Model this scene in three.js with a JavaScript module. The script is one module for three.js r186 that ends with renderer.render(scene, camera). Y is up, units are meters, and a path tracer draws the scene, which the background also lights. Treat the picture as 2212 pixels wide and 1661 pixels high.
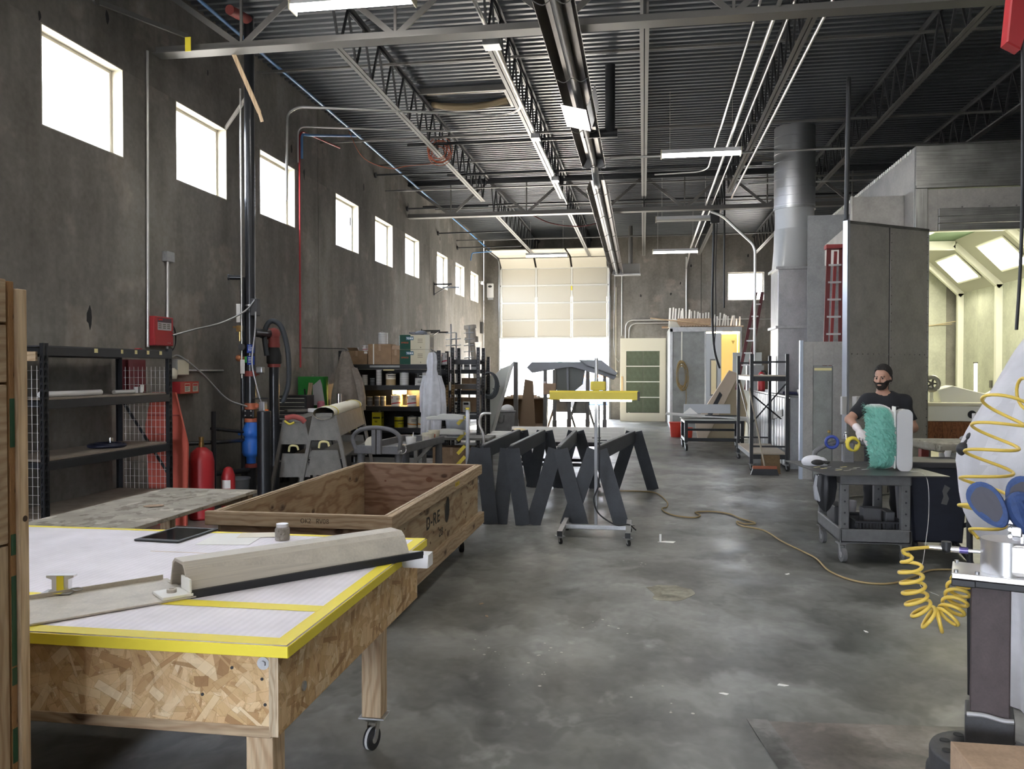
import * as THREE from 'three';
import { mergeGeometries, mergeVertices, toCreasedNormals } from 'three/addons/utils/BufferGeometryUtils.js';
import { RectAreaLightUniformsLib } from 'three/addons/lights/RectAreaLightUniformsLib.js';
import { RoundedBoxGeometry } from 'three/addons/geometries/RoundedBoxGeometry.js';

// ------------------------------------------------------------------ camera, sky, sun, exposure
const scene = new THREE.Scene();
const renderer = new THREE.WebGLRenderer({ antialias: true });
renderer.toneMapping = THREE.LinearToneMapping;
renderer.toneMappingExposure = 3.4;
renderer.shadowMap.enabled = true;
const camera = new THREE.PerspectiveCamera(50.03, 2212 / 1661, 0.05, 400);
camera.position.set(0, 1.7, 0);
camera.rotation.set(-0.97 * Math.PI / 180, 9.065 * Math.PI / 180, 0, 'YXZ');
scene.background = new THREE.Color().setRGB(0.93, 1.0, 1.14);
scene.backgroundIntensity = 9;
const sun = new THREE.DirectionalLight(new THREE.Color().setRGB(1.0, 0.9, 0.76), 66);
sun.position.set(-1.5, 18, -62); sun.target.position.set(-3, 0, -26); sun.name = 'sun';
sun.castShadow = true; sun.shadow.camera.left = -30; sun.shadow.camera.right = 30; sun.shadow.camera.top = 30; sun.shadow.camera.bottom = -30; sun.shadow.camera.far = 150; sun.shadow.mapSize.set(2048, 2048); sun.shadow.bias = -0.001;
scene.add(sun, sun.target);
RectAreaLightUniformsLib.init();

// ------------------------------------------------------------------ helpers
let seed = 12345;
const rnd = () => { seed = (seed * 1664525 + 1013904223) >>> 0; return seed / 4294967296; };
const rr = (a, b) => a + (b - a) * rnd();
const V = (x, y, z) => new THREE.Vector3(x, y, z);
const D = Math.PI / 180;
const used = new Map();
const numbered = (n) => { const k = used.get(n) || 0; used.set(n, k + 1); return k ? n + '_' + String(k).padStart(3, '0') : n; };
function prep(g) {                                    // every geometry: non-indexed, position + normal + uv
  if (g.index) g = g.toNonIndexed();
  if (!g.attributes.normal) g.computeVertexNormals();
  if (!g.attributes.uv) g.setAttribute('uv', new THREE.BufferAttribute(new Float32Array(g.attributes.position.count * 2), 2));
  for (const k of Object.keys(g.attributes)) if (!['position', 'normal', 'uv'].includes(k)) g.deleteAttribute(k);
  return g;
}
const merge = (list) => { list = list.flat(9).map(prep); return list.length === 1 ? list[0] : mergeGeometries(list); };
function metric(g, grain = 'x', s = 1) {              // uv in metres on each face, u along the grain
  g = prep(g); const p = g.attributes.position, n = g.attributes.normal, uv = g.attributes.uv;
  const order = { x: ['x', 'z', 'y'], y: ['y', 'x', 'z'], z: ['z', 'x', 'y'] }[grain];
  for (let t = 0; t < p.count; t += 3) {
    let nx = 0, ny = 0, nz = 0;
    for (let k = 0; k < 3; k++) { nx += Math.abs(n.getX(t + k)); ny += Math.abs(n.getY(t + k)); nz += Math.abs(n.getZ(t + k)); }
    const dom = nx >= ny && nx >= nz ? 'x' : ny >= nz ? 'y' : 'z';
    const ax = order.filter((a) => a !== dom);
    const off = { x: 0, y: 0.37, z: 0.71 }[dom];
    for (let k = 0; k < 3; k++) { const q = { x: p.getX(t + k), y: p.getY(t + k), z: p.getZ(t + k) }; uv.setXY(t + k, q[ax[0]] * s + off, q[ax[1]] * s + off); }
  }
  return g;
}
function mesh(name, geo, mat, parent, grain) {
  let g = Array.isArray(geo) ? merge(geo) : geo;
  if (mat.userData.metric) g = metric(g, grain || 'x', mat.userData.metric);
  const m = new THREE.Mesh(g, mat); m.name = name; m.castShadow = m.receiveShadow = true;
  if (parent) parent.add(m);
  return m;
}
function tag(o, label, category, group, kind) { o.name = numbered(o.name); if (label) o.userData.label = label; if (category) o.userData.category = category; if (group) o.userData.group = group; if (kind) o.userData.kind = kind; scene.add(o); return o; }
function thing(name, label, category, p = [0, 0, 0], turn = 0, group) { const o = new THREE.Group(); o.name = name; o.position.set(...p); o.rotation.y = turn; return tag(o, label, category, group); }
function one(name, label, category, geo, mat, p = [0, 0, 0], turn = 0, group, grain) { const m = mesh(name, geo, mat, null, grain); m.position.set(...p); m.rotation.y = turn; return tag(m, label, category, group); }
function struct(name, geo, mat, label, grain) { const m = geo ? mesh(name, geo, mat, null, grain) : new THREE.Group(); m.name = name; m.userData.kind = 'structure'; m.userData.label = label; m.name = numbered(name); scene.add(m); return m; }
const box = (w, h, d, x = 0, y = 0, z = 0) => new THREE.BoxGeometry(w, h, d).translate(x, y, z);
const bx = (x0, x1, y0, y1, z0, z1) => box(Math.abs(x1 - x0), Math.abs(y1 - y0), Math.abs(z1 - z0), (x0 + x1) / 2, (y0 + y1) / 2, (z0 + z1) / 2);
const rbx = (x0, x1, y0, y1, z0, z1, r = 0.008, s = 2) => new RoundedBoxGeometry(Math.abs(x1 - x0), Math.abs(y1 - y0), Math.abs(z1 - z0), s, Math.min(r, Math.abs(x1 - x0) / 2.1, Math.abs(y1 - y0) / 2.1, Math.abs(z1 - z0) / 2.1)).translate((x0 + x1) / 2, (y0 + y1) / 2, (z0 + z1) / 2);
const cyl = (r, h, x = 0, y = 0, z = 0, s = 20, r2 = r) => new THREE.CylinderGeometry(r2, r, h, s).translate(x, y, z);   // r at the foot, r2 at the top
const cylX = (r, h, x = 0, y = 0, z = 0, s = 20) => new THREE.CylinderGeometry(r, r, h, s).rotateZ(Math.PI / 2).translate(x, y, z);
const cylZ = (r, h, x = 0, y = 0, z = 0, s = 20) => new THREE.CylinderGeometry(r, r, h, s).rotateX(Math.PI / 2).translate(x, y, z);
const sph = (r, x = 0, y = 0, z = 0, s = 16) => new THREE.SphereGeometry(r, s, Math.max(8, s * 0.7 | 0)).translate(x, y, z);
function aim(g, a, b) {                               // geometry along +y, centred, turned to run from a to b
  const d = V(...b).sub(V(...a)), q = new THREE.Quaternion().setFromUnitVectors(V(0, 1, 0), d.clone().normalize());
  return g.applyQuaternion(q).translate((a[0] + b[0]) / 2, (a[1] + b[1]) / 2, (a[2] + b[2]) / 2);
}
const dist = (a, b) => V(...a).distanceTo(V(...b));
const rod = (a, b, r, s = 10, r2 = r) => aim(new THREE.CylinderGeometry(r2, r, dist(a, b), s), a, b);
function bar(a, b, w, t, roll = V(0, 0, 1)) {         // rectangular bar from a to b; w lies across, t along roll
  const y = V(...b).sub(V(...a)), L = y.length(); y.normalize();
  const x = new THREE.Vector3().crossVectors(y, roll).normalize(), z = new THREE.Vector3().crossVectors(x, y).normalize();
  return box(w, L, t).applyMatrix4(new THREE.Matrix4().makeBasis(x, y, z)).translate((a[0] + b[0]) / 2, (a[1] + b[1]) / 2, (a[2] + b[2]) / 2);
}
const path = (pts, r, seg = 40, rad = 8, closed = false, tension = 0.5) => new THREE.TubeGeometry(new THREE.CatmullRomCurve3(pts.map((p) => V(...p)), closed, 'catmullrom', tension), seg, r, rad, closed);
function bent(pts, r, R = 0.12, rad = 8) {            // straight runs of pipe with rounded corners
  const c = new THREE.CurvePath(), P = pts.map((p) => V(...p)); let a = P[0];
  for (let i = 1; i < P.length; i++) {
    if (i === P.length - 1) { c.add(new THREE.LineCurve3(a, P[i])); break; }
    const u = P[i - 1].clone().sub(P[i]), w = P[i + 1].clone().sub(P[i]), k = Math.min(R, u.length() * 0.45, w.length() * 0.45);
    const s = P[i].clone().add(u.setLength(k)), e = P[i].clone().add(w.setLength(k));
    c.add(new THREE.LineCurve3(a, s)); c.add(new THREE.QuadraticBezierCurve3(s, P[i], e)); a = e;
  }
  const out = [];
  for (const q of c.curves) { const n = q.isLineCurve3 ? 1 : 6; out.push(new THREE.TubeGeometry(q, n, r, rad, false)); }
  return merge(out);
}
const lathe = (prof, s = 24) => new THREE.LatheGeometry(prof.map(([r, y]) => new THREE.Vector2(r, y)), s);
function extr(pts, depth, bevel = 0) {                // polygon in x,y pushed along z
  const sh = new THREE.Shape(pts.map(([x, y]) => new THREE.Vector2(x, y)));
  return new THREE.ExtrudeGeometry(sh, { depth, bevelEnabled: bevel > 0, bevelSize: bevel, bevelThickness: bevel, bevelSegments: 1, curveSegments: 6 });
}
const turnY = (g, a) => g.rotateY(a), move = (g, x, y, z) => g.translate(x, y, z);
function copyThing(o, p, turn, label, group) { const c = o.clone(); c.name = o.name.replace(/_\d{3}$/, ''); c.userData = { ...o.userData }; c.position.set(...p); c.rotation.y = turn; return tag(c, label || o.userData.label, o.userData.category, group || o.userData.group); }

// ------------------------------------------------------------------ textures
function hash2(i, j, s) { let h = (i * 374761393 + j * 668265263 + s * 2147483647) | 0; h = Math.imul(h ^ (h >>> 13), 1274126177); return ((h ^ (h >>> 16)) >>> 0) / 4294967296; }
function vnoise(x, y, per, s, perY = per) {           // tileable value noise
  const xi = Math.floor(x), yi = Math.floor(y), fx = x - xi, fy = y - yi, u = fx * fx * (3 - 2 * fx), v = fy * fy * (3 - 2 * fy);
  const m = (a, p) => ((a % p) + p) % p;
  const a = hash2(m(xi, per), m(yi, perY), s), b = hash2(m(xi + 1, per), m(yi, perY), s), c = hash2(m(xi, per), m(yi + 1, perY), s), d = hash2(m(xi + 1, per), m(yi + 1, perY), s);
  return a + (b - a) * u + (c - a) * v + (a - b - c + d) * u * v;
}
function fbm(x, y, per, oct, s) { let f = 0, a = 0.5, t = 0; for (let o = 0; o < oct; o++) { f += a * vnoise(x, y, per, s + o * 17); t += a; x *= 2; y *= 2; per *= 2; a *= 0.55; } return f / t; }
function dataTex(n, fn, srgb = true, m = n) {
  const d = new Uint8Array(n * m * 4);
  for (let j = 0; j < m; j++) for (let i = 0; i < n; i++) { const c = fn(i / n, j / m), k = (j * n + i) * 4; d[k] = Math.max(0, Math.min(255, c[0])); d[k + 1] = Math.max(0, Math.min(255, c[1])); d[k + 2] = Math.max(0, Math.min(255, c[2])); d[k + 3] = 255; }
  const t = new THREE.DataTexture(d, n, m); t.wrapS = t.wrapT = THREE.RepeatWrapping; t.magFilter = THREE.LinearFilter; t.minFilter = THREE.LinearMipmapLinearFilter; t.generateMipmaps = true; if (srgb) t.colorSpace = THREE.SRGBColorSpace; t.needsUpdate = true; return t;
}
function canvasTex(w, h, draw, repeat = false) {
  const c = document.createElement('canvas'); c.width = w; c.height = h; const g = c.getContext('2d'); draw(g, w, h);
  const t = new THREE.CanvasTexture(c); t.colorSpace = THREE.SRGBColorSpace; t.magFilter = THREE.LinearFilter; if (repeat) t.wrapS = t.wrapT = THREE.RepeatWrapping; return t;
}
const clamp01 = (x) => Math.max(0, Math.min(1, x)), step = (a, b, x) => { x = clamp01((x - a) / (b - a)); return x * x * (3 - 2 * x); };
// polished slab: cloudy trowel marks, damp-dark blotches, pale paint scuffs and specks
const floorN = 1536;
const tFloor = dataTex(floorN, (u, v) => {
  const big = fbm(u * 5, v * 5, 5, 4, 3), mid = fbm(u * 16 + big * 2, v * 26 + big, 16, 5, 31), fine = fbm(u * 150, v * 150, 150, 3, 77), sw = fbm(u * 30 + mid * 4, v * 12, 30, 4, 51);
  let l = 134 + (big - 0.5) * 60 + (mid - 0.5) * 100 + (sw - 0.5) * 80 + (fine - 0.5) * 26;
  const dark = step(0.45, 0.8, fbm(u * 9 + mid * 1.5, v * 11, 9, 6, 90)); l -= dark * 44;
  const pale = step(0.6, 0.8, fbm(u * 40 + 3, v * 60, 40, 5, 140)) * step(0.45, 0.8, fbm(u * 6, v * 6, 6, 4, 8)); l += pale * 46;
  const dust = step(0.4, 0.8, fbm(u * 4 + 9 + sw * .4, v * 6 + 2, 4, 6, 171)); l += dust * 30;
  const warm = (big - 0.5) * 10;
  return [l + 1 + warm * 0.6, l + 1, l - 4 - warm * 0.6];
});
const tFloorR = dataTex(512, (u, v) => { const m = fbm(u * 18, v * 22, 18, 5, 31), b = fbm(u * 5, v * 5, 5, 4, 3); const r = 255 * Math.max(0.315, 0.39 + (m - 0.5) * 0.4 + (b - 0.5) * 0.25); return [r, r, r]; }, false);
const tWall = dataTex(1024, (u, v) => {
  const big = fbm(u * 4, v * 3, 4, 5, 5), run = fbm(u * 26, v * 5, 26, 4, 61), fine = fbm(u * 120, v * 120, 120, 3, 9), blot = step(0.56, 0.72, fbm(u * 7 + big, v * 8, 7, 5, 23));
  const l = 132 + (big - 0.5) * 74 + (run - 0.5) * 34 + (fine - 0.5) * 20 + blot * 20;
  return [l + 4 + blot * 4, l, l - 7 - blot * 2];
});
const tGrime = dataTex(512, (u, v) => { const a = fbm(u * 6, v * 6, 6, 6, 12), b = fbm(u * 60, v * 60, 60, 3, 13), l = 220 + (a - 0.5) * 44 + (b - 0.5) * 22; return [l, l, l]; });
const tBrush = dataTex(512, (u, v) => { const a = fbm(u * 4, v * 120, 4, 4, 42, 120), b = fbm(u * 5, v * 5, 5, 5, 43), l = 196 + (vnoise(u * 6, v * 200, 6, 4, 200) - 0.5) * 40 + (b - 0.5) * 90; return [l, l, l]; });
const woodTex = (s, dark, knots, gx = 1) => dataTex(1024, (u, v) => {          // u runs along the grain
  let kn = 0, wob = 0;
  for (let k = 0; k < knots; k++) { const ku = hash2(k, 1, s), kv = hash2(k, 2, s), r = 0.008 + 0.012 * hash2(k, 3, s); let du = Math.abs(u - ku), dv = Math.abs(v - kv); du = Math.min(du, 1 - du); dv = Math.min(dv, 1 - dv); const d = Math.hypot(du * 0.55, dv) / r; wob += 0.9 * Math.exp(-d * 0.55); kn = Math.max(kn, Math.exp(-d * d * 0.9)); }
  const w = fbm(u * 3, v * 8, 3, 4, s) * 3.2 + wob * 2.2, ring = Math.pow(0.5 + 0.5 * Math.sin((v * 22 * gx + w) * 6.283), 2.2);
  const fib = vnoise(u * 20, v * 300, 20, s + 3, 300), tone = fbm(u * 2, v * 5, 2, 3, s + 9);
  const l = 226 - ring * dark + (fib - 0.5) * 26 + (tone - 0.5) * 40 - kn * 120;
  return [l, l - 4 - ring * dark * 0.32 - kn * 10, l - 10 - ring * dark * 0.55 - kn * 12];
});
const tPly = woodTex(11, 40, 9, 0.5), tLumber = woodTex(29, 26, 4, 1.5);
const tOSB = canvasTex(1024, 1024, (g) => {
  g.fillStyle = '#cdae80'; g.fillRect(0, 0, 1024, 1024);
  const tones = ['#d6b68a', '#e2caa2', '#caa878', '#b18c60', '#d8ba8c', '#ebd8b6', '#be9c6e', '#d3b082', '#9c7850', '#dfc093'];
  for (let i = 0; i < 1900; i++) {
    const x = rnd() * 1024, y = rnd() * 1024, L = 50 + rnd() * 170, w = 10 + rnd() * 46, a = rnd() * 3.14; const col = tones[rnd() * tones.length | 0], al = 0.35 + rnd() * 0.55, j = [rr(-9, 9), rr(-9, 9), rr(-6, 6), rr(-6, 6)];
    for (const ox of [-1024, 0, 1024]) for (const oy of [-1024, 0, 1024]) {
      if (x + ox < -140 || x + ox > 1164 || y + oy < -140 || y + oy > 1164) continue;
      g.save(); g.translate(x + ox, y + oy); g.rotate(a); g.globalAlpha = al; g.fillStyle = col;
      g.beginPath(); g.moveTo(-L / 2 + j[0], -w / 2); g.lineTo(L / 2, -w / 2 + j[2]); g.lineTo(L / 2 + j[1], w / 2); g.lineTo(-L / 2, w / 2 + j[3]); g.closePath(); g.fill();
      g.globalAlpha = al * 0.45; g.strokeStyle = '#6b4520'; g.lineWidth = 1.2; g.stroke(); g.restore();
    }
  }
}, true);
const tFilm = dataTex(1024, (u, v) => {                 // white peel-ply film with faint straight ribs across it
  const f = fbm(u * 8, v * 8, 8, 5, 301), rib = Math.sin(v * 6.283 * 34 + fbm(u * 3, v * 3, 3, 3, 11) * 3), l = 238 + (f - 0.5) * 26 + rib * 3.5; return [l + 1, l - 3, l - 2];
});
const tDust = dataTex(1024, (u, v) => {                 // work top caked with dried resin, paint and dust
  const a = fbm(u * 7, v * 7, 7, 6, 401), b = step(0.6, 0.66, fbm(u * 16, v * 12, 12, 6, 433)), c = step(0.6, 0.66, fbm(u * 9 + 2, v * 9, 9, 6, 461)), l = 176 + (a - 0.5) * 60 - b * 34 + c * 30; return [l + 5, l, l - 12];
});
const tCloth = dataTex(512, (u, v) => { const f = fbm(u * 5, v * 5, 5, 6, 501), w = (Math.sin(u * 6.283 * 128) + Math.sin(v * 6.283 * 128)) * 5, l = 226 + (f - 0.5) * 40 + w; return [l, l, l]; });

// ------------------------------------------------------------------ materials
const rgb = (r, g, b) => new THREE.Color().setRGB(r, g, b);
function mat(c, rough = 0.6, metal = 0, o = {}) {
  const { tex, m = 1, bump, bumpScale = 0.002, ...rest } = o;
  const k = new THREE.MeshPhysicalMaterial({ color: Array.isArray(c) ? rgb(...c) : new THREE.Color(c), roughness: rough, metalness: metal, ...rest });
  if (tex) { k.map = tex; k.userData.metric = m; }
  if (bump) { k.bumpMap = bump; k.bumpScale = bumpScale; k.userData.metric = m; }
  return k;
}
const G = 1 / 12;
const M = {
  floor: mat([0.52, 0.52, 0.515], 1.0, 0, { tex: tFloor, m: 1 / 9, roughnessMap: tFloorR, specularIntensity: 0.7 }),
  wall: mat([0.82, 0.82, 0.82], 0.9, 0, { tex: tWall, m: 1 / 5, bump: tWall, bumpScale: 0.002 }),
  joint: mat([0.03, 0.03, 0.03], 0.9),
  reveal: mat([0.42, 0.39, 0.31], 0.7), frame: mat([0.66, 0.63, 0.55], 0.5),
  glass: new THREE.MeshPhysicalMaterial({ color: 0xffffff, roughness: 0, transmission: 1, thickness: 0, ior: 1.45 }),
  deck: mat([0.105, 0.115, 0.125], 0.42, 0.25), steel: mat([0.045, 0.047, 0.05], 0.5, 0.2), steelGrey: mat([0.16, 0.155, 0.145], 0.5, 0.2),
  galv: mat([0.62, 0.63, 0.64], 0.38, 0.85, { tex: tGrime, m: 1.5 }), conduit: mat([0.72, 0.71, 0.68], 0.35, 0.8), alu: mat([0.78, 0.78, 0.79], 0.32, 0.9),
  black: mat([0.018, 0.019, 0.022], 0.5), blackMetal: mat([0.022, 0.024, 0.028], 0.42, 0.1, { tex: tGrime, m: 1.2 }), rubber: mat([0.02, 0.02, 0.02], 0.8), darkGrey: mat([0.07, 0.07, 0.075], 0.6),
  blackPipe: mat([0.03, 0.032, 0.036], 0.28, 0.1), bluePaint: mat([0.03, 0.16, 0.62], 0.4), bluePipe: mat([0.12, 0.3, 0.62], 0.4), redPaint: mat([0.42, 0.025, 0.03], 0.42), redDull: mat([0.30, 0.06, 0.05], 0.6), orange: mat([0.85, 0.16, 0.02], 0.5),
  white: mat([0.80, 0.80, 0.80], 0.5), paper: mat([0.85, 0.84, 0.80], 0.85), cream: mat([0.72, 0.68, 0.54], 0.6), yellow: mat([0.74, 0.60, 0.07], 0.5), tape: mat([0.86, 0.72, 0.05], 0.55), masking: mat([0.80, 0.72, 0.36], 0.8),
  lumber: mat([0.54, 0.42, 0.285], 0.72, 0, { tex: tLumber, m: 0.9 }), lumberPale: mat([0.76, 0.60, 0.41], 0.72, 0, { tex: tLumber, m: 0.8 }), ply: mat([0.36, 0.245, 0.175], 0.7, 0, { tex: tPly, m: 0.75 }), plyOut: mat([0.46, 0.36, 0.235], 0.72, 0, { tex: tPly, m: 0.6 }), plyEdge: mat([0.70, 0.60, 0.45], 0.8, 0, { tex: tLumber, m: 2 }),
  osb: mat([1, 1, 1], 0.78, 0, { tex: tOSB, m: 1.25, bump: tOSB, bumpScale: 0.0015 }), film: mat([0.90, 0.89, 0.92], 0.55, 0, { tex: tFilm, m: 1.05 }), dust: mat([0.78, 0.76, 0.74], 0.9, 0, { tex: tDust, m: 0.9 }),
  board: mat([0.42, 0.36, 0.30], 0.85, 0, { tex: tGrime, m: 2 }), card: mat([0.44, 0.29, 0.17], 0.85, 0, { tex: tGrime, m: 2 }), cardDark: mat([0.22, 0.15, 0.09], 0.85), cardTan: mat([0.60, 0.42, 0.28], 0.85, 0, { tex: tGrime, m: 2 }),
  boothGalv: mat([0.54, 0.52, 0.48], 0.42, 0.45, { tex: tGrime, m: 0.7 }), boothSteel: mat([0.50, 0.50, 0.47], 0.3, 0.75, { tex: tBrush, m: 0.6 }), boothIn: mat([0.74, 0.76, 0.64], 0.55, 0, { tex: tGrime, m: 0.5 }), boothWhite: mat([0.82, 0.82, 0.74], 0.5),
  ductPlain: mat([0.56, 0.57, 0.59], 0.36, 0.85), greyPlain: mat([0.42, 0.43, 0.43], 0.45, 0.3),
  duct: mat([0.60, 0.61, 0.63], 0.34, 0.85, { tex: tGrime, m: 0.9 }), ductGrey: mat([0.46, 0.47, 0.47], 0.45, 0.3, { tex: tGrime, m: 0.8 }),
  filter: mat([0.15, 0.18, 0.12], 0.95, 0, { tex: tCloth, m: 3 }), plasticGrey: mat([0.20, 0.20, 0.205], 0.6, 0, { tex: tGrime, m: 2 }), horse: mat([0.05, 0.057, 0.068], 0.5, 0.2, { tex: tGrime, m: 1.6 }), horseGrey: mat([0.30, 0.29, 0.27], 0.75, 0, { tex: tGrime, m: 2 }),
  cloth: mat([0.82, 0.82, 0.86], 0.9, 0, { tex: tCloth, m: 2 }), clothDirty: mat([0.36, 0.31, 0.26], 0.95, 0, { tex: tGrime, m: 4 }), coverall: mat([0.84, 0.85, 0.90], 0.9, 0, { tex: tCloth, m: 3 }),
  partGrey: mat([0.30, 0.31, 0.33], 0.5), partWhite: mat([0.80, 0.79, 0.74], 0.45), fibre: mat([0.72, 0.66, 0.55], 0.5, 0, { tex: tGrime, m: 2.5 }),
  chrome: mat([0.8, 0.8, 0.8], 0.15, 1), brass: mat([0.7, 0.5, 0.2], 0.3, 1), green: mat([0.03, 0.32, 0.05], 0.5), rust: mat([0.11, 0.085, 0.085], 0.6, 0.25, { tex: tGrime, m: 3 }),
  castIron: mat([0.10, 0.10, 0.105], 0.55, 0.4, { tex: tGrime, m: 4 }), skin: mat([0.42, 0.235, 0.165], 0.55), hair: mat([0.012, 0.010, 0.009], 0.7), shirt: mat([0.016, 0.017, 0.021], 0.9), glove: mat([0.74, 0.68, 0.67], 0.7),
};
const lampMat = (c, i) => new THREE.MeshStandardMaterial({ color: 0xffffff, emissive: rgb(...c), emissiveIntensity: i, roughness: 0.4 });
const decal = (tex, rough = 0.7) => new THREE.MeshPhysicalMaterial({ map: tex, roughness: rough, transparent: true });
function print(name, w, h, px, draw, parent, p, rot = [0, 0, 0], rough = 0.8) {   // a flat printed label of its own, 1 mm thick sheet
  const m = new THREE.Mesh(new THREE.PlaneGeometry(w, h), decal(canvasTex(px, Math.max(8, Math.round(px * h / w)), draw), rough)); m.name = name; m.position.set(...p); m.rotation.set(...rot); m.castShadow = m.receiveShadow = true; if (parent) parent.add(m); return m;
}
// ------------------------------------------------------------------ the shell of the hall
const WX = -5.65, WT = 0.2, RX = 13, ZB = -29, ZF = 9, RH = 6.32, EAVE = 6.75;
struct('floor', bx(WX - WT, RX + WT, -0.15, 0, ZF + WT, ZB - WT), M.floor, 'polished grey concrete slab floor with stains and scuffs', 'z');
{ // left wall: tilt-up panels, three windows in each
  const w = struct('wall_left', null, null, 'long tilt-up concrete wall with a row of high square windows');
  const joints = [ZF, 1.34, -6.23, -13.8, -21.4, ZB], wins = [];
  for (const [a, b] of [[1.34, -6.23], [-6.23, -13.8], [-13.8, -21.4], [-21.4, ZB]]) wins.push([a - 0.83, a - 2.08], [a - 3.11, a - 4.35], [a - 5.34, a - 6.59]);
  const y0 = 4.03, y1 = 5.0;
  for (let i = 0; i < joints.length - 1; i++) {
    const a = joints[i] - (i ? 0.008 : 0), b = joints[i + 1] + 0.008, g = [], mine = wins.filter(([p]) => p < a && p > b);
    g.push(bx(WX - WT, WX, 0, y0, a, b), bx(WX - WT, WX, y1, EAVE, a, b));
    let z = a; for (const [p, q] of mine) { g.push(bx(WX - WT, WX, y0, y1, z, p)); z = q; } g.push(bx(WX - WT, WX, y0, y1, z, b));
    mesh('panel', g, M.wall, w, 'z');
    if (i) mesh('sealant_joint', bx(WX - WT, WX - 0.012, 0, EAVE, joints[i] - 0.008, joints[i] + 0.008), M.joint, w);
  }
  // form-tie patches and chips broken out of the face
  for (const [z, y, s] of [[-8.05, 5.45, .1], [-7.05, 5.05, .06], [-7.72, 2.25, .13], [-13.2, 5.0, .1], [-12.7, 5.3, .08], [-16.2, 5.45, .09], [-19.4, 5.7, .09], [-15.4, 4.6, .1], [-22.6, 5.4, .08], [-10.1, 5.6, .05]]) {
    const pts = []; for (let k = 0; k < 9; k++) { const t = k / 9 * 6.283, r = s * (0.55 + 0.5 * rnd()); pts.push([Math.cos(t) * r * 0.35, Math.sin(t) * r]); }
    mesh('chip', extr(pts, 0.006).rotateY(Math.PI / 2).translate(WX - 0.002, y, z), M.joint, w);
  }
  wins.forEach(([a, b], i) => {
    const o = struct('window_' + (i + 1), null, null, 'square high window in the left concrete wall, counted ' + (i + 1) + ' along'); const f = 0.05, xo = WX - WT + 0.02;
    o.userData.label = i < 3 ? ['first', 'second', 'third'][i] + ' square high window in the left wall, outside the near edge of the view' : ['largest window', 'second window', 'third window', 'fourth window', 'fifth window', 'sixth window', 'seventh window', 'eighth window', 'farthest window'][i - 3] + ' in the row high on the left wall';
    mesh('frame', [bx(xo, xo + .05, y0, y0 + f, a, b), bx(xo, xo + .05, y1 - f, y1, a, b), bx(xo, xo + .05, y0 + f, y1 - f, a, a - f), bx(xo, xo + .05, y0 + f, y1 - f, b + f, b)], M.frame, o);
    mesh('reveal', [bx(xo + .05, WX + .004, y1 - .012, y1, a, b), bx(xo + .05, WX + .004, y0, y0 + .012, a, b), bx(xo + .05, WX + .004, y0 + .012, y1 - .012, b, b + .012), bx(xo + .05, WX + .004, y0 + .012, y1 - .012, a - .012, a)], M.reveal, o);
    mesh('pane', bx(xo + .02, xo + .026, y0 + f, y1 - f, a - f, b + f), M.glass, o);
  });
}
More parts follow.
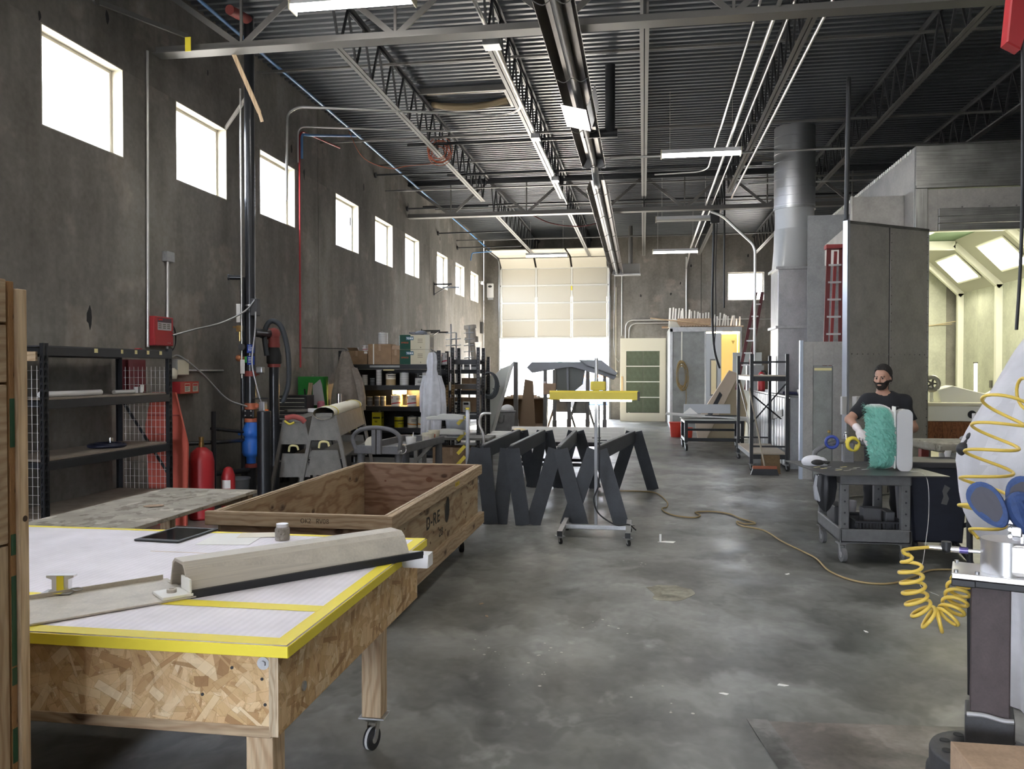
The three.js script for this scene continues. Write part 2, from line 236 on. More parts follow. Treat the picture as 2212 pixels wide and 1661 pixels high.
{ // end wall with the vehicle door and one window
  const dx0 = -5.01, dx1 = -1.24, dy = 4.3, wx0 = 2.83, wx1 = 4.03, wy0 = 4.09, wy1 = 5.05;
  const w = struct('wall_back', null, null, 'concrete end wall with the open sectional door and a high window');
  mesh('panel', [bx(WX, dx0, 0, EAVE, ZB, ZB - WT), bx(dx0, dx1, dy, EAVE, ZB, ZB - WT), bx(dx1, 1.94, 0, EAVE, ZB, ZB - WT)], M.wall, w);
  mesh('panel', [bx(1.96, wx0, 0, EAVE, ZB, ZB - WT), bx(wx0, wx1, 0, wy0, ZB, ZB - WT), bx(wx0, wx1, wy1, EAVE, ZB, ZB - WT), bx(wx1, RX, 0, EAVE, ZB, ZB - WT)], M.wall, w);
  mesh('sealant_joint', bx(1.94, 1.96, 0, EAVE, ZB - 0.012, ZB - WT), M.joint, w);
  for (const [x, y] of [[-.1, 4.3], [.93, 4.35], [1.6, 5.3], [1.25, 4.7], [3.5, 5.6]]) { const pts = []; for (let k = 0; k < 8; k++) { const t = k / 8 * 6.283, r = .07 * (0.5 + 0.6 * rnd()); pts.push([Math.cos(t) * r * .5, Math.sin(t) * r]); } mesh('chip', extr(pts, 0.006).translate(x, y, ZB - .002), M.joint, w); }
  const o = struct('window_13', null, null, 'square window high in the far end wall'); const z = ZB - WT + .03, f = .04;
  mesh('frame', [bx(wx0, wx1, wy0, wy0 + f, z, z + .05), bx(wx0, wx1, wy1 - f, wy1, z, z + .05), bx(wx0, wx0 + f, wy0 + f, wy1 - f, z, z + .05), bx(wx1 - f, wx1, wy0 + f, wy1 - f, z, z + .05)], M.frame, o);
  mesh('pane', bx(wx0 + f, wx1 - f, wy0 + f, wy1 - f, z + .02, z + .026), M.glass, o);
  // sectional overhead door, run half way up
  const d = struct('door_1', null, null, 'half raised white sectional overhead door in the end wall'); const W3 = (dx1 - dx0) / 3, zp = ZB + .04;
  const skin = mat([0.52, 0.49, 0.41], 0.55), rail = mat([0.6, 0.6, 0.56], 0.45);
  for (let r = 0; r < 4; r++) for (let c = 0; c < 3; c++) { const a = dx0 + c * W3, y = 2.86 + r * .612; mesh('door_panel', rbx(a + .035, a + W3 - .035, y + .03, y + .585, zp, zp + .035, .012), skin, d); }
  for (let r = 0; r <= 4; r++) mesh('rail', bx(dx0, dx1, 2.86 + r * .612 - .028, 2.86 + r * .612 + .03, zp, zp + .05), rail, d);
  for (let c = 0; c <= 3; c++) for (let r = 0; r < 4; r++) mesh('stile', bx(dx0 + c * W3 - .03, dx0 + c * W3 + .03, 2.89 + r * .612, 3.444 + r * .612, zp, zp + .045), rail, d);
  for (let c = 0; c < 3; c++) { const a = dx0 + c * W3; mesh('door_panel', rbx(-W3 / 2 + .03, W3 / 2 - .03, -.3, .3, -.018, .018, .012).rotateX(62 * D).translate(a + W3 / 2, 5.46, zp + .3), skin, d); }
  for (let k = 0; k < 3; k++) for (let c = 0; c < 3; c++) { const a = dx0 + c * W3; mesh('door_panel', rbx(a + .03, a + W3 - .03, 5.61, 5.645, zp + .62 + k * .612, zp + 1.2 + k * .612, .012), skin, d); }
  for (const x of [dx0 - .06, dx1 + .06]) mesh('track', bent([[x, .02, zp + .06], [x, 5.63, zp + .06], [x, 5.63, zp + 2.6]], .028, .35), M.galv, d);
  mesh('yellow_tape', bx(dx0 + 2 * W3 - .025, dx0 + 2 * W3 + .025, 4.52, 4.7, zp + .046, zp + .049), M.tape, d);
  struct('trim_1', [bx(dx0 - .1, dx0, 0, dy, ZB, ZB + .02), bx(dx1, dx1 + .1, 0, dy, ZB, ZB + .02)], M.galv, 'steel jamb plates either side of the vehicle door');
}
struct('wall_right', bx(RX, RX + WT, 0, EAVE, ZF, ZB), M.wall, 'concrete wall on the far right behind the paint booth', 'z');
struct('wall_front', [bx(WX, -5.0, 0, EAVE, ZF, ZF + WT), bx(-5.0, -1.4, 3.2, EAVE, ZF, ZF + WT), bx(-1.4, RX, 0, EAVE, ZF, ZF + WT)], M.wall, 'concrete wall behind the viewer with an open drive-through doorway');
{ // corrugated roof deck, ribs across the hall
  const P = .152, n = Math.floor((ZF - ZB) / P), pr = [], h = .038;
  for (let i = 0; i < n; i++) { const z = ZB + i * P; pr.push([z, RH + h], [z + .055, RH + h], [z + .075, RH], [z + .132, RH]); }
  pr.push([ZF, RH + h]);
  const pos = []; const q = (a, b) => { const x0 = WX, x1 = RX; pos.push(x0, a[1], a[0], x1, a[1], a[0], x1, b[1], b[0], x0, a[1], a[0], x1, b[1], b[0], x0, b[1], b[0]); };
  for (let i = 0; i < pr.length - 1; i++) q(pr[i], pr[i + 1]);
  const g = new THREE.BufferGeometry(); g.setAttribute('position', new THREE.Float32BufferAttribute(pos, 3)); g.computeVertexNormals();
  struct('ceiling', [g, bx(WX - WT, RX + WT, RH + h + .002, RH + .2, ZF + WT, ZB - WT)], M.deck, 'dark corrugated steel roof deck with ribs across the hall');
  // rectangular skylight curb with torn insulation
  const k = thing('roof_hatch_curb', 'torn insulated roof opening curb between joists on the left', 'roof curb', [-2.95, RH, -13.6]);
  mesh('curb', [bx(-.75, .75, -.1, -.01, -.45, -.4), bx(-.75, .75, -.1, -.01, .4, .45), bx(-.75, -.7, -.1, -.01, -.4, .4), bx(.7, .75, -.1, -.01, -.4, .4)], M.steelGrey, k);
  mesh('insulation', [path([[-.66, -.03, -.3], [-.3, -.12, -.25], [.2, -.1, -.3], [.66, -.03, -.25]], .05, 20, 6), path([[-.66, -.03, -.36], [0, -.07, -.37], [.66, -.03, -.35]], .05, 16, 6), path([[-.6, -.02, .3], [.6, -.02, .3]], .05, 10, 6)], mat([.42, .33, .2], .95), k);
}
// girders across the hall: chord angles and webs
function girder(z, label) {
  const o = thing('roof_girder', label, 'girder', [0, 0, z]); const xa = WX + .02, xb = RX - .02, yb = 5.42, yt = 6.24;
  mesh('bottom_chord', [bx(xa, xb, yb - .05, yb - .038, -.1, .1), bx(xa, xb, yb - .038, yb + .055, -.018, -.006), bx(xa, xb, yb - .038, yb + .055, .006, .018)], M.steelGrey, o);
  mesh('top_chord', [bx(xa, xb, yt - .012, yt, -.1, .1), bx(xa, xb, yt - .1, yt - .012, -.02, -.008), bx(xa, xb, yt - .1, yt - .012, .008, .02)], M.steel, o);
  let up = false; const x0 = -4.57, P = 1.83;
  for (let x = x0; x < xb - .4; x += P) {
    mesh('web', bar([x, yb, 0], [x + P / 2, yt - .04, 0], .065, .02), M.steelGrey, o); mesh('web', bar([x + P / 2, yt - .04, .0], [x + P, yb, 0], .065, .02), M.steelGrey, o);
    mesh('web', bar([x, yb + .02, 0], [x, yt - .06, 0], .03, .024), M.steelGrey, o);
  }
  mesh('web', bar([xa, yt - .05, 0], [x0, yb, 0], .065, .02), M.steelGrey, o);
  return o;
}
girder(-8.92, 'near grey steel roof girder crossing above the workbenches'); girder(-19.35, 'far dark roof girder crossing before the overhead door');
// open-web joists down the hall
const joistMat = { '-': M.steel };
function joist(x, z0, z1, label, m = M.steel) {
  const o = thing('roof_joist', label, 'joist', [x, 0, 0], 0, 'open-web roof joists'); const yb = 5.6, yt = 6.24, L = z0 - z1, n = Math.round(L / .62), P = L / n, e = .55;
  mesh('bottom_chord', [bx(-.055, -.006, yb - .006, yb, z0 - e, z1 + e), bx(.006, .055, yb - .006, yb, z0 - e, z1 + e), bx(-.012, -.006, yb, yb + .05, z0 - e, z1 + e), bx(.006, .012, yb, yb + .05, z0 - e, z1 + e)], M.steelGrey, o);
  mesh('top_chord', [bx(-.055, -.006, yt - .006, yt, z0, z1), bx(.006, .055, yt - .006, yt, z0, z1), bx(-.012, -.006, yt - .05, yt - .006, z0, z1), bx(.006, .012, yt - .05, yt - .006, z0, z1)], m, o);
  const W = new THREE.BoxGeometry(.026, 1, .026);
  for (let i = 0; i < n; i++) { const a = [0, i ? yb + .02 : yt - .05, z0 - i * P - (i ? 0 : .05)], t = [0, yt - .03, z0 - (i + .5) * P], b = [0, i < n - 1 ? yb + .02 : yt - .05, z0 - (i + 1) * P + (i < n - 1 ? 0 : .05)];
    if (i) mesh('web', bar(a, t, .026, .026, V(1, 0, 0)), m, o); if (i < n - 1) mesh('web', bar(t, b, .026, .026, V(1, 0, 0)), m, o); }
  return o;
}
const near = [[-3.66, 'near bay roof joist closest to the left wall windows'], [-1.83, 'near bay roof joist carrying the bright conduit left of the tube heater'], [0, 'near bay roof joist just right of the tube heater'], [1.83, 'near bay roof joist beside the trio of bright conduits'], [3.66, 'near bay roof joist over the round exhaust duct'], [5.49, 'near bay roof joist above the paint booth roof'], [7.32, 'near bay roof joist at the top right corner']];
for (const [x, l] of near) joist(x, -9.02, -19.25, l);
[[-3.66, 'far bay roof joist nearest the left wall'], [-1.83, 'far bay roof joist ending above the overhead door'], [0, 'far bay roof joist right of the overhead door'], [1.83, 'far bay roof joist over the small grey booth'], [3.66, 'far bay roof joist behind the round exhaust duct']].forEach(([x, l]) => joist(x, -19.45, ZB + .02, l));
[[-3.66, 'roof joist overhead at the top left edge'], [-1.83, 'roof joist overhead left of the tube heater, top edge'], [0, 'roof joist overhead right of the tube heater, top edge'], [1.83, 'roof joist overhead at the top right edge'], [3.66, 'roof joist overhead above the right workbench, top edge']].forEach(([x, l]) => joist(x, 1.5, -8.82, l));
// bridging rods across the joists
[[-11.5, 6.1], [-13.9, 5.72], [-17.1, 6.1], [-17.6, 5.66], [-22, 6.1], [-24.6, 5.66]].forEach(([z, y], i) => one('joist_bridging', ['thin bridging angle across the joists above the third window', 'lower bridging angle across joists by the red cable coil', 'upper bridging angle before the far girder', 'lower bridging angle just before the far girder', 'upper bridging angle beyond the far girder', 'lower bridging angle near the end wall'][i], 'brace', bx(WX + .01, 9, y - .016, y + .016, z - .016, z + .016), M.steelGrey, [0, 0, 0], 0, 'joist bridging'));
// ------------------------------------------------------------------ outside, seen through the open door
struct('ground_outside', [bx(-60, 60, -.4, -.12, ZB - WT - .02, -120), bx(-60, WX - WT - .02, -.4, -.12, ZB - WT - .02, 60), bx(WX - WT - .02, 60, -.4, -.12, ZF + WT + .02, 60)], mat([0.42, 0.41, 0.39], 0.9, 0, { tex: tGrime, m: .2 }), 'sunlit concrete yard outside the building');
// ------------------------------------------------------------------ strip lights
function stripLight(x, y, z, label, on = true) {
  const o = thing('strip_light', label, 'ceiling light', [x, y, z], 0, 'fluorescent strip lights');
  mesh('housing', [extr([[-.09, 0], [.09, 0], [.07, .07], [-.07, .07]], 1.26).rotateY(Math.PI / 2).translate(-.63, 0, 0)], M.white, o);
  mesh('end_cap', rbx(-.65, -.63, -.055, .07, -.1, .1, .01), M.cream, o); mesh('end_cap', rbx(.63, .65, -.055, .07, -.1, .1, .01), M.cream, o);
  mesh('lens', new THREE.CylinderGeometry(.085, .085, 1.25, 16, 1, false, 0, Math.PI).rotateZ(Math.PI / 2).rotateX(-Math.PI / 2).rotateX(Math.PI).scale(1, .6, 1), on ? lampMat([1, .97, .93], 9) : mat([.72, .7, .64], .35), o);
  for (const s of [-.5, .5]) mesh('hanger_wire', rod([s, .07, 0], [s, 6.3 - y, 0], .004, 5), M.conduit, o);
  if (on) { const l = new THREE.RectAreaLight(rgb(1, .96, .9), 15, 1.2, .16); l.position.set(x, y - .075, z); l.lookAt(x, y - 5, z); l.name = 'strip_glow'; scene.add(l); }
  return o;
}
stripLight(-2.92, 5.42, -8.05, 'bright strip light at the top edge, left of the heater');
stripLight(.92, 5.26, -13.9, 'lit strip light over the middle of the hall, right of the heater');
stripLight(.9, 5.15, -24.4, 'small lit strip light before the far concrete wall');
stripLight(.92, 5.25, -19.8, 'unlit strip light under the far girder', false);
stripLight(-2.95, 5.25, -25.3, 'lit strip light in front of the raised door');
stripLight(.92, 5.4, -6.6, 'strip light above the view, right of the heater');
stripLight(-2.92, 5.4, -1.2, 'strip light above the near workbench'); stripLight(.92, 5.4, -.8, 'strip light above the viewer'); stripLight(4.7, 5.4, -1.2, 'strip light above the right, outside the view');
stripLight(-2.92, 5.4, 5, 'strip light behind the viewer on the left'); stripLight(.92, 5.4, 5, 'strip light behind the viewer'); stripLight(4.7, 5.4, 5, 'strip light behind the viewer on the right'); stripLight(4.7, 5.4, -6.8, 'strip light over the right workbench, above the view');
// ------------------------------------------------------------------ radiant tube heaters
function heater(x, y, z0, z1, label, drop = 0) {
  const o = thing('tube_heater', label, 'heater', [x, y, 0]); const L = z0 - z1, hood = mat([.075, .062, .052], .42, .5);
  const t = .004, pr = [[-.2, 0], [-.13, .16], [.13, .16], [.2, 0], [.2 - t, 0], [.13 - t, .16 - t], [-.13 + t, .16 - t], [-.2 + t, 0]];
  const tilt = (g) => { if (drop) { const p = g.attributes.position; for (let i = 0; i < p.count; i++) p.setY(i, p.getY(i) - drop * (z0 - p.getZ(i)) / L); g.computeVertexNormals(); } return g; };
  mesh('reflector_hood', tilt(prep(extr(pr, L).translate(0, 0, z1))), hood, o, 'z');
  mesh('radiant_tube', tilt(prep(cylZ(.052, L, 0, .06, (z0 + z1) / 2, 16))), M.steel, o);
  for (let z = z0 - .3; z > z1; z -= 2.1) mesh('hanger', tilt(merge([path([[-.2, .0, z], [-.1, -.05, z], [0, .0, z], [.1, -.05, z], [.2, 0, z]], .006, 16, 5), rod([-.18, .02, z], [0, .55, z], .004, 5), rod([.18, .02, z], [0, .55, z], .004, 5)])), M.steelGrey, o);
  mesh('end_plate', tilt(prep(extr([[-.19, 0], [-.125, .155], [.125, .155], [.19, 0]], .004).translate(0, .001, z1))), M.galv, o);
  return o;
}
const h1 = heater(-.84, 5.16, -3.2, -14.2, 'long dark tube heater hanging down the hall ceiling');
mesh('exhaust_tee', [cylX(.06, .5, .2, .07, -12.4, 14), cyl(.075, 1.0, .34, .58, -12.4, 14)], M.steel, h1);
heater(-.83, 4.98, -15, -26.4, 'far tube heater dipping toward the overhead door', .25);
one('flexible_heater_link', 'corrugated silver flex pipe joining the two tube heaters', 'flex pipe', path([[-.84, 5.22, -14.18], [-.84, 5.16, -14.4], [-.83, 5.02, -14.7], [-.83, 5.04, -15.02]], .06, 30, 14), M.galv);
{ const o = thing('deflector_sheet', 'bright folded metal sheet clipped under the tube heater', 'metal sheet', [-.84, 5.16, -11.1]);
  mesh('lower_leaf', new THREE.BoxGeometry(.34, .004, .95).rotateZ(-.25).translate(-.06, -.08, 0), M.alu, o); mesh('upper_leaf', new THREE.BoxGeometry(.004, .3, .95).rotateZ(-.35).translate(.17, .04, .05), M.alu, o); }
{ const o = thing('burner_box', 'dark metal burner box at the far end of the tube heater', 'burner', [-.62, 4.9, -26.7]); mesh('housing', rbx(-.3, .5, -.12, .2, -.2, .2, .01), M.steelGrey, o); mesh('shelf_angle', bx(-.32, .52, -.15, -.12, -.22, .22), M.galv, o); mesh('flue', cyl(.07, 1.23, .2, .81, 0, 14), M.steelGrey, o); }
// ------------------------------------------------------------------ conduits and pipes under the roof
const pipes = (name, label, cat, pts, r, m, R = .15, group) => one(name, label, cat, bent(pts, r, R), m, [0, 0, 0], 0, group);
pipes('air_pipe', 'blue compressed air pipe running down the hall beside the left wall', 'pipe', [[-5.3, 6.2, -6], [-5.3, 6.12, -13.5], [-5.3, 5.9, -27.6]], .022, M.bluePipe, .1);
pipes('air_pipe', 'short blue air pipe dropping down the left wall past the third window', 'pipe', [[-5.3, 6.13, -15.0], [-5.5, 5.62, -13.1], [-5.58, 5.6, -12.95], [-5.58, 5.2, -12.95]], .022, M.bluePipe, .06);
pipes('air_pipe', 'thin blue air pipe branching across to the far left corner', 'pipe', [[-5.3, 5.92, -27.2], [-4.9, 5.6, -26.6], [-5.55, 5.55, -26.5], [-5.6, 5.3, -26.5]], .018, M.bluePipe, .06);
pipes('red_drop_pipe', 'thin red drop pipe on the left wall beyond the third window', 'pipe', [[-5.4, 5.7, -14.2], [-5.6, 5.66, -13.0], [-5.6, 5.55, -12.9], [-5.6, 1.75, -12.9]], .016, M.redPaint, .1);
pipes('silver_conduit', 'pale conduit running up beside the red drop pipe and out over the joists', 'conduit', [[-5.58, 5.1, -12.8], [-5.58, 5.68, -12.8], [-3.2, 5.72, -13.6], [-2.6, 5.72, -13.6]], .014, M.conduit, .12);
pipes('silver_conduit', 'bright conduit along the joist left of the tube heater, near part', 'conduit', [[-1.74, 5.53, -7], [-1.74, 5.53, -18.9]], .024, M.conduit);
pipes('silver_conduit', 'bright conduit from the joist bending left above the windows', 'conduit', [[-1.74, 5.62, -9.6], [-1.8, 5.6, -12.2], [-2.1, 5.6, -12.5], [-5.05, 5.6, -11.6], [-5.2, 5.5, -11.55], [-5.2, 4.2, -11.5]], .02, M.conduit, .2);
pipes('silver_conduit', 'leftmost bright conduit of the trio right of the heater', 'conduit', [[1.17, 5.5, -6], [1.19, 5.5, -15.9], [1.05, 5.5, -16.2], [.2, 5.48, -16.2]], .016, M.conduit, .2, 'conduit trio');
pipes('silver_conduit', 'middle and widest bright conduit of the trio right of the heater', 'conduit', [[1.36, 5.48, -6], [1.42, 5.48, -26], [1.44, 5.2, -28.9]], .025, M.conduit, .2, 'conduit trio');
pipes('silver_conduit', 'right hand bright conduit of the trio right of the heater', 'conduit', [[1.52, 5.5, -6], [1.56, 5.5, -26]], .016, M.conduit, .2, 'conduit trio');
pipes('silver_conduit', 'conduit clipped along the joist right of the conduit trio', 'conduit', [[1.93, 5.55, -8.2], [1.93, 5.55, -19]], .02, M.conduit);
pipes('silver_conduit', 'grey conduit crossing the roof toward the paint booth', 'conduit', [[-.6, 5.5, -14.9], [1.6, 5.5, -14.9], [1.95, 5.56, -15.1], [7.5, 5.56, -15.1]], .018, M.conduit, .15);
pipes('silver_conduit', 'thin grey conduit crossing low over the paint booth roof', 'conduit', [[2.1, 5.5, -17.4], [4.4, 5.5, -17.4], [9, 5.6, -17.4]], .016, M.conduit, .15);
pipes('silver_conduit', 'conduit dropping past the round duct in front of the far window', 'conduit', [[1.5, 5.3, -19.2], [1.75, 5.2, -19.2], [2.42, 4.55, -19.2], [2.47, 4.4, -19.2], [2.47, 1.262, -19.2]], .03, M.conduit, .2);
pipes('silver_conduit', 'conduit pair on the end wall, left of the hanging cables', 'conduit', [[1.45, 5.6, ZB + .05], [1.45, 3.1, ZB + .05]], .03, M.conduit);
pipes('silver_conduit', 'conduit running along the end wall above the small booth', 'conduit', [[-.62, .1, ZB + .06], [-.62, 3.45, ZB + .06], [4.3, 3.45, ZB + .06]], .025, M.conduit, .3);
pipes('silver_conduit', 'lower conduit looping over the small booth on the end wall', 'conduit', [[-.5, .1, ZB + .06], [-.5, 3.34, ZB + .06], [2.2, 3.34, ZB + .06], [2.35, 3.0, ZB + .06]], .022, M.conduit, .3);
pipes('silver_conduit', 'thin conduit dropping beside the overhead door', 'conduit', [[-.75, 5.4, ZB + .05], [-.75, 2.9, ZB + .05]], .018, M.conduit);
pipes('sprinkler_main', 'dark sprinkler branch pipe crossing near the joists on the left', 'pipe', [[-4.2, 5.75, -14.4], [-1.2, 5.75, -14.4]], .03, M.blackPipe);
pipes('sprinkler_main', 'dark sprinkler branch pipe crossing before the far girder', 'pipe', [[-5.6, 5.9, -20.6], [8, 5.9, -20.6]], .025, M.blackPipe);
pipes('sprinkler_main', 'dark pipe crossing the roof over the red cable coil', 'pipe', [[-3.9, 5.62, -16.2], [2.2, 5.62, -16.2]], .022, M.blackPipe);
for (const [z, y, l] of [[-16.9, 5.85, 'fourth'], [-19.3, 5.6, 'fifth'], [-22.3, 5.5, 'sixth'], [-24.7, 5.45, 'seventh']]) one('wall_brace', 'thin black brace rod anchored on the wall beyond the ' + l + ' window', 'brace', [rod([WX, y, z], [-3.7, y + .06, z - .3], .02, 6), rod([WX, y, z], [WX + .04, y, z], .06, 8)], M.steel, [0, 0, 0], 0, 'wall brace rods');
one('wall_brace', 'dusty diagonal brace from the wall to the near girder', 'brace', [bar([WX, 5.55, -7.85], [-5.2, 5.55, -8.85], .05, .03), rod([WX, 5.55, -7.85], [WX + .03, 5.55, -7.85], .05, 8)], M.steelGrey);
one('wall_brace', 'short diagonal strut beside the tall black riser', 'brace', [bar([WX, 5.0, -10.55], [-5.15, 5.3, -10.2], .04, .03)], M.steelGrey);
one('tape_flag', 'yellow masking tape flag stuck on the near girder', 'tape', bx(-5.2, -5.13, 5.36, 5.52, -8.81, -8.8), M.tape);
{ const o = thing('hanging_board', 'loose timber strip hanging from the near girder', 'timber', [-4.72, 5.4, -9.0]); mesh('strip', [bar([0, 0, 0], [.18, -.62, -.3], .05, .012), bar([.18, -.62, -.3], [.2, -.72, -.33], .04, .01)], M.lumberPale, o, 'y'); }
{ const o = thing('cable_coil', 'red cable coil tied to a roof joist on the left', 'cable', [-3.62, 5.6, -14.4]); const g = []; for (let k = 0; k < 9; k++) { const r = rr(.15, .24), y = rr(-.06, .06), t = rr(-.35, .35); g.push(new THREE.TorusGeometry(r, .006, 5, 24).rotateZ(t).rotateX(rr(-.3, .3)).rotateY(.2).translate(rr(-.04, .04), y, rr(-.05, .05))); } mesh('loops', g, mat([.45, .12, .06], .6), o); mesh('tail', path([[-.1, -.2, 0], [-.5, -.3, .3], [-.8, -.35, .4], [-1.2, -.2, .6], [-1.5, .3, .5]], .006, 30, 5), mat([.45, .12, .06], .6), o); }
one('hanging_cable', 'red cable looping slackly along the far girder', 'cable', path([[-2.8, 5.5, -19.5], [-2.2, 5.2, -19.5], [-1.5, 5.1, -19.5], [-1.0, 5.2, -19.5], [-.9, 5.35, -19.45]], .014, 40, 6), mat([.12, .02, .02], .6));
one('junction_box', 'small steel junction box on the conduit under the near girder', 'junction box', rbx(-1.83, -1.63, 5.42, 5.53, -9.5, -9.3, .006), M.galv); one('junction_box', 'junction box on the bright conduit further along', 'junction box', rbx(-1.8, -1.66, 5.44, 5.52, -13.4, -13.2, .006), M.galv); one('junction_box', 'third junction box along the bright conduit', 'junction box', rbx(-1.8, -1.66, 5.44, 5.52, -16.4, -16.2, .006), M.galv);
{ const o = thing('drop_cables', 'black power cables hanging from the far girder before the end wall', 'cable', [1.62, 0, -19.6]); mesh('reel_box', rbx(-.1, .1, 5.1, 5.5, -.08, .08, .02), M.black, o); mesh('cable', path([[-.02, 5.1, 0], [-.04, 4, 0], [-.05, 3, 0], [0, 2.2, 0], [.12, 1.75, .0]], .028, 40, 7), M.black, o); mesh('thin_cable', path([[.05, 5.1, 0], [.02, 4.0, 0], [.03, 2.9, 0], [0, 2.3, .03]], .012, 30, 6), M.black, o); }
pipes('drop_pole', 'thin black drop rod beside the hanging power cables', 'rod', [[1.9, 6.3, -20.3], [1.9, 3.2, -20.3]], .02, M.steel);
{ const o = thing('chain_hoist', 'red chain hoist hook hanging at the top right edge', 'hoist', [2.68, 4.45, -6.6]); // red body with black chain
  mesh('body', extr([[-.06, -.35], [.02, -.4], [.1, -.15], [.16, .3], [.12, .7], [-.02, .7], [.0, .3], [-.03, 0]], .1, .01).translate(0, 0, -.05), M.redPaint, o);
  mesh('wheel', cylZ(.1, .06, .1, -.1, 0, 20), mat([.2, .02, .02], .6), o); mesh('chain', path([[.06, -.35, 0], [.07, -1.4, .0], [.06, -2.0, 0], [.03, -2.45, .02]], .012, 24, 6), M.black, o); }
pipes('drop_pole', 'tall dark drop rod in front of the open booth door', 'rod', [[2.62, 5.5, -11.3], [2.62, 3.68, -11.4]], .03, M.steel);

// ------------------------------------------------------------------ left wall: sprinkler riser and alarm gear
{ const o = thing('sprinkler_riser', 'tall black sprinkler riser pipe with blue valve against the left wall', 'pipe', [-5.02, 0, -10]);
  mesh('riser_pipe', cyl(.064, 5.0, 0, 3.75, 0, 24), M.blackPipe, o); mesh('upper_elbow', [rod([0, 6.2, 0], [0, 6.25, 0], .06, 16), rod([0, 6.2, 0], [0, 6.12, .5], .06, 16)], M.redDull, o);
  mesh('coupling', [cyl(.08, .07, 0, 1.66, 0, 20), rbx(-.11, .11, 1.64, 1.68, -.03, .03, .01)], M.redDull, o); mesh('coupling', [cyl(.082, .08, 0, 1.24, 0, 20), rbx(-.11, .12, 1.22, 1.27, -.03, .03, .01)], mat([.55, .16, .08], .5), o); mesh('coupling', cyl(.085, .05, 0, 1.06, 0, 20), mat([.5, .14, .07], .5), o); mesh('coupling', cyl(.08, .05, 0, .47, 0, 20), M.redDull, o);
  mesh('check_valve', rbx(-.08, .08, 1.085, 1.2, -.08, .08, .015), M.blackMetal, o);
  for (const [x, y] of [[-.04, 1.18], [.04, 1.18], [-.04, 1.12], [.04, 1.12]]) mesh('bolt', sph(.012, x, y, .082, 8), M.galv, o);
  mesh('backflow_valve', lathe([[.06, .5], [.06, .58], [.10, .6], [.115, .64], [.115, .78], [.085, .8], [.085, .85], [.11, .87], [.11, .93], [.075, 1.03], [.07, 1.04]]), M.bluePaint, o); mesh('valve_lug', rbx(-.17, -.09, .86, .92, -.03, .03, .008), M.bluePaint, o);
  mesh('lower_pipe', cyl(.065, .34, 0, .3, 0, 20), M.blackPipe, o); mesh('base_flange', cyl(.16, .05, 0, .12, 0, 24), mat([.35, .34, .32], .6, .3), o);
  mesh('side_pipe', rod([-.09, .3, .03], [-.09, 2.9, .03], .034, 14), M.blackPipe, o); mesh('side_tee', [rod([-.09, 2.9, .03], [-.24, 2.9, .08], .032, 12), rod([-.24, 2.9, .08], [-.26, 2.9, .085], .042, 12)], M.blackPipe, o);
  mesh('pressure_line', rod([-.075, 1.6, .09], [-.075, 5.3, .09], .011, 8), M.conduit, o); mesh('copper_valve', [rbx(-.15, -.07, 2.2, 2.28, .05, .1, .01), rod([-.11, 2.08, .07], [-.11, 2.2, .07], .02, 10), rbx(-.2, -.14, 2.25, 2.27, .05, .09, .004)], M.brass, o); mesh('drain_valve', [sph(.045, -.13, 1.86, .06, 12), rod([-.13, 1.86, .06], [-.05, 1.86, .06], .02, 8)], mat([.55, .22, .1], .4, .4), o); mesh('pressure_gauge', cylZ(.045, .03, -.07, 2.0, .1, 18), M.darkGrey, o);
  mesh('white_label', rbx(-.16, -.1, 2.32, 2.56, .06, .075, .005), M.paper, o);
  mesh('inspection_tag', rbx(-.09, -.03, 1.66, 1.84, .1, .106, .004), M.paper, o); mesh('green_tag', rbx(-.03, .0, 1.8, 1.88, .1, .105, .004), M.green, o);
  for (const y of [1.83, 1.98]) print('blue_sign', .09, .11, 64, (g, w, h) => { g.fillStyle = '#1f3f9c'; g.fillRect(0, 0, w, h); g.fillStyle = '#fff'; for (let k = 0; k < 4; k++) g.fillRect(10, 12 + k * 14, 26 + (k * 13) % 18, 5); }, o, [.035, y, .068], [0, .35, 0]);
  mesh('tamper_switch', rbx(.14, .22, 1.12, 1.3, -.02, .07, .01), M.galv, o); mesh('valve_handwheel', new THREE.TorusGeometry(.09, .009, 6, 24).rotateX(Math.PI / 2).translate(.15, 1.34, .03), M.steel, o); mesh('orange_tag', rbx(.22, .27, 1.08, 1.2, .05, .06, .008), M.orange, o);
  mesh('flow_switch', rbx(.06, .15, 2.4, 2.62, .02, .12, .01), M.darkGrey, o); mesh('flow_switch_clamp', [cyl(.07, .02, 0, 2.54, 0, 20), rod([.05, 2.54, .05], [.09, 2.54, .06], .015, 8)], M.galv, o); mesh('clamp_boss', rbx(.1, .2, 1.66, 1.75, .0, .08, .02), M.galv, o);
}
{ const o = thing('sprinkler_branch', 'shorter black pipe with red elbow behind the riser', 'pipe', [-4.98, 0, -10.6]);
  mesh('pipe', cyl(.068, 1.9, 0, .95, 0, 20), M.blackPipe, o); mesh('rubber_reducer', lathe([[.07, 1.78], [.1, 1.8], [.1, 1.9], [.068, 2.02]]), M.rubber, o); mesh('coupling', cyl(.085, .05, 0, 1.77, 0, 20), M.redDull, o); mesh('coupling', cyl(.08, .05, 0, 2.04, 0, 20), M.redDull, o);
  mesh('elbow', [cyl(.075, .12, 0, 2.1, 0, 18), sph(.085, 0, 2.2, 0, 16), cylX(.075, .1, -.06, 2.2, 0, 16)], M.redDull, o); mesh('cross_pipe', rod([-.05, 2.2, 0], [-.06, 2.2, .5], .06, 18), M.blackPipe, o); mesh('branch_stub', cylX(.06, .12, -.13, 2.2, 0, 16), M.blackPipe, o); }
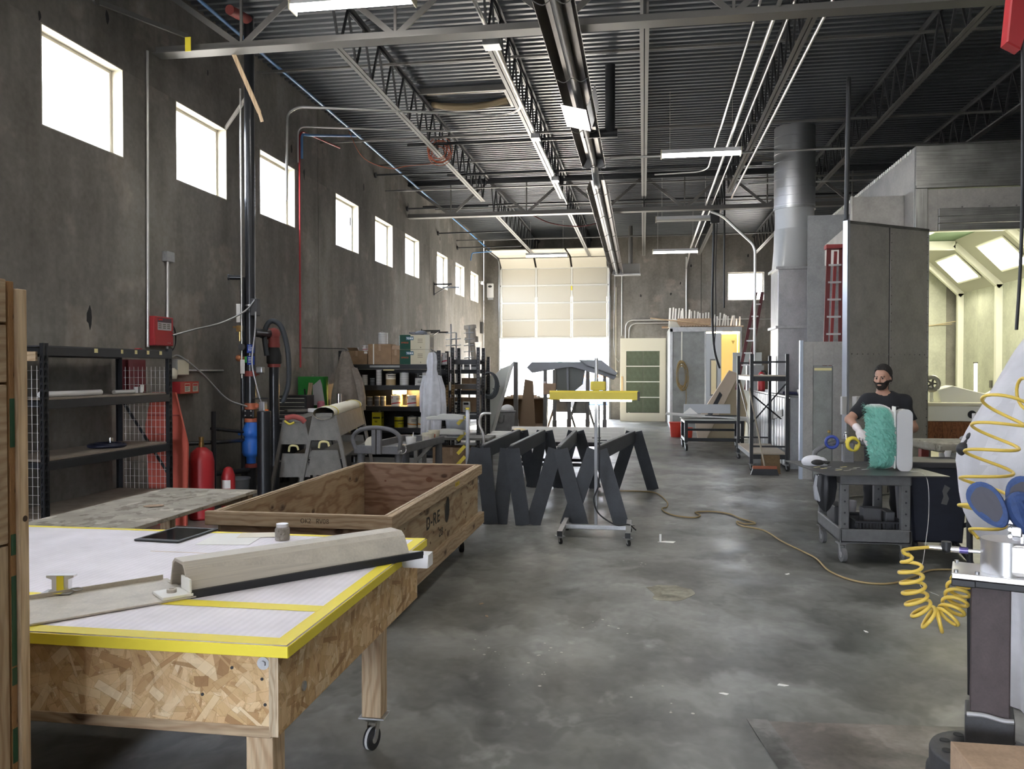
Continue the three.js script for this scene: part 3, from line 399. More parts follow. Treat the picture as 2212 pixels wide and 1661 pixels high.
one('suction_hose', 'thick grey hose arching over the red pipe elbow', 'hose', path([[-5.0, 1.9, -10.42], [-5.02, 2.2, -10.4], [-4.93, 2.36, -10.4], [-4.78, 2.28, -10.4], [-4.69, 1.95, -10.4], [-4.68, 1.55, -10.4], [-4.74, 1.34, -10.4], [-4.78, 1.28, -10.4]], .034, 60, 10), mat([.045, .052, .06], .6));
one('armored_cable', 'grey armored cable from the red alarm panel up to the riser', 'cable', path([[-5.55, 2.12, -9.08], [-5.4, 2.2, -9.3], [-5.2, 2.3, -9.6], [-5.0, 2.45, -9.8], [-4.9, 2.6, -9.88]], .012, 40, 7), M.galv);
one('armored_cable', 'grey armored cable sagging from the alarm horn to the riser valve', 'cable', path([[-5.6, 1.86, -9.12], [-5.58, 1.87, -9.3], [-5.4, 1.65, -9.5], [-5.2, 1.35, -9.7], [-5.0, 1.24, -9.86]], .012, 40, 7), M.galv);
one('armored_cable', 'grey armored cable hanging down the front of the riser', 'cable', path([[-4.88, 2.45, -9.86], [-4.88, 2.2, -9.84], [-4.92, 1.8, -9.84], [-4.87, 1.5, -9.86], [-4.83, 1.3, -9.9]], .012, 40, 7), M.galv);
pipes('silver_conduit', 'bright vertical conduit on the left wall below the near girder', 'conduit', [[-5.62, 5.36, -8.72], [-5.62, 1.97, -8.69]], .016, M.conduit);
pipes('silver_conduit', 'short vertical conduit between the alarm panel and its wall box', 'conduit', [[-5.62, 3.0, -9.1], [-5.62, 1.9, -9.08]], .016, M.conduit);
pipes('silver_conduit', 'horizontal conduit behind the riser on the left wall', 'conduit', [[-5.62, 1.7, -9.42], [-5.62, 1.7, -10.4]], .014, M.galv);
one('junction_box', 'grey junction box on the left wall at the top of the short conduit', 'junction box', rbx(WX, WX + .07, 3.0, 3.12, -9.19, -9.03, .006), M.ductGrey);
{ const o = thing('alarm_cabinet', 'red fire alarm panel with white notice on the left wall', 'alarm panel', [WX, 2.16, -8.9]); mesh('cabinet', rbx(0, .1, -.17, .17, -.19, .19, .008), M.redPaint, o); mesh('door_leaf', rbx(.1, .108, -.165, .165, -.18, .18, .003), M.redPaint, o); mesh('lock', [cylX(.01, .012, .112, -.04, -.15, 10), cylX(.01, .012, .112, .0, -.15, 10)], M.chrome, o);
  print('notice', .28, .14, 128, (g, w, h) => { g.fillStyle = '#b9b4b4'; g.fillRect(0, 0, w, h); g.fillStyle = '#5a4a50'; g.fillRect(0, 0, w, h * .35); g.fillStyle = '#c22'; g.fillRect(6, 4, 40, 8); g.fillStyle = '#554'; for (let k = 0; k < 3; k++) for (let j = 0; j < 3; j++) g.fillRect(8 + j * 40, 30 + k * 10, 28, 4); }, o, [.1095, .08, 0], [0, Math.PI / 2, 0]); print('lettering', .1, .016, 96, (g, w, h) => { g.fillStyle = '#8d1119'; g.fillRect(0, 0, w, h); g.fillStyle = '#e8c8c8'; g.font = 'bold 13px sans-serif'; g.fillText('FIRE ALARM', 4, 12); }, o, [.1095, -.135, -.1], [0, Math.PI / 2, 0]); }
{ const o = thing('cable_loop', 'coil of thin black cable hanging by the alarm panel', 'cable', [-5.6, 2.1, -9.16]); mesh('loops', [0, 1, 2].map((k) => new THREE.TorusGeometry(1, .04, 5, 24).scale(.05 + k * .012, .14, .1).rotateY(1.2 + k * .15).translate(0, -k * .012, k * .01)), M.black, o); }
{ const o = thing('bell_box', 'red box with two white notices on the left wall', 'alarm box', [WX, 1.49, -9.42]); mesh('cabinet', rbx(0, .12, -.075, .075, -.21, .21, .008), M.redPaint, o); for (const z of [-.12, .06]) print('notice', .12, .1, 64, (g, w, h) => { g.fillStyle = '#cfc9bf'; g.fillRect(0, 0, w, h); g.fillStyle = '#b33'; g.fillRect(4, 4, w - 8, 12); g.fillStyle = '#444'; for (let k = 0; k < 4; k++) g.fillRect(6, 22 + k * 7, w - 14 - (k % 2) * 12, 3); }, o, [.1215, 0, z], [0, Math.PI / 2, 0]); }
{ const o = thing('wall_box', 'pale grey electrical box on the left wall behind the rack', 'electrical box', [WX, 1.74, -9.32]); mesh('cabinet', rbx(0, .09, -.1, .1, -.13, .13, .01), M.ductGrey, o); mesh('cover', rbx(.09, .096, -.09, .09, -.12, .12, .002), M.cream, o); }
one('alarm_horn', 'cream alarm horn on the left wall beside the rack', 'alarm horn', lathe([[.0, .0], [.04, .0], [.05, .05], [.05, .1], [.02, .13], [.0, .13]], 16), M.cream, [WX + .06, 1.6, -9.15]);
{ const o = thing('fire_bottle', 'tall red pressure tank standing by the left wall', 'tank', [-5.0, 0, -8.75]); mesh('shell', lathe([[.0, 0], [.13, .0], [.14, .03], [.14, .66], [.12, .76], [.05, .82], [.0, .83]]), M.redPaint, o); mesh('valve', [cyl(.03, .05, 0, .85, 0, 12), cyl(.022, .08, 0, .9, 0, 12, .03)], M.brass, o); }
{ const o = thing('fire_bottle', 'smaller red bottle beside the tall red tank', 'tank', [-4.86, 0, -9.1]); mesh('shell', lathe([[.0, 0], [.075, .0], [.08, .03], [.08, .45], [.05, .54], [.02, .56], [.0, .56]]), M.redPaint, o); mesh('label', new THREE.CylinderGeometry(.081, .081, .1, 16, 1, true, -.6, 1.4).translate(0, .36, 0), M.paper, o); }
pipes('floor_pipe', 'black pipe run near the floor behind the red tanks', 'pipe', [[-5.6, .82, -8.95], [-5.1, .82, -9.5], [-5.1, .8, -10]], .025, M.blackPipe, .1); pipes('floor_pipe', 'short upright black stub pipe behind the red tanks', 'pipe', [[-5.18, .05, -9.35], [-5.18, 1.2, -9.35]], .03, M.blackPipe); pipes('floor_pipe', 'black drain pipe crossing to the foot of the riser', 'pipe', [[-5.25, .42, -9.5], [-5.0, .42, -9.9]], .035, M.blackPipe); pipes('floor_pipe', 'second horizontal pipe above the red tanks', 'pipe', [[-5.3, .98, -9.5], [-5.05, .9, -9.98]], .02, M.blackPipe);
one('steel_bollard', 'black steel pipe bollard in front of the riser', 'bollard', [cyl(.082, 1.2, 0, .6, 0, 28), cyl(.082, .01, 0, 1.205, 0, 28, .075)], M.blackMetal, [-4.55, 0, -9.4]);
one('paint_pail', 'grey plastic pail on the floor behind the red bottles', 'pail', lathe([[0, 0], [.13, 0], [.15, .34], [.16, .35], [.16, .37], [.0, .37]]), mat([.22, .24, .27], .6), [-4.98, 0, -9.55]);
// ------------------------------------------------------------------ builders shared by many things
function caster(parent, x, z, r = .05, w = .028, turn = 0, plateY = 0, wheelMat = M.rubber, forkMat = M.galv) {
  const g = new THREE.Group(); g.name = 'caster'; g.position.set(x, 0, z); g.rotation.y = turn; parent.add(g);
  const y = plateY || 2 * r + .04, off = r * .45;
  mesh('wheel', [cylX(r, w, 0, r, off, 24)], wheelMat, g); mesh('hub', cylX(r * .42, w + .006, 0, r, off, 16), forkMat, g);
  mesh('fork', [bar([-w / 2 - .006, r, off], [-w / 2 - .006, y - .012, 0], .03, .004, V(1, 0, 0)), bar([w / 2 + .006, r, off], [w / 2 + .006, y - .012, 0], .03, .004, V(1, 0, 0)), bx(-w / 2 - .012, w / 2 + .012, y - .02, y - .008, -.03, .03), bx(-.04, .04, y - .008, y, -.045, .045)], forkMat, g);
  return g;
}
// ------------------------------------------------------------------ near work table with taped white top
{ const o = thing('work_table', 'near OSB sided work table with white taped top', 'table', [-2.26, 0, -3.175]); const hx = 1.19, hz = .815;
  mesh('table_top', rbx(-hx, hx, .826, .86, -hz, hz, .012, 3), M.film, o, 'z');
  const tz = .0009, T = (x0, x1, z0, z1) => rbx(x0, x1, .8605, .8605 + tz, z0, z1, .0004, 1);
  mesh('edge_tape', [T(-hx, hx - .05, hz - .065, hz - .004), rbx(-hx, hx + .002, .822, .858, hz - .002, hz + .003, .002)], M.tape, o); mesh('edge_tape', [T(hx - .055, hx - .004, -hz, hz - .004), rbx(hx - .002, hx + .003, .822, .858, -hz, hz, .002)], M.tape, o); mesh('edge_tape', [T(-hx, hx - .05, -hz + .004, -hz + .04)], M.tape, o);
  mesh('cross_tape', [rbx(-hx, hx - .05, .8611, .8617, .395, .465, .0003, 1)], M.tape, o); mesh('cross_tape', rbx(-.0, hx - .05, .8611, .8617, -.33, -.326, .0003, 1), mat([.8, .62, .4], .6), o);
  mesh('front_apron', rbx(-hx + .05, hx - .068, .59, .825, hz - .055, hz - .035, .003), M.osb, o); mesh('side_apron', rbx(hx - .066, hx - .036, .572, .825, -hz + .04, hz - .012, .004), M.osb, o, 'z'); mesh('side_apron_edge', rbx(hx - .0665, hx - .0355, .571, .8255, hz - .0125, hz - .0105, .001), M.plyEdge, o, 'y'); mesh('back_apron', rbx(-hx + .05, hx - .068, .59, .825, -hz + .03, -hz + .05, .003), M.osb, o); mesh('side_apron', rbx(-hx + .03, -hx + .05, .575, .825, -hz + .04, hz - .02, .004), M.osb, o, 'z');
  mesh('bottom_rail', rbx(-hx + .05, hx - .07, .555, .592, hz - .085, hz - .032, .004), M.lumber, o); mesh('bottom_rail', rbx(hx - .12, hx - .07, .555, .592, -hz + .05, hz - .09, .004), M.lumber, o, 'z');
  for (const [x, z] of [[hx - .125, hz - .11], [hx - .125, -hz + .44], [-hx + .12, hz - .11], [-hx + .12, -hz + .44]]) mesh('leg', rbx(x - .045, x + .045, .15, .82, z - .045, z + .045, .004), M.lumberPale, o, 'y');
  for (const [x, z] of [[hx - .125, hz - .11], [hx - .125, -hz + .44], [-hx + .12, hz - .11], [-hx + .12, -hz + .44]]) { mesh('caster_plate', rbx(x - .06, x + .06, .142, .15, z - .05, z + .05, .002), M.galv, o); const c = caster(o, x, z, .05, .03, -.25, .142, M.black, M.chrome); mesh('tread_ring', cylX(.0505, .012, 0, .05, .0225, 24), mat([.6, .6, .6], .5), c); }
  for (const [x, y] of [[hx - .095, .79]]) { mesh('carriage_bolt', [cylZ(.02, .004, x, y, hz - .033, 20), cylZ(.01, .012, x, y, hz - .03, 6)], M.galv, o); }
  for (const [x, y] of [[hx - .1, .74], [hx - .09, .66], [hx - .2, .77], [hx - .3, .68]]) mesh('screw', cylZ(.005, .003, x, y, hz - .034, 10), M.black, o);
  mesh('carriage_bolt', cylX(.016, .008, hx - .034, .66, hz - .2, 16), M.galv, o);
}
{ // glass-fibre hat section lying across the table
  const o = thing('fibreglass_channel', 'long beige fibreglass channel part lying across the white table', 'fibreglass part', [-1.73, .862, -2.87], 48.7 * D); const t = .005;
  const prof = [[-.17, 0], [-.165, .006], [-.115, .012], [-.085, .1], [-.06, .118], [.03, .118], [.055, .1], [.105, .005], [.1, .0], [.045, .094], [.028, .108], [-.056, .108], [-.075, .094], [-.108, .002]];
  mesh('hat_section', toCreasedNormals(extr(prof, .96, .0015).rotateY(Math.PI / 2).scale(1, 1, -1).toNonIndexed().scale(1, 1, 1), .5), M.fibre, o);
  { const m = o.children[0], p = m.geometry.attributes.position; for (let i = 0; i < p.count; i += 3) { for (const A of ['X', 'Y', 'Z']) { const a = p['get' + A](i + 1); p['set' + A](i + 1, p['get' + A](i + 2)); p['set' + A](i + 2, a); } } m.geometry.computeVertexNormals(); }
  mesh('flange_plate', rbx(-.76, .02, .0, .008, -.22, .12, .003), M.fibre, o); mesh('flange_lip', [bar([-.76, .012, -.212], [.0, .014, -.212], .022, .006, V(0, 0, 1))], M.fibre, o);
  mesh('end_lug', [rbx(-.1, .01, .008, .02, .0, .12, .003), rbx(-.004, .004, .02, .07, .02, .12, .003)], M.partWhite, o); mesh('boss', [cyl(.018, .012, -.05, .026, .06, 18), cyl(.009, .016, -.05, .028, .06, 12)], M.fibre, o); mesh('boss', [rbx(-.62, -.52, .008, .016, .02, .11, .003), cyl(.018, .014, -.57, .023, .065, 18)], M.fibre, o);
  mesh('black_edge_strip', bar([.0, .012, .112], [1.02, .016, .112], .014, .03, V(0, 1, 0)), M.black, o); mesh('pin', cylZ(.004, .03, .0, .045, .075, 8), M.redPaint, o);
  mesh('green_tape', rbx(.06, .12, .1183, .119, -.055, .0, .0003, 1), mat([.3, .45, .22], .8), o); print('pencil_mark', .06, .03, 64, (g, w, h) => { g.clearRect(0, 0, w, h); g.fillStyle = '#4a4a40'; g.font = 'bold 22px serif'; g.fillText('R/H', 8, 24); }, o, [.16, .1192, -.02], [-Math.PI / 2, 0, 0]);
}
{ const o = thing('hinge_bracket', 'small aluminium bracket wrapped with yellow tape on the channel', 'bracket', [-2.15, .872, -2.77], 12 * D); mesh('web', extr([[-.045, 0], [.045, 0], [.03, .01], [.03, .045], [.05, .052], [.05, .06], [-.05, .06], [-.05, .052], [-.03, .045], [-.03, .01]], .03).translate(0, .004, -.015), M.alu, o); mesh('foot', rbx(-.06, .05, 0, .005, -.02, .05, .002), M.galv, o); mesh('tape_wrap', [rbx(-.012, .014, -.002, .0615, .0155, .017, .0004), rbx(-.012, .014, .0605, .0618, -.016, .016, .0004), rbx(-.01, .02, .0055, .0062, .017, .055, .0003)], M.tape, o); mesh('cotter_wire', path([[.04, .015, .016], [.07, .02, .02], [.085, .012, .016], [.06, .008, .018], [.04, .014, .016]], .002, 20, 5), M.galv, o); }
{ const o = thing('white_end_cap', 'white plastic tray under the tip of the channel at the table edge', 'plastic tray', [-1.07, .862, -3.62]); mesh('tray', [extr([[-.1, 0], [.055, 0], [.05, -.055], [-.06, -.055]], .004).translate(0, 0, .06)], M.white, o); mesh('lip', rbx(-.1, .055, 0, .004, -.02, .064, .001), M.white, o); mesh('side', rbx(.048, .054, -.054, 0, -.02, .06, .001), M.white, o); o.position.x = -1.0; o.position.y = .872; }
{ const o = thing('tablet_computer', 'black tablet computer lying on the white table', 'tablet', [-2.34, .8615, -3.86], -4 * D); mesh('body', rbx(-.125, .125, 0, .009, -.17, .17, .004, 3), M.black, o); mesh('screen', rbx(-.105, .105, .009, .0096, -.14, .14, .0003, 1), mat([.012, .014, .016], .08), o); }
one('paper_sheet', 'white sheet of paper beside the tablet on the table', 'paper', rbx(-.13, .13, 0, .001, -.14, .14, .0004, 1), M.paper, [-2.02, .8612, -3.82], 8 * D); one('paper_sheet', 'thin folded drawing paper with tan edge near the small jar', 'paper', rbx(-.1, .1, 0, .001, -.06, .06, .0004, 1), mat([.8, .74, .62], .85), [-1.93, .8624, -3.93], 14 * D);
{ const o = thing('glass_jar', 'small paint splashed jar with metal lid on the table', 'jar', [-1.765, .861, -3.84]); mesh('body', lathe([[0, 0], [.034, 0], [.036, .004], [.036, .055], [.03, .064], [.0, .064]], 24), mat([.62, .6, .6], .3, 0, { tex: tDust, m: 6 }), o); mesh('lid', cyl(.03, .016, 0, .073, 0, 24), M.alu, o); }
// ------------------------------------------------------------------ tall crate at the left edge
{ const o = thing('tall_crate', 'tall wooden crate corner standing at the left edge', 'crate', [-1.773, 0, -2.15]);
  const W = 1.1, L = 1.25, H = 1.935;
  mesh('corner_stile', rbx(-.09, 0, 0, H, 0, .036, .003), M.lumberPale, o, 'y'); mesh('ply_edge', rbx(-.07, -.012, 0, H + .02, .037, .057, .002), mat([.42, .24, .1], .75, 0, { tex: tLumber, m: 6 }), o, 'y');
  for (const [y0, y1] of [[0, .55], [.556, 1.2], [1.206, 1.66], [1.666, 1.83], [1.836, H + .025]]) mesh('side_plank', rbx(-.06, -.016, y0, y1, .06, L, .004), M.lumber, o, y1 - y0 > .5 ? 'y' : 'z');
  mesh('back_board', rbx(-W, -.092, 0, H, .01, .03, .003), M.plyOut, o, 'y'); mesh('near_board', rbx(-W, -.062, 0, H, L - .02, L, .003), M.plyOut, o, 'y'); mesh('outer_board', rbx(-W, -W + .02, 0, H, .032, L - .022, .003), M.plyOut, o, 'z'); mesh('top_board', rbx(-W, -.075, H - .02, H, .1, L - .03, .003), M.plyOut, o);
  for (const [y, h] of [[1.55, .14], [1.2, .06], [.98, .26], [.82, .05], [.62, .1]]) mesh('green_tape', rbx(-.0135, -.0105, y - h / 2, y + h / 2, .039, .0565, .001), mat([.012, .07, .03], .5), o);
  mesh('knot', cylX(.009, .004, -.001, 1.27, .016, 12).scale(1, 1, 1), mat([.05, .03, .02], .8), o);
}
// ------------------------------------------------------------------ dusty plywood work table
{ const o = thing('dusty_table', 'dusty plywood work table caked with resin behind the crate', 'table', [-3.24, 0, -4.98]); mesh('table_top', rbx(-.38, .36, .775, .8, -.85, .85, .004), M.dust, o); for (const x of [-.33, .3]) for (const z of [-.78, .78]) mesh('leg', rbx(x - .04, x + .04, 0, .775, z - .04, z + .04, .004), M.lumber, o, 'y'); mesh('apron', [rbx(-.36, .34, .68, .775, .8, .82, .003), rbx(-.36, .34, .68, .775, -.82, -.8, .003)], M.lumber, o); }
one('paper_plate', 'curled paper scrap lying on the dusty table', 'paper', new THREE.CylinderGeometry(.07, .07, .002, 18).scale(1, 1, .7).rotateZ(.05), M.cardTan, [-3.2, .806, -5.0]);
// ------------------------------------------------------------------ open plywood crate on casters
{ const o = thing('open_crate', 'open plywood crate on wheels with marker writing on its side', 'crate', [-2.19, 0, -6.5]); const x0 = -.6, x1 = .6, z0 = 1.44, z1 = -1.42, b = .24, h = .77;
  mesh('long_side', [rbx(x1 - .03, x1 - .014, b, h, z1, z0, .002)], M.plyOut, o, 'z'); mesh('long_side', rbx(x0 + .014, x0 + .03, b, h, z1, z0, .002), M.plyOut, o, 'z'); mesh('end_side', rbx(x0 + .03, x1 - .03, b, h, z1, z1 + .016, .002), M.ply, o); mesh('end_side', rbx(x0 + .03, x1 - .03, b, h, z0 - .016, z0, .002), M.ply, o); mesh('crate_floor', rbx(x0 + .03, x1 - .03, b, b + .016, z1 + .017, z0 - .017, .002), M.ply, o);
  mesh('lining', rbx(x1 - .0475, x1 - .0305, b + .017, h + .004, z1 + .017, z0 - .02, .002), M.plyEdge, o, 'z');
  mesh('rim_rail', rbx(x1 - .013, x1 + .025, h - .085, h + .006, z1 - .02, z0 + .05, .004), M.lumber, o, 'z'); mesh('rim_rail', rbx(x0 - .02, x0 + .013, h - .085, h + .006, z1 - .02, z0 + .02, .004), M.lumber, o, 'z'); mesh('rim_rail', rbx(x0 - .06, x1 - .016, h - .085, h + .006, z0 + .001, z0 + .04, .004), M.lumber, o); mesh('rim_rail', rbx(x0 + .01, x1 - .016, h - .085, h + .006, z1 - .04, z1 - .001, .004), M.lumber, o);
  mesh('skid_rail', rbx(x1 - .013, x1 + .04, .2, .31, z1 - .05, z0 + .03, .005), M.lumber, o, 'z'); mesh('skid_rail', rbx(x0 - .02, x0 + .013, .2, .31, z1 - .05, z0 + .03, .005), M.lumber, o, 'z');
  for (const z of [-1.2, -.45, .35, 1.2]) mesh('cross_skid', rbx(x0 + .02, x1 - .02, .14, .24, z - .045, z + .045, .004), M.lumber, o);
  mesh('corner_batten', rbx(x1 - .013, x1 + .006, .31, h - .09, z0 - .09, z0 - .005, .003), M.lumber, o, 'y');
  for (const x of [x0 + .12, x1 - .1]) for (const z of [-1.05, 1.05]) caster(o, x, z, .05, .035, .4, .14);
  const mark = canvasTex(512, 256, (g, w, h) => { g.clearRect(0, 0, w, h); g.globalAlpha = .9; g.fillStyle = '#1c1a18'; g.strokeStyle = '#1c1a18'; g.lineWidth = 9; g.font = 'bold 110px sans-serif'; g.fillText('D-RE', 40, 130); g.font = 'bold 70px sans-serif'; g.fillText('28', 260, 230); g.beginPath(); g.ellipse(420, 90, 42, 84, .15, 0, 7); g.fill(); g.lineWidth = 5; for (let k = 0; k < 5; k++) { g.beginPath(); g.moveTo(360 + k * 10, 40); g.lineTo(380 + k * 8, 160); g.stroke(); } });
  const mk = new THREE.Mesh(new THREE.PlaneGeometry(.92, .32), new THREE.MeshPhysicalMaterial({ map: mark, transparent: true, roughness: .75 })); mk.name = 'marker_writing'; mk.rotation.y = Math.PI / 2; mk.position.set(x1 - .0132, .5, .15); o.add(mk);
  print('rim_lettering', .3, .05, 256, (g, w, h) => { g.clearRect(0, 0, w, h); g.fillStyle = '#1a1512'; g.font = '34px sans-serif'; g.fillText('OK2   RV08', 30, 33); }, o, [.12, h - .04, z0 + .0405], [0, 0, 0]);
  print('yellow_tag', .16, .035, 128, (g, w, h) => { g.fillStyle = '#c3a92e'; g.fillRect(0, 0, w, h); g.fillStyle = '#222'; g.font = 'bold 20px sans-serif'; g.fillText('RV 7 LX', 18, 22); }, o, [x1 + .0256, h - .035, -.35], [0, Math.PI / 2, 0]);
  for (let k = 0; k < 26; k++) mesh('knot', cylX(.007 + rnd() * .006, .002, x1 - .0135, rr(.34, .66), rr(-1.3, 1.3), 10), mat([.09, .05, .025], .8), o);
  for (const [y, x, r] of [[.62, .1, .035], [.46, .14, .03], [.6, -.35, .012], [.66, .4, .012], [.5, .45, .01]]) mesh('knot', cylZ(r, .002, x, y, z1 + .0165, 18).scale(1, .75, 1).translate(0, y * .25, 0), mat([.16, .075, .04], .8), o);
}
// ------------------------------------------------------------------ boltless rack against the left wall
{ const o = thing('storage_rack', 'black boltless storage rack against the left wall', 'rack', [-4.97, 0, -7.12]); const za = .92, zb = -.92, d = -.56, H = 1.93;
  const post = (x, z) => { mesh('upright', [bx(x - .028, x + .028, 0, H, z - .004, z + .004), bx(x + (x > -.2 ? .02 : -.028), x + (x > -.2 ? .028 : -.02), 0, H, z - .032, z + .032)], M.blackMetal, o, 'y'); };
  for (const x of [0, d]) for (const z of [za, zb]) post(x, z);
  const slot = extr([[-.007, .022], [.004, -.02], [.009, -.02], [-.001, .022]], .002); const slots = [];
  for (let y = .1; y < 1.85; y += .038 * 1.6) for (const s of [-1, 1]) slots.push(slot.clone().scale(s, 1, 1).translate(s * .014, y, .0045));
  mesh('slot_row', slots.map((g) => g.clone().translate(0, 0, za)), mat([.12, .12, .13], .6), o); mesh('slot_row', slots.map((g) => g.clone().rotateY(Math.PI / 2).translate(.024, 0, zb)), mat([.004, .004, .005], .8), o); mesh('slot_row', slots.map((g) => g.clone().rotateY(Math.PI / 2).translate(.024, 0, za)), mat([.004, .004, .005], .8), o);
  for (const y of [.43, .93, 1.45, 1.9]) { mesh('front_beam', rbx(-.012, .03, y - .075, y, zb + .01, za - .01, .004), M.blackMetal, o, 'z'); mesh('rear_beam', rbx(d - .02, d + .012, y - .075, y, zb + .01, za - .01, .004), M.blackMetal, o, 'z'); mesh('side_beam', [bx(d + .03, -.03, y - .06, y - .01, za - .01, za + .005), bx(d + .03, -.03, y - .06, y - .01, zb - .005, zb + .01)], M.blackMetal, o); if (y < 1.8) mesh('shelf_board', rbx(d - .01, -.014, y, y + .016, zb + .012, za - .012, .002), M.board, o); }
  mesh('shelf_board', rbx(d - .01, -.014, 1.9, 1.912, zb + .012, za - .012, .002), M.darkGrey, o);
  for (const z of [za + .008, zb - .008]) { const g = []; for (let x = d + .06; x < -.04; x += .05) g.push(rod([x, .2, z], [x, 1.74, z], .0022, 5)); for (let y = .2; y < 1.75; y += .075) g.push(rod([d + .04, y, z], [-.035, y, z], .0022, 5)); mesh('wire_mesh', g, M.conduit, o); }
  mesh('diagonal_brace', bar([d, 1.4, zb - .02], [-.03, .62, zb - .02], .03, .01), M.blackMetal, o); mesh('header_block', rbx(-.2, -.045, 1.78, 1.86, za + .004, za + .03, .003), M.lumberPale, o);
  for (const [z, w] of [[.28, .05], [-.1, .035], [-.32, .042], [-.52, .042], [-.74, .045]]) mesh('tape_tab', rbx(.0302, .0312, 1.862, 1.9, z - w / 2, z + w / 2, .0004, 1), M.masking, o);
}
one('pvc_pipe', 'white plastic pipe lying on the top shelf of the rack', 'pipe', cylZ(.026, .8, 0, 0, 0, 20), M.white, [-5.12, 1.493, -6.75]); one('pvc_fitting', 'white pipe fittings on the rack shelf', 'pipe fitting', [cylZ(.02, .32, 0, .02, 0, 14), cyl(.022, .06, .0, .035, -.2, 14), cyl(.022, .06, .0, .035, -.28, 14)], M.white, [-5.15, 1.467, -7.55]);
{ const o = thing('hose_coil', 'flat coil of dark blue hose on the middle shelf', 'hose', [-5.2, .948, -7.35]); mesh('loops', [new THREE.TorusGeometry(.16, .018, 8, 32).rotateX(Math.PI / 2).translate(0, .018, 0), new THREE.TorusGeometry(.12, .018, 8, 28).rotateX(Math.PI / 2).translate(.02, .03, .02)], mat([.012, .016, .04], .5), o); }
one('tape_tin', 'small chrome tin standing in the hose coil', 'tin', cyl(.035, .09, 0, .045, 0, 20), M.chrome, [-5.19, .95, -7.4]);
{ const o = thing('orange_board', 'orange backboard leaning behind the rack', 'board', [-5.5, 0, -8.35], 0); mesh('board', extr([[-.14, 0], [.28, 0], [.3, .9], [.16, 1.46], [-.12, 1.46], [-.2, 1.1]], .03).translate(.28, 0, 0), mat([.62, .12, .08], .6), o); mesh('lip', bx(.12, .5, 1.2, 1.22, .03, .05), mat([.4, .07, .05], .6), o); }
{ const o = thing('hose_cabinet', 'dark red fire hose cabinet behind the rack mesh', 'cabinet', [WX, 1.62, -8.35]); mesh('cabinet', rbx(0, .12, -.2, .2, -.16, .16, .008), mat([.14, .012, .018], .5), o); mesh('bell', [cylX(.05, .06, .1, .28, -.05, 18)], M.redPaint, o); mesh('notice', rbx(.12, .122, -.16, -.08, -.12, -.05, .001), M.paper, o); }
// ------------------------------------------------------------------ grey trestles by the riser
function trestle(label, p, turn, L, H, top) {          // tall sanding trestle with boarded ends and a lower step
  const o = thing('sanding_trestle', label, 'trestle', p, turn); const f = (y) => .12 + (H - y) * .19;
  for (const s of [-1, 1]) {
    const z = s * L / 2;
    mesh('end_board', extr([[-f(H), H - .03], [f(H), H - .03], [f(H - .33), H - .33], [-f(H - .33), H - .33]], .02).translate(0, 0, z - .01), M.horseGrey, o, 'y');
    mesh('lower_end_board', extr([[-f(H - .45) + .05, H - .45], [f(H - .45) - .05, H - .45], [f(.45) - .05, H - .75], [-f(.45) + .05, H - .75]], .016).translate(0, 0, z - .04 * s - .008), M.horseGrey, o, 'y');
    for (const k of [-1, 1]) mesh('leg', bar([k * f(H), H - .03, z - .03 * s], [k * f(0), 0, z - .03 * s], .04, .07), M.horseGrey, o, 'y');
    mesh('step_handle', [path([[-.06, H - .4, z + .03 * s], [-.04, H - .35, z + .035 * s], [.04, H - .35, z + .035 * s], [.06, H - .42, z + .03 * s]], .014, 16, 7)], M.masking, o);
  }
  for (const k of [-1, 1]) mesh('side_board', bar([k * f(H - .15), H - .16, -L / 2 + .02], [k * f(H - .15), H - .16, L / 2 - .02], .018, .26, V(k * -.19, 1, 0)), M.horseGrey, o, 'z');
  mesh('step_board', rbx(-.2, .2, H - .56, H - .54, -L / 2 + .06, L / 2 - .06, .003), M.horseGrey, o, 'z');
  mesh('top_beam', rbx(-.1, .1, H - .05, H - .005, -L / 2 - .03, L / 2 + .03, .006), M.horseGrey, o, 'z');
  if (top) { const g = []; const pts = []; for (let i = 0; i <= 18; i++) pts.push([Math.sin(i * 1.7) * .006, H - .02 + Math.sin(i * 1.1) * .007, -L / 2 - .05 + i * (L + .1) / 18]); const c = path(pts, .125, 50, 14); c.scale(1, .6, 1).translate(0, (H - .02) * .4 + .012, 0); mesh('padding', c, mat([.80, .76, .62], .95), o); for (const z of [L / 2 - .12, -L / 2 + .25]) mesh('tape_band', new THREE.TorusGeometry(.128, .004, 5, 24).scale(1, .62, 6).translate(0, H - .006, z), M.tape, o); }
  return o;
}
trestle('tall grey sanding trestle with padded white top', [-4.0, 0, -10.5], -168 * D, 2.4, 1.2, true);
{ const o = trestle('grey trestle with red rag, left of the padded trestle', [-4.55, 0, -10.75], -168 * D, 1.9, 1.1, false); mesh('red_rag', [path([[-.1, 1.1, .98], [0, 1.12, .98], [.1, 1.09, .98], [.14, 1.05, .97]], .035, 16, 7).scale(1, 1, 1)], mat([.4, .1, .09], .9), o); mesh('yellow_glove', path([[-.1, 1.07, 1.02], [-.04, 1.03, 1.03], [.02, 1.05, 1.02]], .015, 10, 6), M.yellow, o); o.children.slice(-2).forEach((m) => { m.rotation.y = Math.PI; }); }
one('white_plank', 'short white bar lying on the left trestle', 'bar', [rbx(-.16, .16, 0, .055, -.03, .03, .004), bx(-.012, 0, .015, .04, .03, .0315)], M.white, [-4.62, 1.1, -11.3], .1);
one('plank', 'grey plank laid across the left trestle', 'plank', rbx(-.5, .5, 0, .03, -.12, .12, .004), M.horseGrey, [-4.75, 1.098, -11.65], 35 * D);
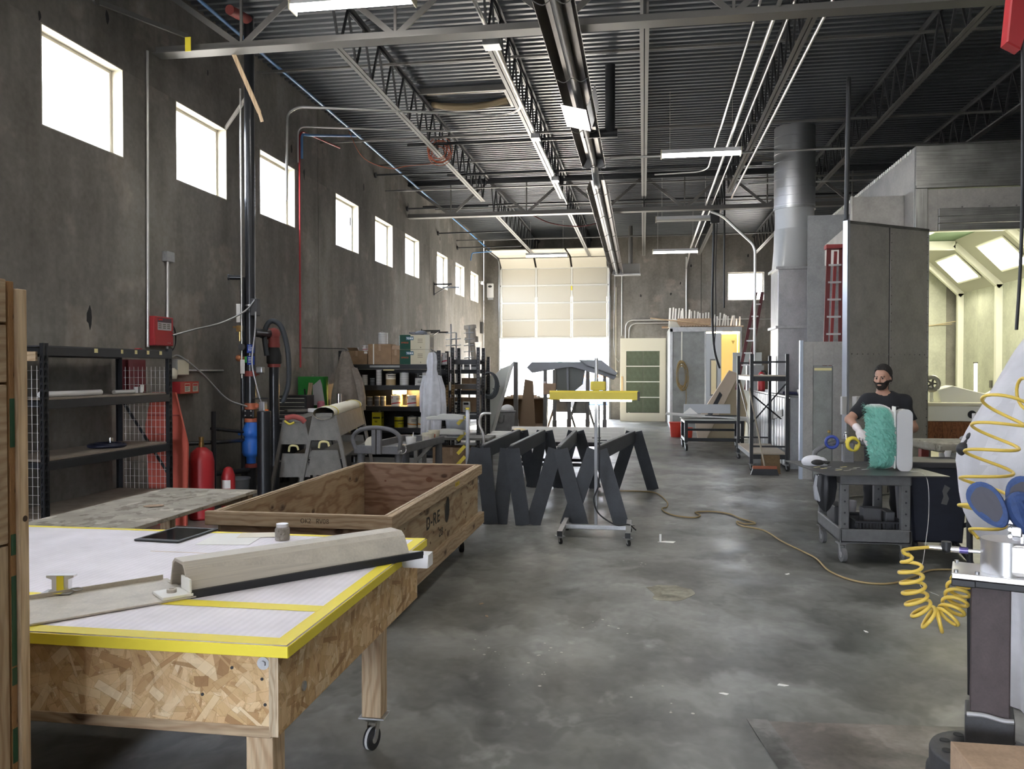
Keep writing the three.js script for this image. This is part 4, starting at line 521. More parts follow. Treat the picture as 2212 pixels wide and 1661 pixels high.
// ------------------------------------------------------------------ tool chest and bits in the left corner
{ const o = thing('tool_chest', 'black tool chest with pale drawer handles by the left wall', 'tool chest', [-5.28, 0, -12.0], 8 * D); mesh('body', rbx(-.22, .22, .1, 1.32, -.22, .22, .01), M.black, o); for (let k = 0; k < 7; k++) { const d = mesh('drawer', rbx(-.2, .2, .86 + k * .062, .915 + k * .062, .22, .232, .003), M.darkGrey, o); mesh('handle', rbx(-.19, .19, .9 + k * .062, .914 + k * .062, .232, .245, .004), M.conduit, d); } for (const x of [-.18, .18]) for (const z of [-.16, .16]) mesh('wheel', cylX(.05, .03, x, .05, z, 16), M.rubber, o); }
{ const o = thing('green_cabinet', 'small bright green metal cabinet against the left wall', 'cabinet', [-5.4, 0, -12.95]); mesh('body', rbx(-.2, .2, .6, 1.6, -.16, .16, .01), M.green, o); mesh('stand', [rbx(-.18, -.14, 0, .6, -.14, -.1, .004), rbx(.14, .18, 0, .6, -.14, -.1, .004), rbx(-.18, -.14, 0, .6, .1, .14, .004), rbx(.14, .18, 0, .6, .1, .14, .004)], M.steelGrey, o); mesh('carry_handle', path([[-.03, 1.6, 0], [-.02, 1.63, 0], [.02, 1.63, 0], [.03, 1.6, 0]], .005, 12, 6), M.chrome, o); mesh('cord', path([[-.08, 1.4, .165], [-.06, 1.2, .18], [-.1, 1.0, .165]], .012, 16, 6), M.black, o); }
one('wood_strip', 'pale wooden strip leaning on the green cabinet', 'strip', bar([-5.46, .0, -12.5], [-5.36, 1.5, -12.76], .07, .015), M.lumberPale, [0, 0, 0], 0, null, 'y');
one('plastic_wedge', 'grey angular plastic piece leaning on the green cabinet', 'plastic part', extr([[-.1, 0], [.1, 0], [.05, .34], [.02, .42], [-.1, .32]], .008), mat([.5, .5, .52], .5), [-5.18, 1.14, -12.66], .1);
one('plastic_bottle', 'pink squeeze bottle with white label on the side bench', 'bottle', [lathe([[0, 0], [.055, 0], [.06, .01], [.06, .17], [.045, .2], [.0, .205]], 20)], mat([.42, .12, .16], .35), [-5.0, 1.02, -12.3]);
one('tin_can', 'shiny steel can on the side bench', 'can', cyl(.045, .16, 0, .08, 0, 20), M.chrome, [-4.82, 1.17, -12.6]);
{ const o = thing('side_bench', 'dark side bench under the pink bottle', 'bench', [-4.93, 0, -12.52]); mesh('bench_top', rbx(-.16, .3, .98, 1.01, -.2, .25, .005), M.steelGrey, o); mesh('base', rbx(-.14, .28, 0, .98, -.18, .22, .005), M.black, o); mesh('block', rbx(.02, .22, 1.01, 1.16, -.2, -.06, .01), M.horseGrey, o); }
// hanging work clothes
function garment(prof, depth, seedN, arms) {             // folded cloth tube from a list of [y, half width]
  const N = 56, pos = [], idx = [], R = prof.length;
  for (let j = 0; j < R; j++) { const [y, w, cx = 0] = prof[j]; for (let i = 0; i < N; i++) { const t = i / N * Math.PI * 2, fold = 1 + .09 * Math.sin(t * 7 + seedN + y * 2.1) + .05 * Math.sin(t * 12 + y * 6) + .03 * Math.sin(y * 23 + t * 3); pos.push(cx + Math.cos(t) * w * fold, y + Math.sin(t * 5 + seedN) * .006, Math.sin(t) * depth * (w * 1.1 + .012) * fold); } }
  for (let j = 0; j < R - 1; j++) for (let i = 0; i < N; i++) { const a = j * N + i, b = j * N + (i + 1) % N, c = a + N, d = b + N; idx.push(a, c, b, b, c, d); }
  const g = new THREE.BufferGeometry(); g.setAttribute('position', new THREE.Float32BufferAttribute(pos, 3)); g.setIndex(idx); g.computeVertexNormals(); return g;
}
{ const o = thing('white_coverall', 'white hooded coverall hanging on the end of the paint shelf', 'coverall', [-3.44, 0, -13.2], 10 * D); mesh('body', garment([[2.0, .004], [1.99, .05], [1.95, .07], [1.85, .085], [1.72, .075], [1.66, .09], [1.5, .13], [1.3, .155], [1.15, .16], [1.05, .165], [.98, .16], [.92, .12, -.03]], .55, 1), M.coverall, o); mesh('trouser_leg', garment([[1.05, .1, -.07], [.85, .1, -.08], [.7, .09, -.09], [.58, .085, -.1], [.57, .01, -.1]], .6, 4), M.coverall, o); mesh('trouser_leg', garment([[1.05, .1, .06], [.85, .09, .06], [.7, .08, .06], [.6, .075, .07], [.59, .01, .07]], .6, 7), M.coverall, o); mesh('sleeve', garment([[1.62, .05, .1], [1.4, .065, .155], [1.1, .06, .175], [.95, .05, .18], [.94, .01, .18]], .6, 2), M.coverall, o); mesh('sleeve', garment([[1.62, .05, -.1], [1.4, .06, -.14], [1.15, .055, -.15], [1.02, .045, -.15], [1.01, .01, -.15]], .6, 3), M.coverall, o); mesh('hook', path([[0, 1.98, 0], [0, 2.04, 0], [-.02, 2.05, -.1], [.04, 2.0, -.83]], .006, 16, 5), M.steel, o); }
{ const o = thing('dirty_overall', 'stained brown overall hanging beside the paint shelf', 'overall', [-4.9, 0, -13.1], 5 * D); mesh('body', garment([[2.02, .004], [2.01, .06], [1.92, .09], [1.8, .12], [1.7, .16], [1.5, .19], [1.3, .21], [1.15, .22], [1.0, .2], [.99, .01]], .6, 5), M.clothDirty, o); mesh('sleeve', garment([[1.75, .06, .14], [1.5, .08, .23], [1.25, .07, .27], [1.05, .06, .28], [1.04, .01, .28]], .6, 9), M.clothDirty, o); mesh('hook', path([[0, 2.0, 0], [0, 2.06, 0], [-.3, 2.07, -.05], [-.76, 2.08, -.05]], .006, 16, 5), M.steel, o); }
// ------------------------------------------------------------------ paint shelf and what stands on it
const SH = { x0: -5.33, x1: -3.53, z: -14.0, y: [.3, .69, 1.07, 1.44, 1.81] };
function shelfRack(name, label, x0, x1, z, d, ys, H, boards = true) {
  const o = thing(name, label, 'shelving', [(x0 + x1) / 2, 0, z]); const w = (x1 - x0) / 2;
  for (const x of [-w, w]) for (const k of [0, -d]) { mesh('upright', [bx(x - .03, x + .03, 0, H, k - .004, k + .004), bx(x - .03, x - .024, 0, H, k - .05, k), bx(x + .024, x + .03, 0, H, k - .05, k)], M.blackMetal, o, 'y'); const g = []; for (let y = .1; y < H - .05; y += .055) g.push(bx(x - .012, x - .005, y, y + .03, k + .004, k + .0055), bx(x + .005, x + .012, y, y + .03, k + .004, k + .0055)); mesh('slot_row', g, mat([.14, .14, .14], .6), o); }
  for (const y of ys) { mesh('front_beam', rbx(-w + .03, w - .03, y - .085, y - .002, -.02, .012, .004), M.blackMetal, o); mesh('rear_beam', rbx(-w + .03, w - .03, y - .085, y - .002, -d - .012, -d + .02, .004), M.blackMetal, o); if (boards) mesh('shelf_board', rbx(-w + .03, w - .03, y - .018, y, -d + .02, -.02, .002), M.darkGrey, o); }
  for (const x of [-w, w]) mesh('end_brace', bar([x, .3, -.02], [x, 1.3, -d + .02], .02, .006, V(1, 0, 0)), M.blackMetal, o);
  return o;
}
const ps = shelfRack('paint_shelf', 'black shelving unit loaded with paint cans', SH.x0, SH.x1, SH.z, .6, SH.y, 2.05);
mesh('back_panel', rbx(-.87, .87, .1, 1.72, -.625, -.615, .002), M.black, ps); mesh('label_strip', rbx(-.35, .2, 1.755, 1.79, .013, .015, .001), M.ductGrey, ps); mesh('label_strip', rbx(-.1, .1, 1.7, 1.72, .0145, .016, .001), M.masking, ps);
const canTex = {
  red: canvasTex(256, 128, (g) => { g.fillStyle = '#d5d3d2'; g.fillRect(0, 0, 256, 128); g.strokeStyle = '#b5152c'; g.lineWidth = 12; g.beginPath(); g.moveTo(0, 110); g.quadraticCurveTo(120, 60, 256, 118); g.stroke(); g.fillStyle = '#777'; g.fillRect(80, 30, 60, 6); g.fillRect(80, 44, 44, 6); g.fillStyle = '#a11'; g.fillRect(30, 20, 14, 14); }),
  orange: canvasTex(256, 128, (g) => { g.fillStyle = '#d8d4c8'; g.fillRect(0, 0, 256, 128); g.strokeStyle = '#d98718'; g.lineWidth = 12; g.beginPath(); g.moveTo(0, 80); g.quadraticCurveTo(140, 90, 256, 126); g.stroke(); g.fillStyle = '#666'; g.fillRect(70, 30, 70, 7); g.fillRect(70, 46, 50, 7); }),
  yellow: canvasTex(256, 128, (g) => { g.fillStyle = '#b5ab14'; g.fillRect(0, 0, 256, 128); g.fillStyle = '#23220e'; g.fillRect(20, 40, 200, 14); g.font = 'bold 20px sans-serif'; g.fillText('PRIMER', 70, 86); }),
  plain: canvasTex(128, 64, (g) => { g.fillStyle = '#c9c9c7'; g.fillRect(0, 0, 128, 64); g.fillStyle = '#aaa'; for (let k = 0; k < 5; k++) g.fillRect(0, 10 + k * 12, 128, 2); }),
  tan: canvasTex(256, 128, (g) => { g.fillStyle = '#a58f68'; g.fillRect(0, 0, 256, 128); g.fillStyle = '#ddd8c8'; g.fillRect(0, 0, 256, 60); g.fillStyle = '#222'; g.fillRect(60, 14, 110, 12); g.fillRect(60, 34, 80, 6); }),
  dark: canvasTex(256, 128, (g) => { g.fillStyle = '#bdbdb8'; g.fillRect(0, 0, 256, 128); g.fillStyle = '#17181a'; g.fillRect(0, 0, 256, 50); g.fillStyle = '#eee'; g.font = 'bold 22px sans-serif'; g.fillText('PAINT', 90, 34); g.fillStyle = '#555'; g.fillRect(70, 80, 90, 6); g.fillRect(70, 96, 60, 6); }),
  teal: canvasTex(256, 128, (g) => { g.fillStyle = '#dfe0dc'; g.fillRect(0, 0, 256, 128); g.fillStyle = '#1d6d68'; g.fillRect(20, 40, 216, 78); g.fillStyle = '#111'; g.fillRect(60, 8, 130, 18); g.fillStyle = '#e8eee8'; g.fillRect(60, 56, 100, 8); g.fillRect(60, 74, 70, 8); }),
  grey: canvasTex(128, 64, (g) => { g.fillStyle = '#5c6066'; g.fillRect(0, 0, 128, 64); g.fillStyle = '#8b8f95'; g.fillRect(20, 20, 60, 8); }),
  pink: canvasTex(256, 128, (g) => { g.fillStyle = '#c9c3c3'; g.fillRect(0, 0, 256, 128); g.fillStyle = '#a01542'; g.fillRect(0, 40, 256, 70); g.fillStyle = '#f0d5de'; for (let k = 0; k < 3; k++) g.fillRect(60, 50 + k * 18, 120, 6); }),
};
const canMat = Object.fromEntries(Object.entries(canTex).map(([k, t]) => [k, new THREE.MeshPhysicalMaterial({ map: t, roughness: .4 })]));
const canLab = { red: 'white paint can with red swoosh', orange: 'white paint can with orange stripe', yellow: 'yellow primer can', plain: 'plain white paint can', tan: 'tan and white filler can', dark: 'white can with black top label', teal: 'white and teal can', grey: 'dark grey can', pink: 'white can with magenta label' };
function can(kind, x, y, z, where, r = .083, h = .19, handle = true) {
  const o = thing('paint_can', canLab[kind] + ' ' + where, 'can', [x, y, z], rr(-.25, .25), 'paint cans on the shelves');
  mesh('body', new THREE.CylinderGeometry(r, r, h, 28, 1, true, Math.PI / 2, Math.PI * 2).rotateY(Math.PI).translate(0, h / 2, 0), canMat[kind], o); mesh('lid', [cyl(r, .006, 0, h - .001, 0, 24), new THREE.TorusGeometry(r, .004, 6, 28).rotateX(Math.PI / 2).translate(0, h, 0), cyl(r, .004, 0, .002, 0, 24)], M.alu, o);
  if (handle) mesh('bail_handle', new THREE.TorusGeometry(r * 1.02, .003, 5, 20, Math.PI).rotateX(.5).translate(0, h * .72, .0), M.galv, o);
  return o;
}
const zc = SH.z - .14;
can('yellow', -5.13, SH.y[3], zc, 'at the left end of the upper can shelf', .06, .24, false); can('plain', -4.92, SH.y[3], zc, 'slim, near the left on the upper can shelf', .05, .18); can('grey', -4.78, SH.y[3], zc, 'short and narrow on the upper can shelf', .04, .12, false); can('plain', -4.66, SH.y[3], zc, 'tall and narrow on the upper can shelf', .05, .27, false); can('tan', -4.44, SH.y[3], zc, 'in the middle of the upper can shelf', .09, .2); can('plain', -4.19, SH.y[3], zc, 'just right of the tan can', .083, .22); can('dark', -3.93, SH.y[3], zc, 'right of centre on the upper can shelf', .065, .21, false); can('plain', -3.77, SH.y[3], zc, 'beside the coverall on the upper can shelf', .09, .22); can('teal', -3.6, SH.y[3], zc, 'partly behind the white coverall', .075, .2, false);
can('grey', -5.05, SH.y[2], zc - .05, 'wide, at the left of the middle shelf', .12, .16, false); can('grey', -4.83, SH.y[2], zc, 'beside the wide grey tin on the middle shelf', .05, .16, false); can('grey', -4.7, SH.y[2], zc - .02, 'third from left on the middle shelf', .05, .17, false); can('grey', -4.58, SH.y[2], zc, 'just left of the red swoosh can', .045, .17, false); can('red', -4.33, SH.y[2], zc + .06, 'left one on the middle shelf'); can('red', -4.04, SH.y[2], zc + .06, 'right one on the middle shelf');
{ const b = can('yellow', -4.68, SH.y[1], zc, 'square and tall on the lower shelf', .095, .27, false); b.children[0].geometry = box(.17, .27, .17, 0, .135, 0); b.children[1].geometry = merge([rbx(-.087, .087, .268, .276, -.087, .087, .004), cyl(.02, .02, .03, .285, 0, 12)]); b.rotation.y = .05; }
can('yellow', -4.29, SH.y[1], zc, 'round and squat on the lower shelf', .083, .19, false); can('orange', -4.05, SH.y[1], zc, 'left one on the lower shelf'); can('orange', -3.86, SH.y[1], zc, 'right one on the lower shelf'); can('plain', -3.71, SH.y[1], zc, 'slim, at the right of the lower shelf', .04, .19, false); can('grey', -3.62, SH.y[1], zc - .04, 'small, at the right end of the lower shelf', .035, .19, false); can('pink', -4.2, .31, zc - .02, 'on the lowest shelf', .1, .26);
{ const o = thing('lit_work_lamp', 'glowing amber lamp among tins on the middle shelf', 'lamp', [-4.36, SH.y[2], SH.z - .4]); mesh('lamp_shade', rbx(-.12, .12, .2, .34, -.06, .06, .01), lampMat([1, .5, .14], 1.0), o); mesh('base', rbx(-.05, .05, 0, .2, -.05, .05, .01), M.cardTan, o); const l = new THREE.PointLight(rgb(1, .6, .2), 1.1); l.position.set(-4.2, SH.y[2] + .26, SH.z - .27); l.shadow.radius = 2; l.castShadow = true; l.name = 'amber_glow'; scene.add(l); }
one('carton', 'open brown carton at the back of the middle shelf', 'carton', [rbx(-.14, .14, 0, .2, -.1, .1, .003), bx(-.14, .14, .2, .206, -.1, .0)], M.cardDark, [-3.76, SH.y[2], SH.z - .3]);
function carton(label, x, y, z, w, h, d, turn = 0, extra) { const o = thing('carton', label, 'carton', [x, y, z], turn, 'cartons on the shelves'); mesh('box', rbx(-w / 2, w / 2, 0, h, -d / 2, d / 2, .003), M.card, o); mesh('packing_tape', [rbx(-.02, .02, h, h + .001, -d / 2, d / 2, .0004, 1), rbx(-.02, .02, h * .6, h, d / 2, d / 2 + .001, .0004, 1)], M.cardTan, o); if (extra) extra(o); return o; }
const zt = SH.z - .24, yt = SH.y[4];
carton('dim brown carton at the left end above the paint shelf', -5.17, yt, zt - .25, .26, .22, .2); carton('low brown carton with red and white can on top of the paint shelf', -5.035, yt, zt + .04, .38, .24, .34, 0, (o) => { mesh('flap', new THREE.BoxGeometry(.18, .004, .14).rotateX(-.5).translate(-.05, .26, .2), M.card, o); mesh('side_tag', rbx(.14, .2, .19, .23, .171, .173, .001), M.paper, o); });
carton('tall square brown carton in the middle of the top shelf', -4.63, yt, zt, .42, .36, .36, .06, (o) => { mesh('strap', [rbx(-.12, -.1, 0, .361, .1805, .182, .0005, 1), rbx(-.12, -.1, .3605, .362, -.18, .18, .0005, 1)], M.paper, o); mesh('front_panel', rbx(-.03, .19, .02, .24, .1805, .183, .001), M.card, o); });
carton('small brown carton with an open flap beside the green boxes', -4.335, yt, zt, .16, .26, .3, 0, (o) => mesh('flap', new THREE.BoxGeometry(.155, .004, .09).rotateX(.9).translate(0, .3, .12), M.cardTan, o));
for (const [k, l] of [[0, 'lower green and white wipes carton on the top shelf'], [1, 'upper green and white wipes carton with a mask on it']]) { const o = thing('wipes_carton', l, 'carton', [-3.98, yt + k * .262, zt + .02], .02, 'green and white wipes cartons'); mesh('box', rbx(-.27, .27, 0, .258, -.16, .16, .003), mat([.62, .58, .47], .85), o);
  print('printed_front', .46, .256, 256, (g, w, h) => { g.fillStyle = '#cfc6ac'; g.fillRect(0, 0, w, h); g.fillStyle = '#1d4b3d'; g.fillRect(0, 0, w * .42, h); g.fillStyle = '#3c6274'; g.fillRect(w * .24, 16, 78, 36); g.fillStyle = '#fff'; g.font = 'bold 27px sans-serif'; g.fillText('TORK', w * .26, 44); g.fillStyle = '#c4512f'; g.font = 'bold 22px sans-serif'; g.fillText('XPRESS', 12, 84); g.fillStyle = '#8d866f'; for (let j = 0; j < 3; j++) g.fillRect(w * .7, 40 + j * 16, 50, 6); g.fillRect(w * .8, 118, 10, 12); }, o, [-.04, .129, .1615]); mesh('side_print', rbx(.2701, .271, .04, .22, -.12, .12, .0004, 1), mat([.45, .42, .36], .85), o); }
{ const o = thing('respirator_mask', 'grey respirator mask lying on the green cartons', 'mask', [-3.95, yt + .522, zt + .04]); mesh('shell', [sph(.09, .04, .035, 0, 18).scale(1.3, .62, 1), bx(-.16, -.02, .02, .05, -.04, .04)], mat([.16, .17, .2], .5), o); mesh('strap', path([[-.15, .03, .04], [-.05, .0, .1], [.08, .0, .1], [.14, .03, .04]], .006, 16, 5), M.rubber, o); }
can('red', -4.95, yt + .242, zt, 'on the low carton, dark label', .05, .1, false); can('plain', -4.62, yt + .362, zt - .02, 'with red handle on the tall carton', .085, .2); can('plain', -4.3, yt + .27, zt - .18, 'behind the small open carton, top shelf', .07, .24, false); can('grey', -3.62, yt, zt, 'green, behind the coverall hood', .06, .22); can('red', -3.5, yt, zt - .05, 'dark red, at the right end of the top shelf', .05, .2, false); can('pink', -5.1, yt + .2, zt + .02, 'red and white, on the left carton', .035, .1, false);
// ------------------------------------------------------------------ second rack near the door
const r2 = shelfRack('parts_rack', 'narrow black rack with cartons near the far left corner', -4.2, -3.33, -17, .6, [.35, .82, 1.28, 1.72], 2.0);
mesh('drop_bracket', path([[.42, 1.9, .05], [.52, 1.9, .05], [.52, 1.7, .05]], .01, 10, 5), M.steel, r2);
shelfRack('end_rack', 'black rack end standing just right of the hanging coverall', -3.42, -2.95, -14.6, .5, [.35, .9, 1.45, 1.9], 2.12, true);
carton('large tan carton with two white boxes before it', -3.78, .82, -17.28, .62, .3, .3); carton('tan carton on the upper level of the narrow rack', -3.62, 1.28, -17.28, .4, .26, .3);
for (const [x, l] of [[-3.9, 'left white box with black label in the narrow rack'], [-3.7, 'right white box with black label in the narrow rack']]) { const o = thing('filter_box', l, 'box', [x, .82, -17.08], 0, 'white labelled boxes'); mesh('box', rbx(-.075, .075, 0, .22, -.05, .05, .003), M.paper, o); print('label', .13, .2, 64, (g, w, h) => { g.fillStyle = '#d9d6cf'; g.fillRect(0, 0, w, h); g.fillStyle = '#16181f'; g.fillRect(6, 4, w - 12, 22); g.fillRect(18, 62, 26, 10); g.fillRect(22, 86, 20, 5); }, o, [0, .11, .0505]); }
{ const o = thing('filter_box', 'white and black boxes on the upper level of the narrow rack', 'box', [-3.98, 1.28, -17.2]); mesh('box', rbx(-.11, .11, 0, .18, -.08, .08, .003), M.paper, o); mesh('dark_label', rbx(.0, .1, .1, .16, .0802, .082, .001), M.black, o); }
[[-3.85, 'left'], [-3.7, 'middle'], [-3.55, 'right']].forEach(([x, w]) => { const o = thing('filter_box', w + ' one of three small boxes on top of the narrow rack', 'box', [x, 1.72, -17.15]); mesh('box', rbx(-.06, .06, 0, .11, -.05, .05, .003), M.ductGrey, o); mesh('dark_label', rbx(-.055, .055, .06, .1, .0502, .052, .001), M.black, o); });
{ const o = thing('cable_ladder', 'tall thin metal peg racks behind the narrow rack', 'peg rack', [-4.3, 0, -18.2]); for (const [x, h] of [[0, 2.75], [.12, 2.55], [.42, 2.7]]) { mesh('mast', rod([x, 0, 0], [x, h, 0], .018, 8), M.galv, o); for (let y = 1.7; y < h - .1; y += .14) mesh('peg', rod([x - .12, y, 0], [x + .12, y + .02, .02], .011, 6), M.galv, o); } }
{ const o = thing('hose_hank', 'hank of grey hose hung on the right end of the narrow rack', 'hose', [-3.2, 1.42, -16.9]); mesh('loops', [0, 1, 2, 3].map((k) => new THREE.TorusGeometry(1, .08, 7, 32).scale(.15 + k * .012, .24 + k * .01, .16).translate(k * .006, -k * .012, -k * .035)), mat([.1, .11, .12], .6), o); mesh('hook', rod([0, .24, -.1], [-.14, .26, -.1], .01, 6), M.steel, o); }
// wall shelf brackets
[[-20.6, 2.72, 'low wall bracket above the narrow rack'], [-21.9, 4.05, 'upper wall bracket below the seventh window']].forEach(([z, y, l]) => one('wall_bracket', l, 'bracket', [bx(WX, WX + .02, y - .3, y + .05, z - .02, z + .02), bx(WX, WX + .5, y - .02, y + .02, z - .02, z + .02), bar([WX, y - .28, z], [WX + .45, y - .02, z], .02, .02), bx(WX + .02, WX + .5, y - .02, y + .02, z - .9, z - .86)], M.steel));
{ const o = thing('leaning_duct', 'dusty hose fitting pole leaning in the far left corner', 'pole', [-4.4, 0, -20.5]); mesh('pole', rod([.4, 0, 0], [.1, 2.45, 0], .07, 14), M.fibre, o); mesh('collar', [rod([.1, 2.4, 0], [.085, 2.55, 0], .17, 18), rod([.085, 2.55, 0], [.06, 2.75, 0], .13, 18), rod([.06, 2.75, 0], [.05, 2.85, 0], .16, 18)], M.fibre, o); }
// ------------------------------------------------------------------ grey plastic service cart with handle
{ const o = thing('service_cart', 'grey plastic service cart holding cups and tubs', 'cart', [-3.08, 0, -10.3], -4 * D); const w = .3, L = .85;
  mesh('top_shelf', rbx(-w, w, .7, .72, -L, L, .01), M.plasticGrey, o); mesh('shelf_rim', [rbx(-w, -w + .03, .7, .8, -L, L, .01), rbx(w - .03, w, .7, .8, -L, L, .01), rbx(-w, w, .7, .8, -L, -L + .03, .01), rbx(-w, w, .7, .8, L - .03, L, .01)], M.plasticGrey, o); mesh('bottom_shelf', rbx(-w, w, .2, .3, -L, L, .02), M.plasticGrey, o);
  for (const x of [-w + .06, w - .06]) for (const z of [-L + .08, L - .08]) mesh('leg', cyl(.05, .42, x, .5, z, 16, .045), M.plasticGrey, o); for (const x of [-w + .07, w - .07]) for (const z of [-L + .1, L - .1]) caster(o, x, z, .06, .035, .3, .2);
  mesh('handle', path([[-w + .02, .76, L], [-w + .0, .9, L + .02], [-w + .1, .99, L + .03], [0, 1.02, L + .03], [w - .1, .99, L + .03], [w - .0, .9, L + .02], [w - .02, .76, L]], .026, 50, 12), M.plasticGrey, o); mesh('handle_post', [rbx(-.06, -.005, .7, 1.02, L - .01, L + .04, .008), rbx(.005, .06, .7, 1.02, L - .01, L + .04, .008)], M.plasticGrey, o); mesh('hose_clamp', [new THREE.TorusGeometry(.05, .01, 8, 20).rotateY(.6).translate(w + .01, .76, L - .02), cylZ(.02, .06, w - .01, .74, L + .01, 12)], M.chrome, o); }
const cup = (label, x, z, r, h, m, mark) => { const o = thing('mixing_cup', label, 'cup', [x, .721, z], 0, 'mixing cups on the service cart'); mesh('body', lathe([[0, 0], [r * .85, 0], [r, h], [r * .94, h], [r * .8, .006], [0, .006]], 22), m, o); if (mark) mesh('printed_mark', new THREE.CylinderGeometry(r * .97, r * .92, h * .4, 16, 1, true, -.5, 1).translate(0, h * .5, 0), mark, o); return o; };
cup('squat white cup with a stick on the service cart', -2.98, -10.35, .07, .12, M.paper); cup('clear grid marked tub on the service cart', -2.86, -10.75, .085, .14, M.cream, mat([.5, .45, .4], .7)); cup('cream tub with red emblem on the service cart', -2.84, -11.0, .08, .16, M.cream, mat([.5, .2, .12], .7));
one('stir_stick', 'white stir stick standing in the squat cup', 'stick', rod([-2.97, .73, -10.35], [-2.95, .9, -10.36], .006, 6), M.paper); one('cup_lid', 'pale round lid leaning on the cart handle', 'lid', cylZ(.09, .012, 0, .09, 0, 26), M.cream, [-3.25, .722, -9.6], .2); one('rag_pile', 'crumpled white rag on the cart rim', 'rag', sph(.08, 0, .03, 0, 14).scale(1.2, .5, .9), M.paper, [-2.95, .722, -9.75]);
// ------------------------------------------------------------------ drying rack with white trays and tube stand
{ const o = thing('drying_rack', 'yellow armed drying rack holding two white trays', 'drying rack', [-2.75, 0, -12.0]); mesh('mast', rbx(.14, .19, 0, 1.12, -.03, .03, .006), M.galv, o); mesh('mast_cap', rbx(.138, .192, 1.12, 1.15, -.032, .032, .006), M.yellow, o); for (const y of [1.02, .78, .58, .42]) mesh('arm', bar([.13, y, .02], [.02, y - .12, .03], .05, .02), M.yellow, o); mesh('foot', [rbx(-.3, .3, 0, .04, -.03, .03, .006), rbx(.14, .19, .0, .04, -.3, .3, .006)], M.galv, o); mesh('support_arm', [rbx(-.45, .14, .955, .975, -.015, .015, .003), rbx(-.45, .14, .73, .75, -.015, .015, .003)], M.galv, o); }
for (const [y, l] of [[.976, 'upper white stepped tray on the yellow drying rack'], [.751, 'lower white stepped tray on the yellow drying rack']]) one('white_tray', l, 'tray', extr([[-.36, 0], [.2, 0], [.2, .045], [.02, .07], [-.16, .07], [-.2, .04], [-.36, .03]], .22, .002).translate(0, 0, -.11), mat([.62, .62, .58], .6), [-2.83, y + .003, -12], 0, 'white trays');
{ const o = thing('tube_stand', 'thin bent tube stand beside the drying rack', 'stand', [-2.4, 0, -12.3]); mesh('tube', bent([[.12, 1.05, 0], [-.03, 1.05, 0], [-.08, .9, 0], [.0, .72, 0], [0, .02, 0]], .022, .08), M.conduit, o); mesh('foot', cyl(.12, .02, 0, .01, 0, 18), M.galv, o); }
{ const o = thing('parts_bench', 'low cluttered bench of boxes under the drying rack', 'bench', [-3.1, 0, -12.75]); mesh('bench_top', rbx(-.5, .75, .62, .66, -.3, .3, .006), M.horseGrey, o); for (const x of [-.42, .68]) for (const z of [-.24, .24]) mesh('leg', rbx(x - .03, x + .03, 0, .62, z - .03, z + .03, .004), M.horseGrey, o); mesh('knee_brace', bar([-.4, .3, .26], [-.1, .6, .26], .05, .02), M.horseGrey, o); mesh('lower_shelf', rbx(-.45, .7, .18, .2, -.26, .26, .004), M.horseGrey, o); }
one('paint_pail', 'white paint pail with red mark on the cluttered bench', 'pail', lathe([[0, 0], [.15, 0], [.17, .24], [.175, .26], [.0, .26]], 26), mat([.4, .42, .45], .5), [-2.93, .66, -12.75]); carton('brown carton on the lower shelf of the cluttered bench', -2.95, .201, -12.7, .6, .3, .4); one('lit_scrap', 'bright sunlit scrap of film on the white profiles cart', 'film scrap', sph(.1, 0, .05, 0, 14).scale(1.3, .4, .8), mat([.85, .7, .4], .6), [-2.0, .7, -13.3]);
// ------------------------------------------------------------------ four dark sawhorses
function sawhorse(label, nx, fx, nl, fl) {               // beam from near (z -9.1) to far (z -11.7); feet given by x
  const o = thing('steel_sawhorse', label, 'sawhorse', [0, 0, 0], 0, 'dark sawhorses'); const H = .83, zn = -9.12, zf = -11.7;
  mesh('cross_beam', bar([nx, H - .06, zn - .0], [fx, H - .06, zf + .0], .038, .16, V(0, 1, 0)), M.horse, o, 'z');
  for (const [x, z, l] of [[nx, zn + .06, nl], [fx, zf - .06, fl]]) { const s = z > -10 ? 1 : -1; mesh('leg', bar([x - .03, H - .0, z - .02 * s], [l[0], 0, z + .09 * s], .165, .03, V(0, 0, 1)), M.horse, o, 'y'); mesh('leg', bar([x + .03, H - .0, z + .015 * s], [l[1], 0, z + .125 * s], .165, .03, V(0, 0, 1)), M.horse, o, 'y'); }
  mesh('top_cap', [bar([nx, H + .025, zn - .1], [fx, H + .025, zf + .1], .044, .012, V(0, 1, 0))], mat([.22, .22, .22], .6, .2), o);
  return o;
}
sawhorse('leftmost dark sawhorse, beside the open crate', -1.8, -1.76, [-2.02, -1.66], [-1.98, -1.58]);
sawhorse('second dark sawhorse from the left, legs nearly closed', -1.47, -1.4, [-1.57, -1.3], [-1.6, -1.2]);
sawhorse('third dark sawhorse, widest spread legs', -.93, -.95, [-1.2, -.66], [-1.22, -.68]);
sawhorse('rightmost dark sawhorse, angled toward the right', -.5, -.13, [-.82, -.22], [-.42, .14]);
